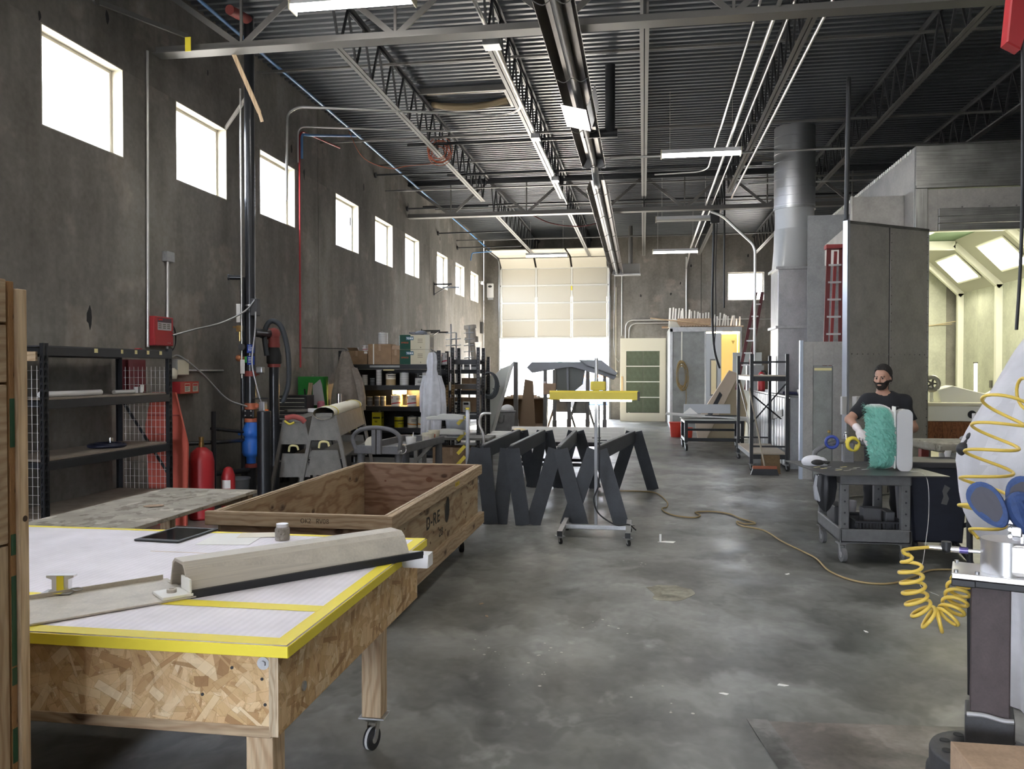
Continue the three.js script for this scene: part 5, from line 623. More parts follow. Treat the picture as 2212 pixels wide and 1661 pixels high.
// ------------------------------------------------------------------ lamp stand with yellow bar
{ const o = thing('lamp_stand', 'yellow bar lamp on a wheeled steel stand', 'lamp stand', [-.475, 0, -8.4]);
  mesh('base_bar', rbx(-.33, .33, .085, .13, -.025, .025, .004), M.galv, o); for (const s of [-1, 1]) { mesh('base_foot', rbx(s * .33 - .025, s * .33 + .025, .08, .13, -.36, .4, .004), M.galv, o, 'z'); mesh('foot_cap', [rbx(s * .33 - .026, s * .33 + .026, .079, .131, .4, .404, .002), rbx(s * .33 - .026, s * .33 + .026, .079, .131, -.364, -.36, .002)], M.black, o); for (const z of [-.33, .36]) caster(o, s * .33, z, .03, .02, .5, .08); }
  mesh('pole', rbx(-.016, .016, .13, 1.82, -.016, .016, .003), mat([.3, .31, .32], .5, .6), o, 'y'); mesh('upper_pole', cyl(.018, .34, .003, 1.66, .0, 12), M.conduit, o); mesh('clamp_knob', [cylX(.035, .03, .04, 1.54, 0, 16), cylX(.03, .05, -.03, 1.53, 0, 14)], M.black, o);
  mesh('lamp_housing', [extr([[-.045, -.035], [.03, -.045], [.045, -.02], [.045, .035], [-.03, .045], [-.045, .03]], .88, .003).rotateY(Math.PI / 2).translate(-.46, 1.45, .08)], M.yellow, o); const ho = []; for (let k = 0; k < 24; k++) ho.push(rbx(-.36 + k * .033, -.347 + k * .033, 1.47, 1.476, .125, .1275, .001), rbx(-.36 + k * .033, -.347 + k * .033, 1.428, 1.434, .125, .1275, .001)); mesh('vent_holes', ho, M.black, o); mesh('end_cap', rbx(.415, .44, 1.4, 1.49, .03, .13, .004), M.darkGrey, o);
  mesh('lamp_tube', cylX(.012, .72, .0, 1.4, .08, 12), lampMat([1, .98, .95], 4), o); mesh('ballast_box', rbx(-.05, .1, 1.5, 1.59, .0, .1, .012), M.yellow, o); mesh('arm_clamp', rbx(-.03, .03, 1.42, 1.5, -.02, .05, .004), M.steel, o);
  mesh('power_cord', path([[.03, 1.35, .02], [.035, .9, .03], [.03, .55, .03], [-.02, .4, .03], [.03, .25, .03], [.2, .14, .03], [.33, .14, .0], [.4, .05, -.2]], .008, 60, 6), M.black, o);
  const l = new THREE.RectAreaLight(rgb(1, .97, .92), 6, .72, .03); l.position.set(-.475, 1.385, -8.32); l.lookAt(-.475, 0, -8.32); l.name = 'bar_lamp_glow'; scene.add(l);
}
// ------------------------------------------------------------------ wheeled trolley of white profiles behind the sawhorses
{ const o = thing('profile_trolley', 'low dark trolley behind the sawhorses', 'trolley', [-1.4, 0, -13.2]); mesh('deck', rbx(-.9, .9, .52, .58, -.4, .4, .006), M.blackMetal, o); for (const x of [-.8, .8]) for (const z of [-.33, .33]) mesh('leg', rbx(x - .03, x + .03, .14, .52, z - .03, z + .03, .004), M.blackMetal, o); mesh('lower_frame', [rbx(-.83, .83, .2, .25, .3, .36, .004), rbx(-.83, .83, .2, .25, -.36, -.3, .004)], M.blackMetal, o); for (const x of [-.8, .8]) for (const z of [-.33, .33]) caster(o, x, z, .055, .035, .3, .14); }
const prof = (label, x0, x1, y, z, h, d, turn = 0) => { const w = (x1 - x0) / 2; const o = thing('white_profile', label, 'profile', [(x0 + x1) / 2, y, z], turn, 'white profiles on the trolley'); mesh('rail', extr([[-d, 0], [d, 0], [d, h], [d - .012, h], [d - .02, h * .55], [-d + .02, h * .55], [-d + .012, h], [-d, h]], w * 2).rotateY(Math.PI / 2).translate(-w, 0, 0), M.partWhite, o); mesh('slot', rbx(w - .3, w - .16, h * .5, h * .5 + .014, d + .0002, d + .0015, .0005, 1), M.black, o); return o; };
prof('rearmost long white profile on the trolley', -2.15, -.3, .582, -13.5, .19, .05); prof('middle long white profile on the trolley', -2.45, -.38, .582, -13.32, .12, .07); prof('front white profile with black slots on the trolley', -2.5, -.5, .582, -13.12, .09, .06); prof('long blue-white channel at the front of the trolley', -2.3, -.4, .582, -12.93, .05, .06);
one('white_canister', 'white canister with red mark on the floor by the sawhorses', 'canister', [cyl(.1, .3, 0, .15, 0, 18), rbx(-.03, .05, .12, .22, .095, .103, .004)], M.white, [-1.78, 0, -13.0]);
// ------------------------------------------------------------------ things in front of the open door
{ const o = thing('wing_panel', 'grey angular fairing panel held up on stands before the door', 'panel', [-1.9, 1.78, -21]); const sh = extr([[-1.05, .0], [-.92, .13], [.3, .13], [.82, .12], [1.22, -.22], [1.15, -.3], [.95, -.22], [.1, .02], [-.1, .0], [-.92, -.13]], .1, .01).translate(0, 0, -.05); mesh('panel', sh, M.partGrey, o); mesh('fold', extr([[.3, .13], [.85, .12], [1.24, -.2], [1.2, -.26], [.5, .0]], .12, .008).rotateX(-.25).translate(0, .03, .05), mat([.4, .41, .43], .5), o); mesh('hanging_skirt', extr([[-.35, 0], [.1, .02], [.42, -.06], [.36, -.4], [.1, -.62], [-.25, -.72], [-.33, -.4]], .05, .01).translate(0, -.02, -.1), mat([.2, .21, .2], .7), o); mesh('skirt_rib', bar([-.02, .02, -.02], [.0, -.6, -.02], .05, .06), M.partGrey, o); }
const post = (label, x, z, h, r = .045, gr) => { const o = thing('stand_post', label, 'post', [x, 0, z], 0, 'posts before the door'); mesh('post', rbx(-r, r, .02, h, -r, r, .006), M.steelGrey, o); mesh('wrap', rbx(-r - .012, r + .012, .25, .45, -r - .012, r + .012, .01), M.steelGrey, o); mesh('foot', rbx(-.14, .14, 0, .02, -.14, .14, .004), M.steelGrey, o); return o; };
post('tall lone post left of the grey fairing panel', -3.22, -20.8, 1.92, .055); post('leaning stand leg under the left end of the fairing', -2.45, -20.7, 1.72); post('stand post under the left of the fairing', -2.22, -20.75, 1.72); post('stand post behind the hanging skirt', -1.9, -21.3, 1.7); post('stand post under the middle of the fairing', -1.42, -21.3, 1.7); post('dark stand post under the right of the fairing', -.98, -21.2, 1.66, .04);
{ const o = thing('controller_box', 'small tan box clamped on the stand posts', 'box', [-2.33, 1.1, -20.63]); mesh('box', rbx(-.16, .16, 0, .28, -.04, .04, .006), M.cardTan, o); mesh('flag', rbx(-.14, -.1, .28, .33, 0, .003, .001), M.paper, o); }
{ const o = thing('low_trestle', 'plywood A-frame trestle standing in the doorway', 'trestle', [-1.95, 0, -22.5]); for (const s of [-1, 1]) { mesh('gusset', extr([[-.12, 1.02], [.12, 1.02], [.22, .55], [-.22, .55]], .02).translate(s * .3, 0, s * .35), M.horseGrey, o); for (const k of [-1, 1]) mesh('leg', bar([s * .3 + k * .1, 1.0, s * .35], [s * .3 + k * .42, 0, s * .35], .06, .04), M.horseGrey, o); } mesh('top', bar([-.36, 1.02, -.42], [.36, 1.02, .42], .08, .08), M.horseGrey, o); }
{ const o = thing('trash_can', 'grey rubbish bin heaped with white scraps', 'bin', [-3.1, 0, -18.2]); mesh('bin', lathe([[0, .02], [.21, .02], [.26, .74], [.275, .76], [.275, .8], [.25, .8], [.24, .7], [0, .6]], 30), mat([.42, .42, .43], .6, 0, { tex: tGrime, m: 2 }), o); mesh('handle', path([[-.06, .72, .27], [-.08, .58, .28], [.04, .56, .28], [.06, .72, .27]], .016, 16, 6), M.plasticGrey, o); mesh('rim_band', new THREE.TorusGeometry(.272, .016, 6, 30).rotateX(Math.PI / 2).translate(0, .78, 0), M.plasticGrey, o); }
one('white_helmet_shell', 'white rounded plastic shell on top of the rubbish bin', 'plastic shell', new THREE.SphereGeometry(.15, 22, 12, 0, 6.29, 0, 1.7).scale(1, .75, 1), M.white, [-3.0, .83, -18.15]); one('paper_scraps', 'crumpled printed paper on top of the rubbish bin', 'paper', extr([[-.14, 0], [.1, 0], [.06, .12], [0, .2], [-.06, .1]], .02, .004), M.paper, [-3.22, .81, -18.1], .2);
{ const o = thing('fairing_shell', 'tall white curved shell leaning behind the rubbish bin', 'shell', [-3.35, 0, -17.7], 0); const g = extr([[-.28, 0.1], [.02, .1], [.5, 1.82], [.3, 1.74], [.15, 1.6], [-.26, 1.55], [-.2, .8]], .04, .006); mesh('skin', g, mat([.72, .74, .68], .45), o); mesh('flange', extr([[.0, .1], [.06, .1], [.58, 1.9], [.5, 1.82]], .09, .004).translate(0, 0, -.02), M.partWhite, o); for (const [x, y] of [[.12, 1.3], [.12, 1.2], [.25, 1.36]]) mesh('hole', cylZ(.014, .004, x, y, .047, 12), M.black, o); }
one('gray_panel_scrap', 'brown panel leaning behind the white shell', 'panel', extr([[-.2, 0], [.25, 0], [.18, 1.45], [-.02, 1.5]], .03), M.cardDark, [-2.75, 0, -19.3]);
{ const o = thing('doorway_bench', 'wooden bench with dark shelves at the left of the doorway', 'bench', [-3.3, 0, -22.3]); mesh('bench_top', rbx(-.65, .85, .93, .97, -.35, .35, .006), M.lumber, o); mesh('side_panel', [rbx(-.6, -.56, 0, .93, -.33, .33, .004), rbx(.66, .7, .2, .93, -.33, .33, .004)], M.lumber, o, 'y'); mesh('back_panel', rbx(-.56, .66, .2, .93, -.33, -.3, .004), M.cardDark, o); mesh('lower_shelf', rbx(-.56, .66, .18, .24, -.3, .33, .004), M.lumber, o); for (const x of [-.5, .6]) mesh('leg', rbx(x - .05, x + .05, 0, .18, -.05, .05, .004), M.lumber, o); mesh('timber_stack', [rbx(-.4, .5, .97, 1.0, -.2, .1, .004), rbx(-.3, .4, 1.0, 1.03, -.25, 0, .004)], M.lumberPale, o); }
{ const o = thing('electric_opener', 'white wall unit with dark oval mark beside the door', 'wall unit', [-5.4, 4.55, ZB]); mesh('housing', rbx(-.12, .12, -.25, .25, 0, .12, .02), M.white, o); mesh('emblem', cylZ(.07, .004, 0, .14, .122, 24).scale(1, .6, 1).translate(0, .056, 0), M.black, o); mesh('tail_plate', rbx(-.1, .1, -.33, -.25, 0, .06, .01), M.ductGrey, o); }
one('security_camera', 'small white camera on the left wall in the corner', 'camera', [sph(.07, .1, 0, 0, 14), rod([0, .05, 0], [.1, .02, 0], .02, 8)], M.white, [WX, 4.75, -28.2]); one('wall_speaker', 'small dark wall box in the far left corner', 'wall box', rbx(0, .1, -.2, .2, -.1, .1, .01), M.darkGrey, [WX, 3.2, -28.4]);
one('door_switch', 'small push button switch box right of the door', 'switch', [rbx(-.05, .05, -.1, .1, 0, .05, .008), rod([0, .1, .02], [0, 3, .02], .014, 6)], M.cream, [-.95, 1.6, ZB + .001]); one('door_chain', 'thin door hoist chain hanging right of the door', 'chain', path([[-1.18, 5.3, ZB + .1], [-1.0, 5.2, ZB + .12], [-1.02, 3.2, ZB + .12], [-1.0, 2.4, ZB + .12], [-.85, 2.0, ZB + .12], [-.7, 2.35, ZB + .1]], .01, 30, 5), M.galv);
// the yard beyond the door
{ const o = thing('yard_rack', 'orange and white pallet rack in the sunny yard', 'pallet rack', [-2.6, -.12, -47]); const B = mat([.9, .22, .03], .5); for (const x of [-2.1, -.5, 1.1, 2.7]) for (const z of [-.5, .5]) mesh('upright', rbx(x - .05, x + .05, 0, 3.9, z - .05, z + .05, .006), x < 0 ? mat([.1, .3, .25], .5) : M.white, o); for (const y of [1.5, 2.75, 3.4]) for (const z of [-.5, .5]) mesh('beam', rbx(-2.1, 2.7, y - .07, y + .07, z - .03, z + .03, .006), B, o); mesh('load', rbx(-1.9, -.7, 2.83, 3.3, -.4, .4, .03), M.ductGrey, o); mesh('load', rbx(1.3, 2.4, 2.83, 3.25, -.4, .4, .1), M.ductGrey, o); }
{ const o = thing('yard_car', 'blue car parked outside the door', 'car', [-1.6, -.12, -38]); mesh('body', extr([[-2.1, .3], [2.1, .3], [2.15, .75], [1.3, .9], [.7, 1.4], [-1.0, 1.42], [-1.7, .95], [-2.15, .8]], 1.6, .05).translate(0, 0, -.8), mat([.05, .09, .25], .35), o); mesh('side_glass', extr([[-1.5, .95], [1.1, .93], [.62, 1.34], [-.95, 1.36]], .02).translate(0, 0, .84), M.black, o); for (const x of [-1.35, 1.35]) for (const z of [-.78, .78]) mesh('wheel', cylZ(.31, .2, x, .31, z, 24), M.rubber, o); }
{ const o = thing('neighbour_building', 'pale warehouse wall across the yard', 'building', [0, -.12, -75]); mesh('wall', bx(-40, 40, 0, 8, -1, 0), mat([.7, .68, .62], .8), o); mesh('parapet', bx(-40, 40, 8, 8.3, -1.1, .1), mat([.5, .48, .45], .8), o); for (const x of [-12, -4, 4, 12]) mesh('dock_door', bx(x - 1.8, x + 1.8, 0, 4, 0, .06), M.white, o); }
// ------------------------------------------------------------------ small mixing booth by the end wall
{ const o = thing('mixing_booth', 'small grey panelled booth with an open door by the end wall', 'booth', [.8, 0, -25]); const H = 2.95, W = 2.05, Dp = 3;
  const face = mat([.40, .42, .42], .55, 0, { tex: tGrime, m: 1 }), yel = mat([.80, .66, .36], .6);
  mesh('front_panel', rbx(.06, .98, 0, H, -.03, .03, .004), face, o); mesh('corner_post', rbx(-.03, .06, 0, H, -.04, .05, .006), M.galv, o, 'y'); mesh('corner_post', rbx(.98, 1.03, 0, H, -.03, .035, .004), M.galv, o, 'y'); mesh('header', rbx(-.03, W, H - .1, H + .04, -.04, .05, .004), M.galv, o); mesh('end_post', rbx(W - .06, W, 0, H, -.03, .03, .004), M.galv, o, 'y');
  mesh('left_wall', rbx(-.03, .02, 0, H, -Dp, -.04, .004), face, o); mesh('right_wall', rbx(W - .05, W, 0, H, -Dp, -.04, .004), yel, o); mesh('back_wall', rbx(.02, W - .05, 0, H, -Dp, -Dp + .05, .004), yel, o); mesh('roof', rbx(-.03, W, H, H + .04, -Dp, -.05, .004), face, o);
  const d = mesh('booth_door', [rbx(0, .44, .02, 2.8, -.02, .02, .004)], mat([.46, .49, .52], .5), o); d.position.set(1.03, 0, .02); d.rotation.y = -.25; mesh('door_window_frame', [bx(.12, .33, .95, 1.0, .021, .03), bx(.12, .33, 2.0, 2.04, .021, .03), bx(.12, .15, 1.0, 2.0, .021, .03), bx(.3, .33, 1.0, 2.0, .021, .03)], M.steelGrey, d); mesh('door_window', rbx(.15, .3, 1.0, 2.0, .021, .026, .001), mat([.78, .66, .4], .3), d);
  mesh('inner_panel', rbx(1.5, 1.98, 0, 2.8, -.6, -.55, .004), yel, o); mesh('warning_sticker', extr([[-.05, .05], [.05, .05], [0, -.06]], .003).translate(1.86, 2.55, -.549), mat([.35, .28, .14], .8), o); mesh('handle', rbx(1.4, 1.43, 1.2, 1.4, .04, .09, .004), M.steelGrey, o);
  mesh('roof_wedge', extr([[0, 0], [.35, 0], [.2, .22], [.13, .26]], .2, .005).translate(-.08, H + .04, -.15), M.boothWhite, o);
  mesh('interior_lamp', rbx(1.1, 1.9, H - .12, H - .06, -1.4, -1.2, .01), lampMat([1, .85, .5], 5), o); const l = new THREE.PointLight(rgb(1, .8, .45), 22); l.position.set(2.3, H - .3, -26.3); l.shadow.radius = 5; l.castShadow = true; l.name = 'booth_glow'; scene.add(l);
  mesh('fluorescent_bracket', rbx(.3, .34, 1.8, H - .1, .03, .05, .002), M.boothWhite, o); }
{ const o = thing('cable_hank', 'hank of tan air hose hanging on the small booth', 'hose', [1.12, 1.55, -24.9]); const g = []; for (let k = 0; k < 7; k++) g.push(new THREE.TorusGeometry(1, .05, 6, 32).scale(.15 + rr(-.03, .04), .38 + rr(-.05, .06), .2).rotateZ(rr(-.08, .08)).translate(rr(-.03, .03), rr(-.06, .04), .01 + k * .008)); mesh('loops', g, mat([.3, .22, .1], .7), o); mesh('tail', path([[.1, -.2, .04], [.13, -.6, .04], [.11, -.95, .04], [.12, -1.15, .04]], .012, 24, 6), mat([.3, .22, .1], .7), o); }
{ const o = thing('slat_stack', 'row of upright white slats stacked on the small booth roof', 'slat rack', [.75, 3.0, -25.6]); mesh('cradle', [rbx(-.2, 2.2, 0, .04, -.2, .2, .004)], M.card, o); for (let k = 0; k < 26; k++) { const x = .02 + k * .083, h = .62 - k * .013 + rr(-.06, .06); mesh('slat', bar([x, .03, rr(-.08, .08)], [x + rr(-.02, .06), h, rr(-.08, .08)], .035 + rr(0, .02), .012), M.paper, o); } }
one('wood_plank', 'long thin wooden plank sticking out over the booth roof', 'plank', bar([.2, 3.26, -24.9], [1.9, 3.06, -25.0], .03, .14, V(0, 0, 1)), M.lumberPale, [0, 0, 0]);
one('carton_sheet', 'brown cardboard lying among the slats', 'cardboard', bx(-.5, .5, 0, .22, -.01, .01), M.cardTan, [1.5, 3.045, -25.34]);
// filter door standing by the end wall
{ const o = thing('filter_door', 'white framed door filled with green filter pads', 'filter door', [-.02, 0, -27.9]); const w = .75, H = 2.78; mesh('frame', [rbx(-w, w, H - .42, H, -.03, .03, .006), rbx(-w, -w + .2, 0, H - .42, -.03, .03, .006), rbx(w - .2, w, 0, H - .42, -.03, .03, .006), rbx(-w + .2, w - .2, 0, .28, -.03, .03, .006)], M.cream, o); for (let r = 0; r < 4; r++) { const y0 = .3 + r * .52; for (const s of [-1, 0]) mesh('filter_pad', rbx(-w + .2 + (s + 1) * (w - .2) + .006, -w + .2 + (s + 2) * (w - .2) - .006, y0, y0 + .49, -.025, .005, .012), M.filter, o); mesh('filter_rail', rbx(-w + .2, w - .2, y0 + .49, y0 + .52, -.02, .025, .004), M.boothWhite, o); } mesh('pull', rbx(-w + .02, -w + .1, 1.0, 1.5, .03, .06, .01), mat([.75, .55, .3], .6), o); mesh('wheel', [cylX(.03, .03, -w + .1, .03, 0, 14), cylX(.03, .03, w - .1, .03, 0, 14)], M.rubber, o); }
one('red_bucket', 'red plastic bucket on the floor by the small booth', 'bucket', lathe([[0, 0], [.13, 0], [.16, .34], [.175, .36], [.175, .38], [0, .38]], 22), mat([.62, .06, .04], .5), [.82, 0, -21.5]); one('red_bucket', 'second red bucket half hidden behind the black trolley', 'bucket', lathe([[0, 0], [.1, 0], [.12, .26], [0, .26]], 20), mat([.55, .06, .04], .5), [1.12, 0, -21.3]);
// ------------------------------------------------------------------ black trolley with white panels, tan shell behind it
{ const o = thing('black_trolley', 'low black steel trolley on wheels with panels on top', 'trolley', [1.46, 0, -18.3], 2 * D); const w = .58, d = .45; for (const x of [-w, w]) for (const z of [-d, d]) { mesh('leg', rbx(x - .035, x + .035, .17, .64, z - .035, z + .035, .004), M.blackMetal, o); caster(o, x, z, .075, .04, .1, .17); } mesh('top_frame', [rbx(-w, w, .58, .64, d - .03, d + .03, .004), rbx(-w, w, .58, .64, -d - .03, -d + .03, .004), rbx(-w - .03, -w + .03, .58, .64, -d, d, .004), rbx(w - .03, w + .03, .58, .64, -d, d, .004)], M.blackMetal, o); mesh('bottom_frame', [rbx(-w, w, .2, .27, d - .03, d + .03, .004), rbx(-w, w, .36, .41, -d - .03, -d + .03, .004), rbx(-w - .03, -w + .03, .2, .26, -d, d, .004), rbx(w - .03, w + .03, .2, .26, -d, d, .004)], M.blackMetal, o); mesh('deck', rbx(-w - .06, w + .1, .64, .67, -d - .04, d + .04, .006), mat([.5, .5, .46], .7), o); }
one('composite_sheet', 'long white panel lying flat across the black trolley', 'panel', new THREE.BoxGeometry(1.75, .025, .6).rotateZ(-.045), mat([.66, .66, .64], .5), [1.36, .72, -18.25], -.06); one('grey_sheet', 'grey board standing on edge on the black trolley', 'panel', rbx(-.5, .5, 0, .2, -.01, .01, .003), mat([.46, .48, .5], .5), [1.38, .76, -18.56], 0); one('paper_fold', 'folded white sheet standing on the black trolley', 'paper', extr([[-.16, 0], [.16, 0], [0, .14]], .004).rotateX(-.3), M.paper, [1.0, .765, -18.2]); one('black_bar', 'black bar lying on the white panel', 'bar', rbx(-.36, .36, 0, .025, -.03, .03, .003), M.black, [1.66, .725, -18.0], -.04);
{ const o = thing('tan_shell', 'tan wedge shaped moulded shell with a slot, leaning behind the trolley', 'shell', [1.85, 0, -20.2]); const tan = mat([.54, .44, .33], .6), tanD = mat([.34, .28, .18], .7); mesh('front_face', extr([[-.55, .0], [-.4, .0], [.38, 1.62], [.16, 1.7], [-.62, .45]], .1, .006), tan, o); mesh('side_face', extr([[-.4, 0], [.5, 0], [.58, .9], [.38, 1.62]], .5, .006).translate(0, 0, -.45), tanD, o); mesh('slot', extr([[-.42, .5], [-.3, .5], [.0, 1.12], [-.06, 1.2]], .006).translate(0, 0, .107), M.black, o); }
one('tube_loop', 'white bent tube frame at the right of the trolley', 'tube', bent([[1.9, .68, -17.9], [2.12, .68, -17.9], [2.2, .6, -17.9], [2.2, .02, -17.9]], .03, .1), mat([.6, .6, .56], .5));
// ------------------------------------------------------------------ black wheeled rack
{ const o = thing('wheeled_rack', 'tall black wheeled rack with tan shelf boards', 'rack', [2.1, 0, -15.4]); const w = .29, za = .97, zb = -.97, H = 1.98; for (const x of [-w, w]) for (const z of [za, zb]) { mesh('upright', rbx(x - .028, x + .028, .12, H, z - .028, z + .028, .003), M.blackMetal, o, 'y'); caster(o, x, z, .045, .03, .4, .12); }
  for (const y of [.28, 1.6]) { mesh('shelf_board', rbx(-w - .01, w + .01, y, y + .02, zb, za, .003), mat([.46, .40, .32], .8), o); mesh('side_beam', [bx(-w - .01, -w + .02, y - .07, y, zb + .03, za - .03), bx(w - .02, w + .01, y - .07, y, zb + .03, za - .03)], M.blackMetal, o); for (const z of [za, zb]) mesh('end_beam', bx(-w + .03, w - .03, y - .08, y, z - .02, z + .02), M.blackMetal, o); }
  for (const y of [.4, 1.83]) for (const z of [za, zb]) mesh('end_bar', bx(-w, w, y, y + .03, z - .01, z + .01), M.blackMetal, o);
  mesh('cross_brace', [bar([-w, .8, za], [w, 1.5, za], .025, .008), bar([-w, 1.3, za - .012], [w, .85, za - .6], .025, .008)], M.blackMetal, o); mesh('side_brace', bar([-w, 1.45, zb + .1], [-w, .7, za - .1], .025, .008, V(1, 0, 0)), M.blackMetal, o); }
{ const o = thing('push_broom', 'push broom leaning against the black wheeled rack', 'broom', [1.95, 0, -13.85]); mesh('head', rbx(-.19, .19, .1, .15, -.03, .03, .008), mat([.32, .1, .05], .7), o); mesh('bristles', extr([[-.22, 0], [.22, 0], [.19, .1], [-.19, .1]], .07).translate(0, .002, -.035), M.black, o); mesh('handle', rod([0, .14, 0], [-.2, 1.4, -.4], .014, 10), mat([.3, .26, .2], .6), o); }
one('dust_pan', 'rusty dustpan behind the broom', 'dustpan', [new THREE.BoxGeometry(.3, .3, .012).rotateX(-.25).translate(0, .155, 0), bx(-.15, .15, .0, .02, -.02, .08)], mat([.2, .13, .06], .7, .3, { tex: tGrime, m: 5 }), [2.08, 0, -14.1]);
// ------------------------------------------------------------------ galvanised air unit and exhaust duct
{ const o = thing('air_unit', 'ribbed galvanised air make-up unit below the exhaust duct', 'air unit', [2.46, 0, 0]); const h = 1.24; mesh('casing', rbx(.03, 1.0, 0, h, -20, -14.75, .01), M.ductGrey, o); for (let z = -14.85; z > -19.9; z -= .3) mesh('side_rib', rbx(-.01, .03, .02, h - .02, z - .11, z + .11, .015), M.galv, o, 'y'); const bl = []; for (let z = -15.0; z > -19.9; z -= .3) for (let y = .15; y < h; y += .2) bl.push(cylX(.01, .006, .032, y, z + .0, 8)); mesh('bolt_row', bl, M.steelGrey, o); mesh('top_flange', rbx(-.02, 1.02, h, h + .02, -20.02, -14.72, .004), M.galv, o); mesh('latch', [rbx(.5, .56, .75, .83, -14.75, -14.71, .004), rbx(.56, .62, .78, .8, -14.74, -14.7, .004)], M.steel, o); mesh('damper_plate', bar([-.02, .95, -15.2], [-.02, .82, -16.4], .12, .02, V(1, 0, 0)), M.steelGrey, o); }
{ const o = thing('exhaust_duct', 'tall exhaust duct, square below and round above', 'duct', [2.75, 0, -16.45]); const x0 = -.27, x1 = .25, z0 = -.45, z1 = .45;
  mesh('square_duct', rbx(x0, x1, 1.27, 2.5, z0, z1, .006), M.duct, o, 'y'); mesh('square_duct', rbx(x0, x1, 2.52, 3.62, z0, z1, .006), M.duct, o, 'y'); for (const y of [2.5, 3.6]) mesh('flange', rbx(x0 - .05, x1 + .05, y - .015, y + .035, z0 - .05, z1 + .05, .004), M.galv, o);
  { const N = 32, pos = [], R = .37, cx = .09; const sq = (t) => { const c = Math.cos(t), s = Math.sin(t), k = 1 / Math.max(Math.abs(c), Math.abs(s)); return [(x0 + x1) / 2 + c * k * (x1 - x0) / 2, (z0 + z1) / 2 + s * k * (z1 - z0) / 2]; }; const y0 = 3.64, y1 = 4.38; for (let i = 0; i < N; i++) { const a = (i / N + 1 / 64) * 6.2832 + .0, b = ((i + 1) / N + 1 / 64) * 6.2832; const [ax, az] = sq(a), [bx_, bz] = sq(b), cx1 = cx + Math.cos(a) * R, cz1 = Math.sin(a) * R, dx1 = cx + Math.cos(b) * R, dz1 = Math.sin(b) * R; pos.push(ax, y0, az, cx1, y1, cz1, bx_, y0, bz, bx_, y0, bz, cx1, y1, cz1, dx1, y1, dz1); } const g = new THREE.BufferGeometry(); g.setAttribute('position', new THREE.Float32BufferAttribute(pos, 3)); const hg = mergeVertices(g, 1e-3); hg.computeVertexNormals(); mesh('transition_hood', hg, M.greyPlain, o); }
  mesh('round_duct', cyl(.36, .4, .09, 4.58, 0, 40), M.greyPlain, o); mesh('round_duct', cyl(.375, 1.55, .09, 5.55, 0, 40), M.ductPlain, o); for (let y = 4.85; y < 6.25; y += .16) mesh('spiral_seam', new THREE.TorusGeometry(.376, .004, 5, 40).rotateX(Math.PI / 2 + .05).translate(.09, y, 0), M.ductPlain, o); mesh('collar', cyl(.385, .04, .09, 4.78, 0, 40), M.galv, o); }
{ const o = thing('fire_extinguisher', 'small red extinguisher with tag on the grey control post', 'extinguisher', [2.43, 1.27, -17.8]); mesh('cylinder', lathe([[0, 0], [.07, 0], [.075, .03], [.075, .34], [.03, .4], [0, .41]], 18), M.redPaint, o); mesh('tag', rbx(-.03, .03, .25, .36, .078, .081, .001), M.paper, o); mesh('hose', path([[0, .42, 0], [.08, .4, .04], [.1, .2, .05]], .012, 12, 6), M.black, o); }
{ const o = thing('control_box', 'grey motor control box with red button by the duct', 'control box', [2.38, 1.262, -18.6]); mesh('cabinet', rbx(-.16, .2, 0, .55, -.1, .1, .01), M.ductGrey, o); mesh('button', cylZ(.03, .02, -.06, .4, .11, 12), M.orange, o); }
one('pale_sheet', 'pale grey sheet panel standing behind the control box', 'panel', rbx(-.2, .5, 0, 2.15, -.02, .02, .004), mat([.45, .49, .5], .5), [2.4, 0, -21.2]);
one('blue_rod', 'dark blue tube lying on the air unit', 'tube', cylZ(.03, .7, 0, .03, 0, 12), mat([.02, .03, .1], .5), [2.7, 1.262, -15.3], .5); one('vent_fan', 'dark fan casing on the air unit before the duct', 'fan', [rbx(-.22, .3, 0, .12, -.12, .12, .03), rbx(.0, .06, .12, .2, -.03, .03, .01)], M.black, [2.92, 1.262, -15.2]);
function ladder(label, a, b, w, rungs, m, tilt) { const o = thing('step_ladder', label, 'ladder', a); const d = [b[0] - a[0], b[1] - a[1], b[2] - a[2]]; for (const s of [-1, 1]) mesh('rail', bar([s * w, 0, 0], [d[0] + s * w * .7, d[1], d[2]], .07, .03, V(0, 0, 1)), m, o); for (let k = 1; k <= rungs; k++) { const t = k / (rungs + 1); mesh('rung', bar([d[0] * t - w * (1 - .3 * t), d[1] * t, d[2] * t], [d[0] * t + w * (1 - .3 * t), d[1] * t, d[2] * t], .03, .07, V(0, 0, 1)), M.alu, o); } return o; }
ladder('dark red fibreglass ladder leaning left of the duct', [2.2, 1.262, -19.4], [2.62, 3.5, -19.6], .1, 7, mat([.11, .02, .025], .5)); { const o = ladder('red and aluminium step ladder standing beside the paint booth', [3.06, 0, -14.3], [3.16, 3.75, -14.5], .14, 12, mat([.14, .022, .022], .5)); for (const s of [-1, 1]) mesh('rear_rail', bar([s * .1 + .1, 0, -.38], [.2 + s * .08, 3.7, -.25], .05, .03), mat([.3, .04, .04], .5), o); mesh('top_cap', rbx(-.06, .26, 3.73, 3.8, -.3, -.1, .01), mat([.3, .04, .04], .5), o); }
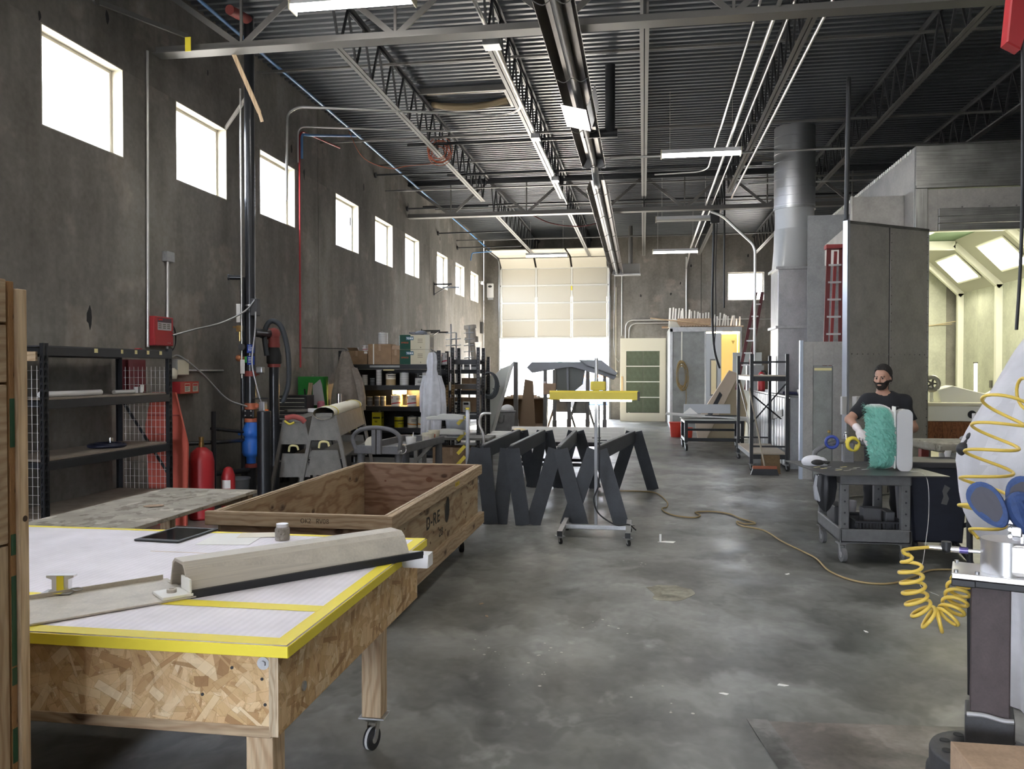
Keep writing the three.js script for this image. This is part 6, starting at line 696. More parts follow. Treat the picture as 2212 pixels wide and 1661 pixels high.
// ------------------------------------------------------------------ paint booth on the right
{ const o = thing('paint_booth', 'large galvanised paint spray booth with lit yellowish interior', 'paint booth', [0, 0, 0]); const X0 = 3.78, X1 = 7.2, ZA = -12.4, ZE = -20.1, H = 4.86, oH = 3.66;
  // shell
  mesh('side_wall', rbx(X0, X0 + .12, 0, H, ZE, ZA - .07, .006), M.boothGalv, o, 'z'); const fl = []; for (let z = ZA - .2; z > ZE; z -= .11) fl.push(bx(X0 - .012, X0, H - .05, H, z, z - .055)); mesh('seam_tabs', fl, M.boothWhite, o);
  mesh('header_panel', rbx(X0, 9.4, 4.3, H, ZA - .06, ZA, .006), M.boothSteel, o); mesh('header_rail', rbx(X0, 9.4, 4.26, 4.3, ZA - .06, ZA + .03, .004), M.boothSteel, o); mesh('lintel_panel', rbx(X0 + .3, 9.4, 3.97, 4.25, ZA - .06, ZA - .02, .004), M.boothGalv, o); mesh('corner_column', rbx(X0, X0 + .16, 0, 4.26, ZA - .06, ZA, .004), M.boothSteel, o, 'y'); mesh('corner_column', rbx(X0 + .16, X0 + .3, oH, 4.25, ZA - .06, ZA - .015, .004), M.boothGalv, o, 'y');
  for (const [y0, y1, z] of [[3.86, 3.97, .03], [3.76, 3.855, .05], [oH, 3.755, .03]]) mesh('roller_housing', rbx(X0 + .3, 9.4, y0, y1, ZA - .06, ZA + z, .006), M.boothSteel, o); mesh('lintel_bolt_row', Array.from({ length: 8 }, (_, k) => cylZ(.012, .006, 4.4 + k * .35, 3.99, ZA - .018, 8)), M.steelGrey, o); mesh('latch_block', rbx(5.2, 5.38, 3.68, 3.76, ZA + .03, ZA + .07, .01), M.steelGrey, o); mesh('right_jamb', rbx(X1 + .2, 9.4, 0, oH, ZA - .06, ZA, .004), M.boothGalv, o, 'y');
  mesh('wing_panel', rbx(3.03, X0 - .002, 0, 4.27, ZA - .56, ZA - .5, .004), M.boothGalv, o, 'y'); mesh('wing_edge', rbx(3.02, 3.05, 0, 4.28, ZA - .5, ZA - .47, .003), M.boothSteel, o, 'y');
  mesh('notched_plate', extr([[2.98, 1.3], [3.77, 1.3], [3.77, 3.62], [3.28, 3.62], [3.28, 4.0], [3.62, 4.3], [3.77, 4.3], [3.77, 4.55], [2.98, 4.55]], .03).translate(0, 0, -15.9), M.ductGrey, o, 'y'); mesh('vent_louver', rbx(3.0, 3.2, 2.3, 3.4, -17.4, -17.3, .01), M.boothSteel, o);
  // interior
  const I = M.boothIn, zi = ZA - .08, rw = 6.98; mesh('inner_floor', bx(X0 + .13, rw, .001, .006, zi, ZE + .06), mat([.42, .40, .33], .8, 0, { tex: tGrime, m: .5 }), o); for (let k = 0; k < 3; k++) mesh('back_panel', rbx(X0 + .13 + k * .96, X0 + .13 + (k + 1) * .96 - .006, .01, 4.2, ZE, ZE + .05, .003), I, o, 'y'); for (let k = 0; k < 6; k++) mesh('right_panel', rbx(rw, rw + .05, .01, 3.42, ZE + .06 + k * 1.25, ZE + 1.304 + k * 1.25, .003), I, o, 'y'); mesh('inner_lining', rbx(X0 + .122, X0 + .13, .01, 4.3, ZE + .06, zi, .002), I, o);
  mesh('right_wall', rbx(rw + .06, rw + .12, 0, H, ZE, ZA - .07, .004), M.boothGalv, o); mesh('back_wall', rbx(X0 + .12, rw + .05, 0, H, ZE - .06, ZE - .01, .004), M.boothGalv, o); mesh('roof', rbx(X0 + .12, rw + .05, 4.6, H, ZE, ZA - .07, .004), M.boothGalv, o);
  const hip = new THREE.BoxGeometry(.03, 1.25, 7.5).rotateZ(46 * D).translate(rw - .44, 3.86, (zi + ZE) / 2); mesh('hip_panel', hip, mat([.45, .45, .38], .6), o); for (let k = 0; k < 4; k++) mesh('ceiling_panel', rbx(X0 + .14, rw - .88, 4.28, 4.31, ZE + .06 + k * 1.9, ZE + 1.93 + k * 1.9, .003), k % 2 ? mat([.16, .24, .14], .8) : mat([.5, .52, .38], .7), o);
  for (const z of [-19.6, -17.6, -15.3, -13.1]) { mesh('roof_rib', bx(X0 + .14, rw - .88, 4.1, 4.27, z - .05, z + .05), M.boothWhite, o); mesh('hip_rib', bar([rw - .88, 4.2, z], [rw - .03, 3.36, z], .12, .1), M.boothWhite, o); mesh('wall_post', rbx(rw - .12, rw - .002, .01, 3.4, z - .05, z + .05, .003), M.boothWhite, o, 'y'); }
  const lm = lampMat([1, .95, .75], 5); const fix = (x, y, z, tilt, w, l) => { const g = new THREE.Group(); g.name = 'booth_light'; g.position.set(x, y, z); g.rotation.z = tilt; o.add(g); mesh('trim', rbx(-w / 2 - .05, w / 2 + .05, -.005, .02, -l / 2 - .05, l / 2 + .05, .005), M.boothWhite, g); mesh('lens', rbx(-w / 2, w / 2, -.012, -.006, -l / 2, l / 2, .002), lm, g); const L = new THREE.RectAreaLight(rgb(1, .94, .72), 3.6, w, l); const n = V(0, -1, 0).applyEuler(new THREE.Euler(0, 0, tilt)); L.position.set(x, y, z).addScaledVector(n, .02); L.lookAt(L.position.clone().add(n)); L.name = 'booth_panel_glow'; scene.add(L); };
  for (const z of [-18.6, -16.4, -14.2]) fix(rw - .48, 3.83, z, -46 * D, .6, 1.1); fix(4.9, 4.265, -16.4, 0, .8, .55); fix(5.4, 4.265, -14.2, 0, .8, .55);
  mesh('lit_window', rbx(rw - .004, rw + .002, 1.0, 1.85, -18.95, -18.78, .002), lampMat([1, .9, .7], 4), o); mesh('lit_window_frame', [bx(rw - .012, rw, 1.85, 1.88, -18.98, -18.75), bx(rw - .012, rw, .97, 1.0, -18.98, -18.75)], M.steelGrey, o); mesh('door_track', rbx(4.0, 4.06, .01, 3.9, zi - .3, zi - .24, .004), M.steelGrey, o, 'y'); mesh('stained_rope', [rod([4.0, 2.6, ZE + .07], [6.9, 2.75, ZE + .07], .012, 5), rod([4.0, 2.3, ZE + .08], [6.9, 2.8, ZE + .3], .012, 5)], mat([.5, .42, .28], .8), o); mesh('wall_switch', rbx(rw - .03, rw, 1.35, 1.5, -18.1, -18.0, .005), M.steelGrey, o); mesh('ceiling_sensor', rbx(5.6, 5.8, 4.0, 4.08, -13.05, -13.02, .005), M.black, o);
  // big leaf swung open toward the viewer
  const leaf = new THREE.Group(); leaf.name = 'booth_door_leaf'; leaf.position.set(3.93, 0, -12.36); leaf.rotation.y = Math.atan2(.88, -1.28) - Math.PI * 0; leaf.rotation.y = Math.PI - Math.atan2(.88, 1.28) + Math.PI * 2; o.add(leaf); const Lw = 1.555; // local +x runs from the hinge to the free edge
  leaf.rotation.y = -(Math.PI - Math.atan2(.88, 1.28));
  mesh('seam_strip', rbx(.762, .792, .03, 3.64, -.02, .02, .002), M.steel, leaf, 'y'); for (const [a, b] of [[.02, .765], [.789, Lw - .02]]) mesh('leaf_panel', rbx(a, b, .03, 3.64, -.025, .025, .004), M.boothGalv, leaf, 'y'); mesh('leaf_frame', [rbx(Lw - .02, Lw + .03, 0, 3.68, -.04, .04, .004)], mat([.52, .55, .6], .35, .7), leaf, 'y'); mesh('leaf_frame', [rbx(0, Lw, 3.64, 3.68, -.03, .03, .004), rbx(0, Lw, .0, .03, -.03, .03, .004), rbx(0, .02, .03, 3.64, -.03, .03, .004)], M.boothSteel, leaf); const riv = []; for (let y = .2; y < 3.6; y += .12) riv.push(sph(.009, .745, y, -.027, 6), sph(.009, .03, y, -.027, 6)); for (let x = .08; x < 1.5; x += .1) riv.push(sph(.01, x, 1.92, -.027, 6)); mesh('rivet_row', riv, M.steelGrey, leaf); mesh('leaf_dispenser', [rbx(Lw - .24, Lw - .08, 1.12, 1.36, -.1, -.026, .01), rbx(Lw + .032, Lw + .12, 1.12, 1.36, -.05, -.02, .006)], mat([.6, .6, .58], .5), leaf);
}
{ const o = thing('booth_side_panel', 'low grey panel wall with a narrow door beside the booth', 'panel', [2.43, 0, -13.45]); mesh('panel', [rbx(.03, .18, 0, 2.15, -.03, .03, .004), rbx(.48, .61, 0, 2.15, -.03, .03, .004), rbx(.18, .48, 1.78, 2.15, -.03, .03, .004)], M.boothGalv, o, 'y'); mesh('edge_post', rbx(-.02, .03, 0, 2.17, -.04, .05, .004), mat([.46, .52, .6], .4, .6), o, 'y'); const d = mesh('narrow_door', rbx(.187, .473, .02, 1.773, -.025, .015, .004), mat([.40, .41, .38], .5, .4, { tex: tGrime, m: 1.5 }), o, 'y'); mesh('door_tape', rbx(.2, .46, 1.7, 1.74, .0152, .017, .0005, 1), M.masking, d); mesh('door_knob', sph(.025, .42, .75, .04, 12), M.brass, d); mesh('door_trim', rbx(.46, .478, .02, 1.77, .016, .022, .002), M.steelGrey, o); }
// things inside the booth
{ const o = thing('engine_fixture', 'masked engine cowl fixture on a stand in the booth', 'fixture', [4.75, 0, -13.5]); mesh('wood_panel', rbx(-.5, .42, .5, .93, -.15, .2, .01), mat([.30, .12, .045], .55, 0, { tex: tPly, m: 1.5 }), o); for (let k = 0; k < 5; k++) mesh('wood_batten', rbx(-.48 + k * .19, -.34 + k * .19, .5, .925, .2, .212, .004), mat([.30, .12, .045], .55, 0, { tex: tPly, m: 2 }), o, 'y'); mesh('cowl_box', extr([[-.5, .94], [.38, .94], [.3, 1.16], [-.5, 1.16]], .4, .006).translate(0, 0, -.2), M.boothWhite, o); mesh('port_hole', cylZ(.06, .02, .12, 1.04, .21, 18), M.black, o); mesh('masked_top', rbx(-.52, .36, 1.16, 1.22, -.22, .22, .02), M.cream, o); mesh('gear_wheel', new THREE.TorusGeometry(.1, .035, 10, 28).translate(-.38, 1.5, 0), mat([.35, .34, .3], .4, .5), o); mesh('wheel_hub', cylZ(.03, .04, -.38, 1.5, 0, 14), M.steelGrey, o); mesh('spoke', [0, 1, 2, 3, 4].map((k) => bar([-.38, 1.5, 0], [-.38 + Math.cos(k * 1.257) * .1, 1.5 + Math.sin(k * 1.257) * .1, 0], .025, .02)), M.steelGrey, o); mesh('wheel_arm', bar([-.38, 1.22, -.02], [-.38, 1.5, -.02], .05, .04), M.boothWhite, o); mesh('white_fender', extr([[-.3, 1.4], [-.1, 1.46], [.2, 1.38], [.45, 1.32], [.62, 1.42], [.72, 1.52], [.6, 1.3], [.3, 1.22], [-.25, 1.22]], .3, .01).translate(0, 0, -.25), M.boothWhite, o); mesh('stand_leg', [rbx(-.46, -.4, 0, .5, -.05, .05, .004), rbx(.3, .36, 0, .5, -.05, .05, .004)], M.steelGrey, o); }
{ const o = thing('masked_part', 'grey masked cowling part with tape edges in the booth', 'cowling', [5.35, 0, -13.3]); mesh('shell', extr([[-.3, .6], [.2, .4], [.6, .5], [.7, 1.1], [.2, 1.18], [-.25, 1.1]], .5, .02).translate(0, 0, -.25), mat([.22, .22, .2], .6), o); mesh('top_mask', rbx(-.3, .66, 1.15, 1.22, -.3, .3, .02), M.boothWhite, o); mesh('vent', rbx(-.12, .06, .7, .98, .26, .29, .01), M.black, o); mesh('stand', [rbx(-.15, -.09, 0, .55, -.03, .03, .004), rbx(.4, .46, 0, .5, -.03, .03, .004)], M.steelGrey, o); }
one('masked_flap', 'small white masked flap standing on the cowling part', 'flap', extr([[-.1, 0], [.3, .04], [.25, .1], [-.12, .12]], .02), M.boothWhite, [5.5, 1.36, -13.2]);
// ------------------------------------------------------------------ right hand work cart and its load
{ const o = thing('utility_cart', 'grey plastic utility cart with a steel plate top', 'cart', [2.02, 0, -8.12]); const w = .3, L = .48, pg = mat([.155, .155, .155], .6, 0, { tex: tGrime, m: 3 });
  mesh('bottom_shelf', [rbx(-w, w, .17, .2, -L, L, .01), rbx(-w, -w + .03, .17, .3, -L, L, .012), rbx(w - .03, w, .17, .3, -L, L, .012), rbx(-w, w, .17, .3, L - .03, L, .012), rbx(-w, w, .17, .3, -L, -L + .03, .012)], pg, o); mesh('top_shelf', rbx(-w, w, .69, .775, -L, L, .014), pg, o);
  for (const x of [-w + .045, w - .045]) for (const z of [-L + .05, L - .05]) { mesh('leg', rbx(x - .04, x + .04, .2, .7, z - .035, z + .035, .012), pg, o, 'y'); mesh('leg_holes', [.34, .44, .54, .64].map((y) => cylZ(.009, .003, x, y, z + .0355, 10)), M.black, o); }
  for (const x of [-w + .03, w - .05]) for (const z of [-L + .08, L - .06]) caster(o, x, z, .065, .035, .15, .17, mat([.12, .12, .12], .6));
  mesh('push_handle', path([[-w + .02, .76, -L + .02], [-w - .02, .88, -L - .02], [-w + .14, .97, -L - .05], [0, .99, -L - .05], [w - .14, .97, -L - .05], [w + .02, .88, -L - .02], [w - .02, .76, -L + .02]], .024, 50, 12), M.plasticGrey, o); mesh('handle_post', rbx(-.05, .05, .76, .98, -L - .05, -L - .01, .008), M.plasticGrey, o); mesh('air_fitting', [cyl(.012, .05, -.02, 1.01, -L - .05, 12), cyl(.02, .03, -.02, 1.05, -L - .05, 6), sph(.012, -.02, 1.08, -L - .05, 8)], M.chrome, o); }
one('steel_plate', 'thin dark steel plate laid over the utility cart', 'plate', (() => { const sh = extr([[-.435, -.575], [.585, -.515], [.46, .62], [-.605, .575]], .008, .001); return sh.rotateX(-Math.PI / 2); })(), mat([.12, .12, .12], .45, .5, { tex: tGrime, m: 3 }), [2.025, .779, -8.105]);
{ const o = thing('green_fibre_part', 'green fuzzy fibreglass radome standing on the cart', 'fibreglass part', [2.2, .79, -8.05], -.12);   // mat of fibres over a curved shell
  const N = 60, Mh = 70, pos = [], col = [], idx = []; for (let j = 0; j <= Mh; j++) for (let i = 0; i <= N; i++) { const v = j / Mh, u = i / N, a = (u - .5) * 2.5, y = .0 + v * .6; const bulge = Math.sqrt(Math.max(.02, 1 - Math.pow(Math.abs(v * 2 - 1), 6))); const r = (.13 + .02 * Math.sin(v * 3)) * bulge + (fbm(u * 30, v * 60, 30, 3, 5) - .5) * .022 * (1 + 1.6 * (1 - u)); const lean = -.06 * v * v + (v > .9 ? -.04 * (v - .9) * 10 * (1 - u) : 0) + (v < .1 ? -.06 * (1 - v * 10) * (1 - u) : 0); pos.push(Math.sin(a) * r + lean, y, Math.cos(a) * r * .85 - .04); const g = clamp01(fbm(u * 6, v * 18, 6, 4, 77) * 1.1 - .15 + (.75 - u) * .3), wv = step(.75, .95, u) + step(.93, 1, v) * .8; const k = clamp01(wv); col.push(.12 + .1 * g + k * .5, .36 + .14 * g + k * .2, .29 + .12 * g + k * .27); }
  for (let j = 0; j < Mh; j++) for (let i = 0; i < N; i++) { const a = j * (N + 1) + i; idx.push(a, a + 1, a + N + 1, a + 1, a + N + 2, a + N + 1); } const g = new THREE.BufferGeometry(); g.setAttribute('position', new THREE.Float32BufferAttribute(pos, 3)); g.setAttribute('color', new THREE.Float32BufferAttribute(col, 3)); g.setIndex(idx); g.computeVertexNormals(); const m = new THREE.Mesh(g, new THREE.MeshPhysicalMaterial({ vertexColors: true, roughness: .95, side: THREE.DoubleSide })); m.name = 'fibre_mat'; m.castShadow = m.receiveShadow = true; o.add(m);
  const hairs = []; for (let k = 0; k < 420; k++) { const v = rnd(), a = rr(-1.35, -.4), r = .125, x = Math.sin(a) * r - .06 * v * v, z = Math.cos(a) * r * .85 - .04; hairs.push(rod([x, v * .6, z], [x - rr(.01, .045), v * .6 + rr(-.03, .03), z + rr(0, .02)], .0009, 3)); } const h = mesh('loose_fibres', hairs, mat([.2, .42, .34], .95), o); h.userData.kind = 'stuff';
  mesh('white_edge', rbx(.075, .09, .01, .58, -.1, .05, .008), M.partWhite, o); }
{ const o = thing('grey_tray_part', 'grey rounded tray part standing behind the green fibre part', 'tray', [2.35, .79, -8.0], -.12); const rr2 = (w, h, r) => { const s = []; for (const [cx, cy, a] of [[w - r, h - r, 0], [-w + r, h - r, 1], [-w + r, r, 2], [w - r, r, 3]]) for (let k = 0; k <= 5; k++) { const t = (a + k / 5) * Math.PI / 2; s.push([cx + Math.cos(t) * r, cy + Math.sin(t) * r]); } return s; }; mesh('shell', extr(rr2(.055, .55, .045), .16, .006).translate(0, 0, -.1), mat([.42, .42, .42], .5), o); mesh('rim', extr(rr2(.062, .56, .05), .012, .003).translate(0, -.004, .068), mat([.5, .5, .5], .5), o); }
one('tape_roll', 'blue roll of masking tape hung on the cart handle', 'tape roll', new THREE.TorusGeometry(.056, .016, 10, 32).scale(1, 1, 1.5), mat([.03, .06, .3], .5), [1.86, .985, -8.62], -.1); one('tape_roll', 'yellow roll of masking tape hung on the cart handle', 'tape roll', [new THREE.TorusGeometry(.06, .02, 10, 32).scale(1, 1, 1.7)], M.yellow, [2.06, .965, -8.64], .3);
one('shop_rag', 'white rag bundled on the left of the cart plate', 'rag', [sph(.1, 0, .05, 0, 18).scale(1.1, .62, .8), sph(.06, .07, .02, .03, 14)], M.cloth, [1.62, .79, -8.3]); one('black_glove', 'black glove lying on the white rag', 'glove', [sph(.045, 0, .02, 0, 12).scale(1.4, .6, 1), rod([.04, .02, 0], [.1, .015, .03], .012, 6), rod([.03, .02, .02], [.08, .012, .06], .012, 6)], M.rubber, [1.64, .815, -8.18]);
{ const g = [[-.16, .1], [-.1, -.02], [-.02, .08], [.05, -.05], [.1, .1], [.16, -.02], [-.05, .2], [.2, .12], [.02, .22], [-.2, 0]]; g.forEach(([x, z], i) => one('glass_slide', 'thin clear test strip on the cart plate', 'test strip', rbx(-.04, .04, 0, .002, -.009, .009, .0005, 1), i % 3 ? mat([.6, .6, .56], .2) : M.masking, [1.82 + x, .7885, -8.12 + z], .7, 'test strips on the cart plate')); }
{ const o = thing('dust_cloth', 'dark and grey cloths draped off the left cart corner', 'cloth', [1.62, .56, -7.75], .2); mesh('dark_cloth', garment([[.21, .02], [.2, .09], [.1, .1], [-.02, .08], [-.1, .04], [-.13, .01]], .5, 3), M.black, o); mesh('grey_cloth', garment([[.2, .02, -.07], [.1, .05, -.06], [-.02, .06, -.04], [-.05, .01, -.03]], .5, 6), mat([.35, .36, .38], .9), o); }
{ const o = thing('plastic_crate', 'black slatted plastic crate on the lower cart shelf', 'crate', [2.09, .201, -7.98]); for (let k = 0; k < 14; k++) mesh('slat', rbx(-.2 + k * .028, -.182 + k * .028, .02, .13, .2, .206, .001), M.black, o); mesh('rim', [rbx(-.21, .21, .13, .15, .19, .21, .003), rbx(-.21, .21, 0, .02, .19, .21, .003), rbx(-.21, .21, .13, .15, -.21, -.19, .003), rbx(-.21, -.19, 0, .15, -.19, .19, .003), rbx(.19, .21, 0, .15, -.19, .19, .003)], M.black, o); mesh('base', rbx(-.19, .19, 0, .01, -.19, .19, .002), M.black, o); mesh('contents', [rbx(-.1, .06, .01, .24, -.1, .05, .01), rbx(.08, .16, .01, .22, -.15, .1, .01)], M.darkGrey, o); }
one('plastic_crate_small', 'small dark caddy at the left of the lower cart shelf', 'caddy', [rbx(-.05, .05, 0, .25, -.16, .16, .01)], M.black, [1.79, .201, -8.1]); one('clear_cup', 'pale cup standing in the black crate', 'cup', lathe([[0, 0], [.05, 0], [.06, .1], [.05, .1], [0, .01]], 18), mat([.4, .38, .38], .5), [1.95, .36, -8.25]);
{ const o = thing('blue_bin', 'dark navy wheeled waste bin behind the cart', 'bin', [2.74, 0, -8.5]); mesh('bin', extr([[-.2, .1], [.2, .1], [.25, .78], [-.25, .78]], .46, .02).translate(0, 0, -.23), mat([.018, .022, .04], .5, 0, { tex: tGrime, m: 3 }), o); mesh('rim', rbx(-.28, .28, .78, .84, -.27, .27, .015), mat([.03, .03, .035], .6), o); for (const x of [-.18, .18]) for (const z of [-.16, .16]) mesh('wheel', cylX(.045, .03, x, .045, z, 16), M.rubber, o); mesh('paint_scuff', extr([[0, .45], [.05, .44], [.07, .5], [.05, .55], [.08, .6], [.03, .63], [.01, .57], [.02, .52]], .002).translate(.02, 0, .252), mat([.12, .12, .12], .8), o); }
one('vacuum_hose', 'thick black hose looping from the navy bin', 'hose', path([[2.95, .74, -8.4], [3.1, .6, -8.2], [3.12, .4, -8.2], [3.0, .25, -8.3], [2.9, .2, -8.5]], .022, 40, 8), M.black); one('vacuum_hose', 'black hose along the floor toward the white cover', 'hose', path([[2.95, .12, -8.5], [2.9, .06, -8.2], [2.8, .03, -7.6], [2.6, .03, -6.9]], .022, 30, 8), M.black);
one('signal_wire', 'thin grey wire from the tray part down to the hose fitting', 'wire', path([[2.36, .8, -7.85], [2.42, .78, -7.6], [2.38, .5, -7.4], [2.25, .2, -7.1], [2.16, .01, -6.9], [2.2, .006, -6.6]], .0028, 50, 5), M.conduit);
{ const o = thing('plaster_table', 'plaster crusted table right of the person', 'table', [3.42, .03, -9.25], .1); const g = rbx(-.55, .55, .84, .93, -.4, .4, .03, 3), p = g.attributes.position; for (let i = 0; i < p.count; i++) p.setY(i, p.getY(i) + (vnoise(p.getX(i) * 9 + 50, p.getZ(i) * 9 + 50, 997, 3) - .5) * .03); g.computeVertexNormals(); mesh('table_top', g, mat([.60, .60, .57], .9, 0, { tex: tDust, m: 1.2 }), o); [-.45, -.3, -.1, .1, .3].forEach((x, k) => mesh('drip', cyl(.02, .08 + .04 * (k % 3), x, .83, .38, 8, .04), M.partWhite, o)); for (const x of [-.4, .4]) for (const z of [-.28, .28]) mesh('leg', rbx(x - .04, x + .04, 0, .84, z - .04, z + .04, .004), M.redDull, o); mesh('side_board', rbx(-.5, .5, .7, .84, .3, .33, .004), mat([.5, .5, .47], .9), o); }
one('white_board_box', 'white square box standing on the plaster table', 'box', rbx(-.14, .14, 0, .26, -.04, .04, .006), mat([.52, .52, .5], .6), [3.56, .99, -9.3]); one('plastic_wrap', 'crumpled clear plastic heap on the plaster table', 'plastic wrap', [sph(.07, -.05, .03, 0, 12).scale(1.2, .5, 1), sph(.06, .06, .03, .03, 12).scale(1.2, .6, 1)], mat([.35, .35, .36], .15), [3.36, .985, -9.1]); one('red_tool', 'thin red tool on the plaster table', 'tool', rod([-.1, .01, 0], [.1, .015, .02], .01, 8), M.redPaint, [3.6, .985, -9.0]);
// ------------------------------------------------------------------ vise stand at the right edge
{ const o = thing('vise_stand', 'square steel vise post with aluminium head and blue grips', 'vise stand', [1.31, 0, -3.38], -20 * D); const st = M.rust;
  mesh('post', rbx(-.066, .066, .38, .915, -.066, .066, .006), st, o, 'y'); mesh('socket', rbx(-.082, .082, .2, .4, -.08, .08, .006), M.castIron, o, 'y'); mesh('weld_bead', path([[-.075, .4, .08], [-.02, .405, .078], [.04, .398, .08], [.078, .4, .078]], .01, 20, 6), mat([.4, .4, .4], .5, .3), o);
  const drum = lathe([[.1, .17], [.1, .24], [.155, .24], [.2, .235], [.205, .225], [.205, .16], [.215, .15], [.225, .0], [.0, .0]], 40); mesh('brake_drum_base', drum, M.castIron, o); for (let k = 0; k < 10; k++) mesh('stud_hole', cyl(.019, .004, Math.cos(k * .628 + .2) * .153, .2405, Math.sin(k * .628 + .2) * .153, 14), M.joint, o); mesh('hub_bore', cyl(.098, .003, 0, .2395, 0, 30), mat([.004, .004, .004], .9), o);
  mesh('mount_plate', rbx(-.13, .16, 0.915, .937, -.11, .11, .004), M.alu, o); mesh('plate_rail', [rbx(-.125, .155, .887, .914, .03, .1, .005), rbx(-.13, -.05, .887, .913, .02, .11, .004)], M.black, o); mesh('plate_bolt', [[-.115, .09], [.14, .09], [-.115, -.09], [-.045, .09]].map(([x, z]) => cyl(.009, .01, x, .942, z, 6)), M.galv, o);
  mesh('air_cylinder', [cyl(.085, .125, .05, 1.0, 0, 40), rbx(.05, .14, .937, 1.062, -.085, .085, .02)], mat([.72, .72, .73], .3, .85), o); mesh('neck', [cyl(.03, .03, .1, 1.075, 0, 20), cyl(.022, .03, .1, 1.1, 0, 16)], M.alu, o); mesh('neck_clamp', [rbx(.06, .1, 1.08, 1.12, .0, .05, .006), cylZ(.008, .03, .06, 1.085, .05, 10), cylZ(.008, .03, .06, 1.11, .05, 10)], M.galv, o); mesh('swivel_arm', [rbx(-.02, .09, 1.12, 1.145, -.03, .03, .008), rod([-.05, 1.165, -.02], [-.01, 1.135, -.02], .006, 8)], M.alu, o); mesh('socket_ball', sph(.045, .14, 1.115, 0, 18), mat([.5, .52, .56], .5), o);
  const blue = mat([.055, .11, .30], .7, 0, { tex: tGrime, m: 8 }); const cupG = (sx) => { const pts = []; for (let k = 0; k < 28; k++) { const t = k / 28 * 6.2832; pts.push([Math.cos(t) * .062 * (1 + .22 * Math.sin(t)) , Math.sin(t) * .115]); } const g = prep(extr(pts, .03, .012)), q = g.attributes.position; for (let i = 0; i < q.count; i++) { const x = q.getX(i), y = q.getY(i); q.setZ(i, q.getZ(i) + 7 * x * x + 2.2 * y * y); } g.computeVertexNormals(); return g; };
  const jaw = (x, y, z, rz, ry, nm) => { const j = new THREE.Group(); j.name = 'blue_grip'; j.position.set(x, y, z); j.rotation.set(-.2, ry, rz); o.add(j); mesh('shell', cupG(), blue, j); mesh('pad', cupG().scale(.78, .8, .5).translate(0, .004, .036), mat([.09, .09, .11], .9), j); mesh('rib', [-.03, 0, .03].map((k) => bar([k, -.08, -.014], [k * .6, .08, -.014], .006, .02)), blue, j); return j; };
  jaw(.0, 1.185, .0, .6, -.25); jaw(.125, 1.165, .05, -.5, Math.PI + .35); jaw(.1, 1.2, -.06, .1, .1); o.children.filter((c) => c.name === 'blue_grip').forEach((c) => c.scale.setScalar(.74)); mesh('yellow_sticker', rbx(-.02, .01, 1.16, 1.175, .028, .031, .001), mat([.5, .48, .1], .7), o);
  mesh('air_coupler', [cylX(.009, .05, -.19, 1.005, 0, 14), cylX(.012, .03, -.12, 1.005, 0, 14), cylX(.007, .1, -.07, 1.005, 0, 10)], M.alu, o); mesh('coupler_sleeve', cylX(.013, .03, -.09, 1.005, 0, 16), mat([.12, .1, .3], .3, .6), o); mesh('regulator', [cyl(.018, .03, -.15, 1.018, 0, 16), sph(.014, -.15, 1.0, 0, 10)], M.black, o); }
{ // coiled yellow air hose: from the coupler, down in a hanging loop and up behind the post, then up across the cover
  const o = thing('coil_hose', 'coiled yellow air hose looping around the vise stand', 'air hose', [0, 0, 0]); const helix = (ctrl, turns, R0, R1) => { const c = new THREE.CatmullRomCurve3(ctrl.map((p) => V(...p))), N = turns * 22, fr = c.computeFrenetFrames(N, false), P = []; for (let i = 0; i <= N; i++) { const t = i / N, q = c.getPointAt(t), a = t * turns * 6.2832, r = R0 + (R1 - R0) * Math.sin(t * Math.PI); const s = Math.min(1, t * 12, (1 - t) * 12); q.addScaledVector(fr.normals[i], Math.cos(a) * r * s).addScaledVector(fr.binormals[i], Math.sin(a) * r * s); P.push(q); } return new THREE.TubeGeometry(new THREE.CatmullRomCurve3(P), N, .0072, 8, false); };
  const hm = mat([.78, .56, .1], .4);
  mesh('hanging_coil', helix([[1.015, .99, -3.38], [1.02, .95, -3.38], [1.03, .88, -3.38], [1.055, .79, -3.38], [1.1, .74, -3.38], [1.15, .745, -3.38], [1.2, .8, -3.42], [1.25, .9, -3.5]], 14, .04, .043), hm, o); mesh('lead_in', path([[1.015, .985, -3.38], [.99, 1.0, -3.37], [1.02, 1.005, -3.4], [1.11, 1.005, -3.45]], .0072, 20, 8), hm, o);
  mesh('rising_coil', helix([[1.46, .96, -3.9], [1.475, 1.05, -3.9], [1.485, 1.2, -3.9], [1.51, 1.35, -3.9], [1.55, 1.5, -3.9], [1.6, 1.6, -3.9], [1.68, 1.62, -3.88]], 6.5, .09, .1), hm, o); }
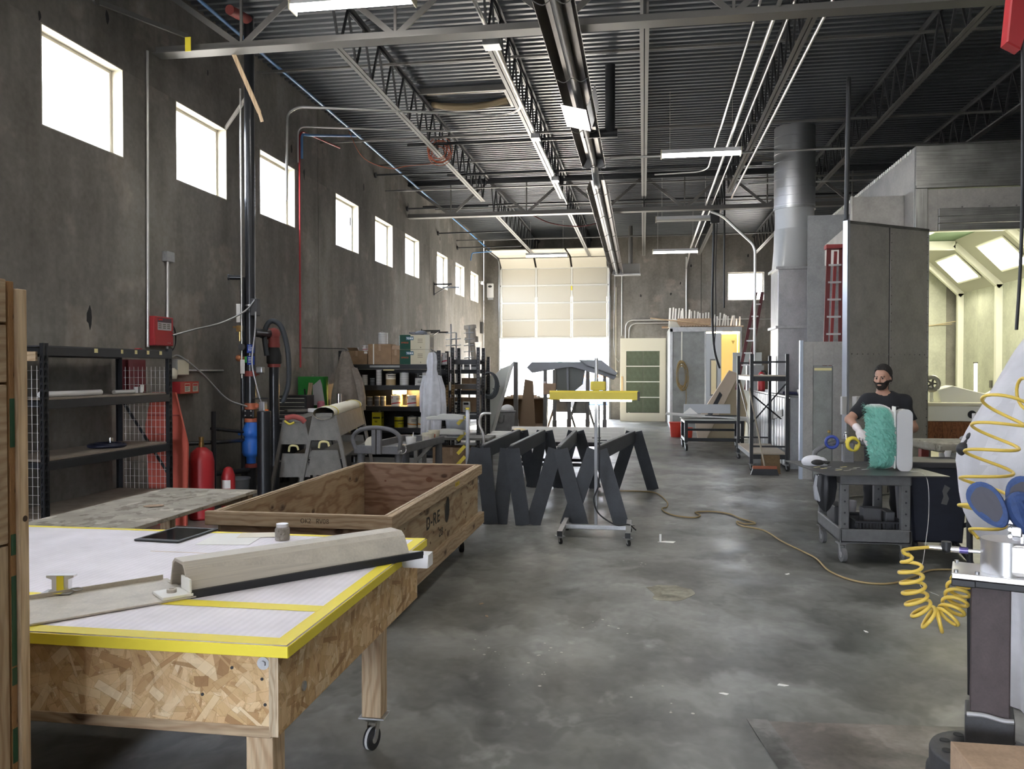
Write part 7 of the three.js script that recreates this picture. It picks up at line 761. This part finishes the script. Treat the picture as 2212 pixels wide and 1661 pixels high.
{ // large white dust cover over a standing part
  const N = 64, R = 40, pos = [], idx = []; const prof = [[0, .2, 1.83], [.4, .2, 1.83], [.65, .22, 1.81], [.8, .28, 1.74], [.95, .34, 1.67], [1.1, .38, 1.63], [1.25, .4, 1.6], [1.4, .36, 1.66], [1.6, .3, 1.75], [1.8, .22, 1.86], [1.95, .12, 1.96], [2.05, .0, 2.08]].map(([y, r, L]) => [y, r, L + r]); const at = (y) => { for (let k = 0; k < prof.length - 1; k++) if (y <= prof[k + 1][0]) { const a = prof[k], b = prof[k + 1], t = (y - a[0]) / (b[0] - a[0]); return [a[1] + (b[1] - a[1]) * t, a[2] + (b[2] - a[2]) * t]; } return [0, 2]; };
  for (let j = 0; j <= R; j++) { const y = j / R * 2.05, [r, cx] = at(y); for (let i = 0; i < N; i++) { const t = i / N * 6.2832, f = 1 + (.07 * Math.sin(t * 6 + y * 1.4) + .035 * Math.sin(t * 11 - y * 3) + .02 * Math.sin(y * 14 + t * 4)) * clamp01(2.2 - y); pos.push(cx + Math.cos(t) * r * f, y + .005, -4.5 + Math.sin(t) * r * .9 * f); } } for (let j = 0; j < R; j++) for (let i = 0; i < N; i++) { const a = j * N + i, b = j * N + (i + 1) % N; idx.push(a, a + N, b, b, a + N, b + N); } const g = new THREE.BufferGeometry(); g.setAttribute('position', new THREE.Float32BufferAttribute(pos, 3)); g.setIndex(idx); g.computeVertexNormals();
  const o = thing('dust_cover', 'large white fabric dust cover at the right edge', 'dust cover', [0, 0, 0]); mesh('cover', g, mat([.80, .79, .82], .9, 0, { tex: tCloth, m: 1.5 }), o); mesh('blue_tie', rbx(1.9, 1.97, 1.86, 1.93, -4.22, -4.19, .008), mat([.12, .2, .6], .6), o); mesh('stand_rod', rod([1.70, .0, -4.62], [1.68, 1.3, -4.62], .016, 8), M.black, o); mesh('knob', [sph(.035, 1.61, 1.3, -4.5, 12), sph(.028, 1.65, 1.36, -4.5, 12), rod([1.62, 1.33, -4.5], [1.72, 1.45, -4.5], .012, 8)], M.black, o); }
one('cardboard_box', 'tan cardboard box at the bottom right corner', 'cardboard box', rbx(-.26, .26, 0, .375, -.1, .1, .004), M.cardTan, [1.345, 0.003, -3.03], 0);
// ------------------------------------------------------------------ floor: cord, sheet, scraps
one('floor_air_hose', 'thin tan air hose snaking across the floor', 'air hose', path([[-.32, -11.64], [-.01, -11.64], [.18, -11.5], [.3, -10.79], [.29, -10.35], [.23, -10.24], [.26, -9.98], [.38, -9.74], [.58, -9.65], [.66, -9.82], [.62, -10.03], [.83, -10.1], [1.0, -9.97], [1.1, -9.68], [1.23, -9.41], [1.11, -9.34], [1.04, -9.49], [1.05, -9.24], [1.26, -8.99], [1.36, -8.44], [1.49, -7.94], [1.54, -7.7], [1.55, -7.27], [1.64, -7.0], [1.78, -6.88], [1.97, -6.92], [2.2, -7.17], [2.4, -7.41], [2.6, -7.47]].map(([x, z]) => [x, .011, z]), .009, 260, 6), mat([.30, .22, .10], .6));
one('protective_sheet', 'thin reddish plastic sheet lying on the floor at the right', 'floor sheet', extr([[.53, 4.1], [1.55, 4.19], [1.45, 2.6], [.76, 2.6]].map(([x, z]) => [x, z]), .002).rotateX(-Math.PI / 2).translate(0, .001, 0), mat([.50, .435, .42], .45, 0, { tex: tFloor, m: 1 / 4 }));
one('sheet_strip', 'clear plastic edge strip along the floor sheet', 'floor sheet', extr([[.5, 4.12], [.6, 4.12], [.86, 2.6], [.72, 2.6]], .001).rotateX(-Math.PI / 2).translate(0, .0035, 0), mat([.52, .50, .50], .4, 0, { tex: tFloor, m: 1 / 4 }));
one('floor_patch', 'pale yellowish repair patch on the concrete floor', 'floor patch', (() => { const p = []; for (let k = 0; k < 22; k++) { const t = k / 22 * 6.283; p.push([.2 + Math.cos(t) * .17 * (1 + .25 * Math.sin(t * 3 + 1) + rr(-.08, .08)), 6.38 + Math.sin(t) * .24 * (1 + rr(-.12, .12))]); } return extr(p, .0012).rotateX(-Math.PI / 2).translate(0, .0005, 0); })(), mat([.80, .74, .58], .6, 0, { tex: tFloor, m: 1 / 3 }));
[[.23, -8.26, .09, 'folded white paper scrap near the lamp stand'], [-1.16, -5.86, .025, 'tiny dry leaf beside the open crate'], [-1.06, -5.57, .022, 'second dry leaf nearest the open crate'], [.75, -4.6, .03, 'small pale chip in the middle of the near floor'], [1.19, -7.13, .03, 'white speck left of the utility cart'], [1.43, -5.63, .02, 'tiny white chip below the utility cart'], [.42, -4.42, .025, 'small grey chip near the floor sheet']].forEach(([x, z, s, l], i) => one('floor_scrap', l, 'scrap', [extr([[-s, 0], [s * .7, -s * .3], [s, s * .5], [-s * .2, s * .6]], .003).rotateX(-Math.PI / 2), ...(i === 0 ? [bx(-.07, -.05, 0, .08, -.003, .003)] : [])], i === 1 || i === 2 ? M.cardTan : M.paper, [x, .001, z], i));
// white paint drips on the slab
{ const g = []; for (let k = 0; k < 44; k++) { const c = [[-.62, -4.55], [-.5, -4.9], [-.25, -5.5], [-.05, -7.3], [-.9, -5.0], [.1, -4.3]][k % 6], r = rr(.003, .011); g.push(cyl(r, .0012, c[0] + rr(-.16, .16), .0008, c[1] + rr(-.2, .2), 9)); } const m = mesh('paint_drips', g, mat([.5, .48, .44], .7)); tag(m, 'scattered pale paint drips on the near floor', 'paint drips', null, 'stuff'); }
// ------------------------------------------------------------------ the person at the cart
function sdfMesh(f, lo, hi, h) {                       // naive surface nets
  const n = [0, 1, 2].map((k) => Math.ceil((hi[k] - lo[k]) / h) + 1), [nx, ny, nz] = n, F = new Float32Array(nx * ny * nz), id = (i, j, k) => (k * ny + j) * nx + i;
  for (let k = 0; k < nz; k++) for (let j = 0; j < ny; j++) for (let i = 0; i < nx; i++) F[id(i, j, k)] = f(lo[0] + i * h, lo[1] + j * h, lo[2] + k * h);
  const vi = new Int32Array(nx * ny * nz).fill(-1), P = [], I = [];
  for (let k = 0; k < nz - 1; k++) for (let j = 0; j < ny - 1; j++) for (let i = 0; i < nx - 1; i++) {
    let s = 0, c = 0, x = 0, y = 0, z = 0; const v = [];
    for (let a = 0; a < 8; a++) { const d = F[id(i + (a & 1), j + (a >> 1 & 1), k + (a >> 2))]; v.push(d); if (d < 0) s++; }
    if (s === 0 || s === 8) continue;
    for (const [a, b] of [[0, 1], [2, 3], [4, 5], [6, 7], [0, 2], [1, 3], [4, 6], [5, 7], [0, 4], [1, 5], [2, 6], [3, 7]]) if ((v[a] < 0) !== (v[b] < 0)) { const t = v[a] / (v[a] - v[b]); x += (a & 1) + t * ((b & 1) - (a & 1)); y += (a >> 1 & 1) + t * ((b >> 1 & 1) - (a >> 1 & 1)); z += (a >> 2) + t * ((b >> 2) - (a >> 2)); c++; }
    vi[id(i, j, k)] = P.length / 3; P.push(lo[0] + (i + x / c) * h, lo[1] + (j + y / c) * h, lo[2] + (k + z / c) * h);
  }
  const quad = (a, b, c, d, flip) => { if (a < 0 || b < 0 || c < 0 || d < 0) return; flip ? I.push(a, c, b, a, d, c) : I.push(a, b, c, a, c, d); };
  for (let k = 1; k < nz - 1; k++) for (let j = 1; j < ny - 1; j++) for (let i = 1; i < nx - 1; i++) {
    const q = F[id(i, j, k)] < 0;
    if (q !== F[id(i + 1, j, k)] < 0) quad(vi[id(i, j - 1, k - 1)], vi[id(i, j, k - 1)], vi[id(i, j, k)], vi[id(i, j - 1, k)], !q);
    if (q !== F[id(i, j + 1, k)] < 0) quad(vi[id(i - 1, j, k - 1)], vi[id(i - 1, j, k)], vi[id(i, j, k)], vi[id(i, j, k - 1)], !q);
    if (q !== F[id(i, j, k + 1)] < 0) quad(vi[id(i - 1, j - 1, k)], vi[id(i, j - 1, k)], vi[id(i, j, k)], vi[id(i - 1, j, k)], !q);
  }
  const g = new THREE.BufferGeometry(); g.setAttribute('position', new THREE.Float32BufferAttribute(P, 3)); g.setIndex(I); g.computeVertexNormals(); return g;
}
const smin = (a, b, k) => { const h = Math.max(k - Math.abs(a - b), 0) / k; return Math.min(a, b) - h * h * k * .25; };
const cap = (x, y, z, a, b, r1, r2) => { const dx = b[0] - a[0], dy = b[1] - a[1], dz = b[2] - a[2], t = clamp01(((x - a[0]) * dx + (y - a[1]) * dy + (z - a[2]) * dz) / (dx * dx + dy * dy + dz * dz)); return Math.hypot(x - a[0] - dx * t, y - a[1] - dy * t, z - a[2] - dz * t) - (r1 + (r2 - r1) * t); };
const ell = (x, y, z, c, r) => { const a = (x - c[0]) / r[0], b = (y - c[1]) / r[1], d = (z - c[2]) / r[2], k0 = Math.hypot(a, b, d), k1 = Math.hypot(a / r[0], b / r[1], d / r[2]); return k0 * (k0 - 1) / Math.max(k1, 1e-6); };
{
  const o = thing('person', 'bearded man in a black t-shirt with a white glove behind the cart', 'person', [2.45, 0, -8.95]);
  const J = { pel: [0, .95, 0], wst: [0, 1.08, .0], chest: [-.01, 1.27, .0], nk: [-.02, 1.46, -.005], hd: [-.03, 1.6, .02], sl: [-.175, 1.375, -.005], sr: [.175, 1.375, -.005], el: [-.365, 1.2, .08], wl: [-.335, 1.115, .31], er: [.265, 1.115, .03], wr: [.12, 1.1, .25], hl: [-.1, .9, 0], hr: [.1, .9, 0], kl: [-.13, .5, .02], kr: [.12, .5, .02], al: [-.15, .09, -.02], ar: [.13, .09, -.02] };
  const torso = (x, y, z) => { let d = ell(x, y, z, [0, 1.27, 0], [.185, .21, .115]); d = smin(d, ell(x, y, z, [0, 1.05, .005], [.155, .2, .11]), .08); d = smin(d, ell(x, y, z, [0, .94, 0], [.165, .13, .115]), .06); d = smin(d, cap(x, y, z, J.sl, J.sr, .062, .062), .07); return d; };
  const arms = (x, y, z) => Math.min(smin(cap(x, y, z, J.sl, J.el, .058, .043), cap(x, y, z, J.el, J.wl, .043, .029), .03), smin(cap(x, y, z, J.sr, J.er, .058, .043), cap(x, y, z, J.er, J.wr, .043, .029), .03));
  const legs = (x, y, z) => Math.min(smin(cap(x, y, z, J.hl, J.kl, .085, .058), cap(x, y, z, J.kl, J.al, .055, .04), .04), smin(cap(x, y, z, J.hr, J.kr, .085, .058), cap(x, y, z, J.kr, J.ar, .055, .04), .04));
  // head, in its own axes: +z out of the face
  const yaw = -36 * D, cy = Math.cos(yaw), sy = Math.sin(yaw), hc = [-.03, 1.625, .02];
  const toHead = (x, y, z) => { const dx = x - hc[0], dz = z - hc[2]; return [dx * cy - dz * sy, y - hc[1], dx * sy + dz * cy]; };
  const headL = (x, y, z) => {
    let d = ell(x, y, z, [0, .035, -.012], [.075, .092, .095]); d = smin(d, ell(x, y, z, [0, -.045, .025], [.058, .075, .068]), .04); d = smin(d, ell(x, y, z, [0, -.095, .055], [.03, .022, .028]), .03);
    d = smin(d, cap(x, y, z, [-.03, .012, .078], [.03, .012, .078], .012, .012), .02);
    for (const s of [-1, 1]) { d = -smin(-d, ell(x, y, z, [s * .03, -.006, .1], [.02, .013, .022]), .012); d = smin(d, ell(x, y, z, [s * .031, -.006, .074], [.015, .012, .013]), .004); d = smin(d, ell(x, y, z, [s * .046, -.03, .066], [.018, .014, .016]), .02); d = smin(d, ell(x, y, z, [s * .077, -.008, -.008], [.009, .03, .019]), .008); }
    d = smin(d, cap(x, y, z, [0, .0, .09], [0, -.038, .108], .009, .013), .012); d = smin(d, ell(x, y, z, [0, -.043, .098], [.019, .009, .012]), .008);
    d = smin(d, ell(x, y, z, [0, -.067, .085], [.026, .006, .012]), .006); d = smin(d, ell(x, y, z, [0, -.078, .083], [.022, .007, .011]), .006); d = -smin(-d, cap(x, y, z, [-.02, -.0725, .1], [.02, -.0725, .1], .0025, .0025), .004); return d;
  };
  const head = (x, y, z) => { const q = toHead(x, y, z); let d = headL(...q); return smin(d, cap(x, y, z, [-.02, 1.42, -.02], [-.03, 1.56, .0], .058, .054), .035); };
  // gloved hand: palm and five fingers, fore and middle stretched down
  const hw = J.wl, dir = V(.22, -.78, .45).normalize(), side = V(.95, .2, .1).normalize(); const pn = new THREE.Vector3().crossVectors(side, dir).normalize(); const pt = (a, b, c) => [hw[0] + dir.x * a + side.x * b + pn.x * c, hw[1] + dir.y * a + side.y * b + pn.y * c, hw[2] + dir.z * a + side.z * b + pn.z * c];
  const F = [[[.09, .03, 0], [.135, .036, .006], [.175, .04, .012], .0095], [[.095, .01, 0], [.145, .014, .004], [.19, .02, .01], .0098], [[.09, -.011, 0], [.128, -.012, -.02], [.125, -.008, -.05], .0094], [[.08, -.03, 0], [.108, -.033, -.018], [.106, -.03, -.042], .0085], [[.03, .036, -.005], [.062, .062, -.012], [.095, .066, -.02], .0105]];
  const handF = (x, y, z) => { let d = smin(cap(x, y, z, pt(.0, 0, 0), pt(.04, 0, 0), .03, .026), cap(x, y, z, pt(.05, .018, 0), pt(.085, .022, 0), .021, .017), .03); d = smin(d, cap(x, y, z, pt(.05, -.018, 0), pt(.08, -.022, 0), .02, .015), .025); let fs = 9; for (const [a, b, c, r] of F) { const k = smin(cap(x, y, z, pt(...a), pt(...b), r * 1.05, r), cap(x, y, z, pt(...b), pt(...c), r, r * .82), .004); fs = Math.min(fs, k); } return smin(d, fs, .01); };
  const hw2 = J.wr, dir2 = V(-.5, .15, .85).normalize(), side2 = V(.3, .95, 0).normalize(), pn2 = new THREE.Vector3().crossVectors(side2, dir2).normalize(); const pt2 = (a, b, c) => [hw2[0] + dir2.x * a + side2.x * b + pn2.x * c, hw2[1] + dir2.y * a + side2.y * b + pn2.y * c, hw2[2] + dir2.z * a + side2.z * b + pn2.z * c];
  const handF2 = (x, y, z) => { let d = smin(cap(x, y, z, pt2(.0, 0, 0), pt2(.045, 0, 0), .029, .026), cap(x, y, z, pt2(.05, .016, 0), pt2(.08, .02, 0), .02, .017), .03); d = smin(d, cap(x, y, z, pt2(.05, -.016, 0), pt2(.08, -.02, 0), .02, .015), .025); let fs = 9; for (const [a, b, c, r] of F) { const k = smin(cap(x, y, z, pt2(...a), pt2(...b), r * 1.05, r), cap(x, y, z, pt2(...b), pt2(...c), r, r * .82), .004); fs = Math.min(fs, k); } return smin(d, fs, .01); };
  const body = (x, y, z) => { let d = smin(torso(x, y, z), arms(x, y, z), .05); d = smin(d, legs(x, y, z), .05); d = smin(d, cap(x, y, z, [-.02, 1.4, -.02], [-.03, 1.56, .0], .058, .054), .04); return d; };
  const grab = (g, f) => { const p = g.attributes.position; return g; };
  const bodyG = sdfMesh(body, [-.46, .04, -.18], [.36, 1.54, .38], .0125), headG = sdfMesh((x, y, z) => Math.max(head(x, y, z), 1.47 - y), [-.18, 1.45, -.14], [.12, 1.78, .19], .004), h2G = sdfMesh(handF2, [-.1, 1.0, .2], [.2, 1.25, .5], .005);
  mesh('body', merge([bodyG, headG, h2G]), M.skin, o);
  const nearY = (x, y, z) => Math.sin(y * 31 + x * 17) * .003 + Math.sin(y * 17 - x * 29 + z * 9) * .004;
  const shirtF = (x, y, z) => { let d = smin(torso(x, y, z) - .014, Math.min(cap(x, y, z, J.sl, J.el, .07, .064), cap(x, y, z, J.sr, J.er, .07, .062)), .05) + nearY(x, y, z); d = Math.max(d, .86 - y); d = Math.max(d, -(cap(x, y, z, [-.02, 1.43, .0], [-.035, 1.6, .03], .066, .09))); const cut = (a, b) => { const ax = b[0] - a[0], ay = b[1] - a[1], az = b[2] - a[2], L = Math.hypot(ax, ay, az); return ((x - a[0]) * ax + (y - a[1]) * ay + (z - a[2]) * az) / L - L * .74; }; if (x < -.17) d = Math.max(d, cut(J.sl, J.el)); if (x > .17) d = Math.max(d, cut(J.sr, J.er)); return d; };
  mesh('t_shirt', sdfMesh(shirtF, [-.46, .82, -.18], [.36, 1.52, .22], .01), M.shirt, o);
  mesh('trousers', sdfMesh((x, y, z) => Math.max(smin(legs(x, y, z) - .018, ell(x, y, z, [0, .93, 0], [.178, .12, .128]), .05) + nearY(x, y, z) * 1.5, y - 1.0, .05 - y), [-.26, .03, -.18], [.26, 1.02, .2], .0125), mat([.012, .012, .014], .9), o);
  mesh('shoe', [-.15, .13].map((x) => sdfMesh((a, b, c) => Math.max(smin(cap(a, b, c, [x, .05, -.05], [x, .045, .13], .05, .045), cap(a, b, c, [x, .12, -.02], [x, .06, -.03], .05, .05), .04), -b + .002), [x - .08, -.01, -.13], [x + .08, .19, .2], .008)), M.rubber, o);
  const hairF = (x, y, z) => { const q = toHead(x, y, z), d = headL(...q); const n = Math.sin(q[0] * 330 + q[1] * 60) * Math.sin(q[2] * 290 + q[1] * 120) * .0035; const T = q[2] < -.03 ? -.06 : q[2] < .01 ? -.06 + (q[2] + .03) / .04 * .085 : .025 + clamp01((q[2] - .01) / .05) * .056; return Math.max(d - .006 - clamp01((q[1] - .03) * 9) * .012 + n, (T - q[1]) * .8); };
  mesh('hair', sdfMesh(hairF, [-.18, 1.56, -.16], [.12, 1.78, .17], .004), M.hair, o);
  const beardF = (x, y, z) => { const q = toHead(x, y, z), d = headL(...q); const low = -.03 - q[1], mouth = ell(...q, [0, -.073, .1], [.024, .0085, .05]); const mo = Math.min(Math.max(Math.abs(q[1] + .058) - .006, Math.abs(q[0]) - .03), 9); const region = Math.min(Math.max(-(low - .018 - clamp01((Math.abs(q[0]) - .04) * 30) * -.03), -(q[2] + .012)), Math.max(mo, .05 - q[2])); return Math.max(d - .0045 + Math.sin(q[0] * 300) * Math.sin(q[1] * 260) * .0012, region, -mouth, -.125 - q[1]); };
  mesh('beard', sdfMesh(beardF, [-.16, 1.48, -.1], [.1, 1.64, .18], .0035), mat([.022, .016, .013], .85), o);
  const hv = (q) => { const [x, y, z] = q; return [hc[0] + x * cy + z * sy, hc[1] + y, hc[2] - x * sy + z * cy]; };
  mesh('eye_white', [-1, 1].map((s) => sph(.0118, ...hv([s * .031, -.006, .0775]), 14)), mat([.3, .27, .25], .3), o); mesh('iris', [-1, 1].map((s) => sph(.0085, ...hv([s * .031, -.006, .0835]), 10)), mat([.03, .018, .01], .2), o); mesh('eyebrow', [-1, 1].map((s) => rod(hv([s * .014, .012, .0925]), hv([s * .05, .014, .078]), .0042, 6)), M.hair, o);
  mesh('white_glove', sdfMesh((x, y, z) => Math.max(Math.min(handF(x, y, z), cap(x, y, z, [J.el[0] + (J.wl[0] - J.el[0]) * .78, J.el[1] + (J.wl[1] - J.el[1]) * .78, J.el[2] + (J.wl[2] - J.el[2]) * .78], J.wl, .037, .032)) - .002, -9), [-.44, .88, .2], [-.16, 1.2, .5], .0045), M.glove, o);
  print('chest_logo', .06, .018, 96, (g, w, h) => { g.clearRect(0, 0, w, h); g.fillStyle = '#8d8f96'; g.font = 'bold 16px sans-serif'; g.fillText('workshop', 6, 19); }, o, [.075, 1.335, .1325], [-.15, .1, 0]);
}
renderer.render(scene, camera);
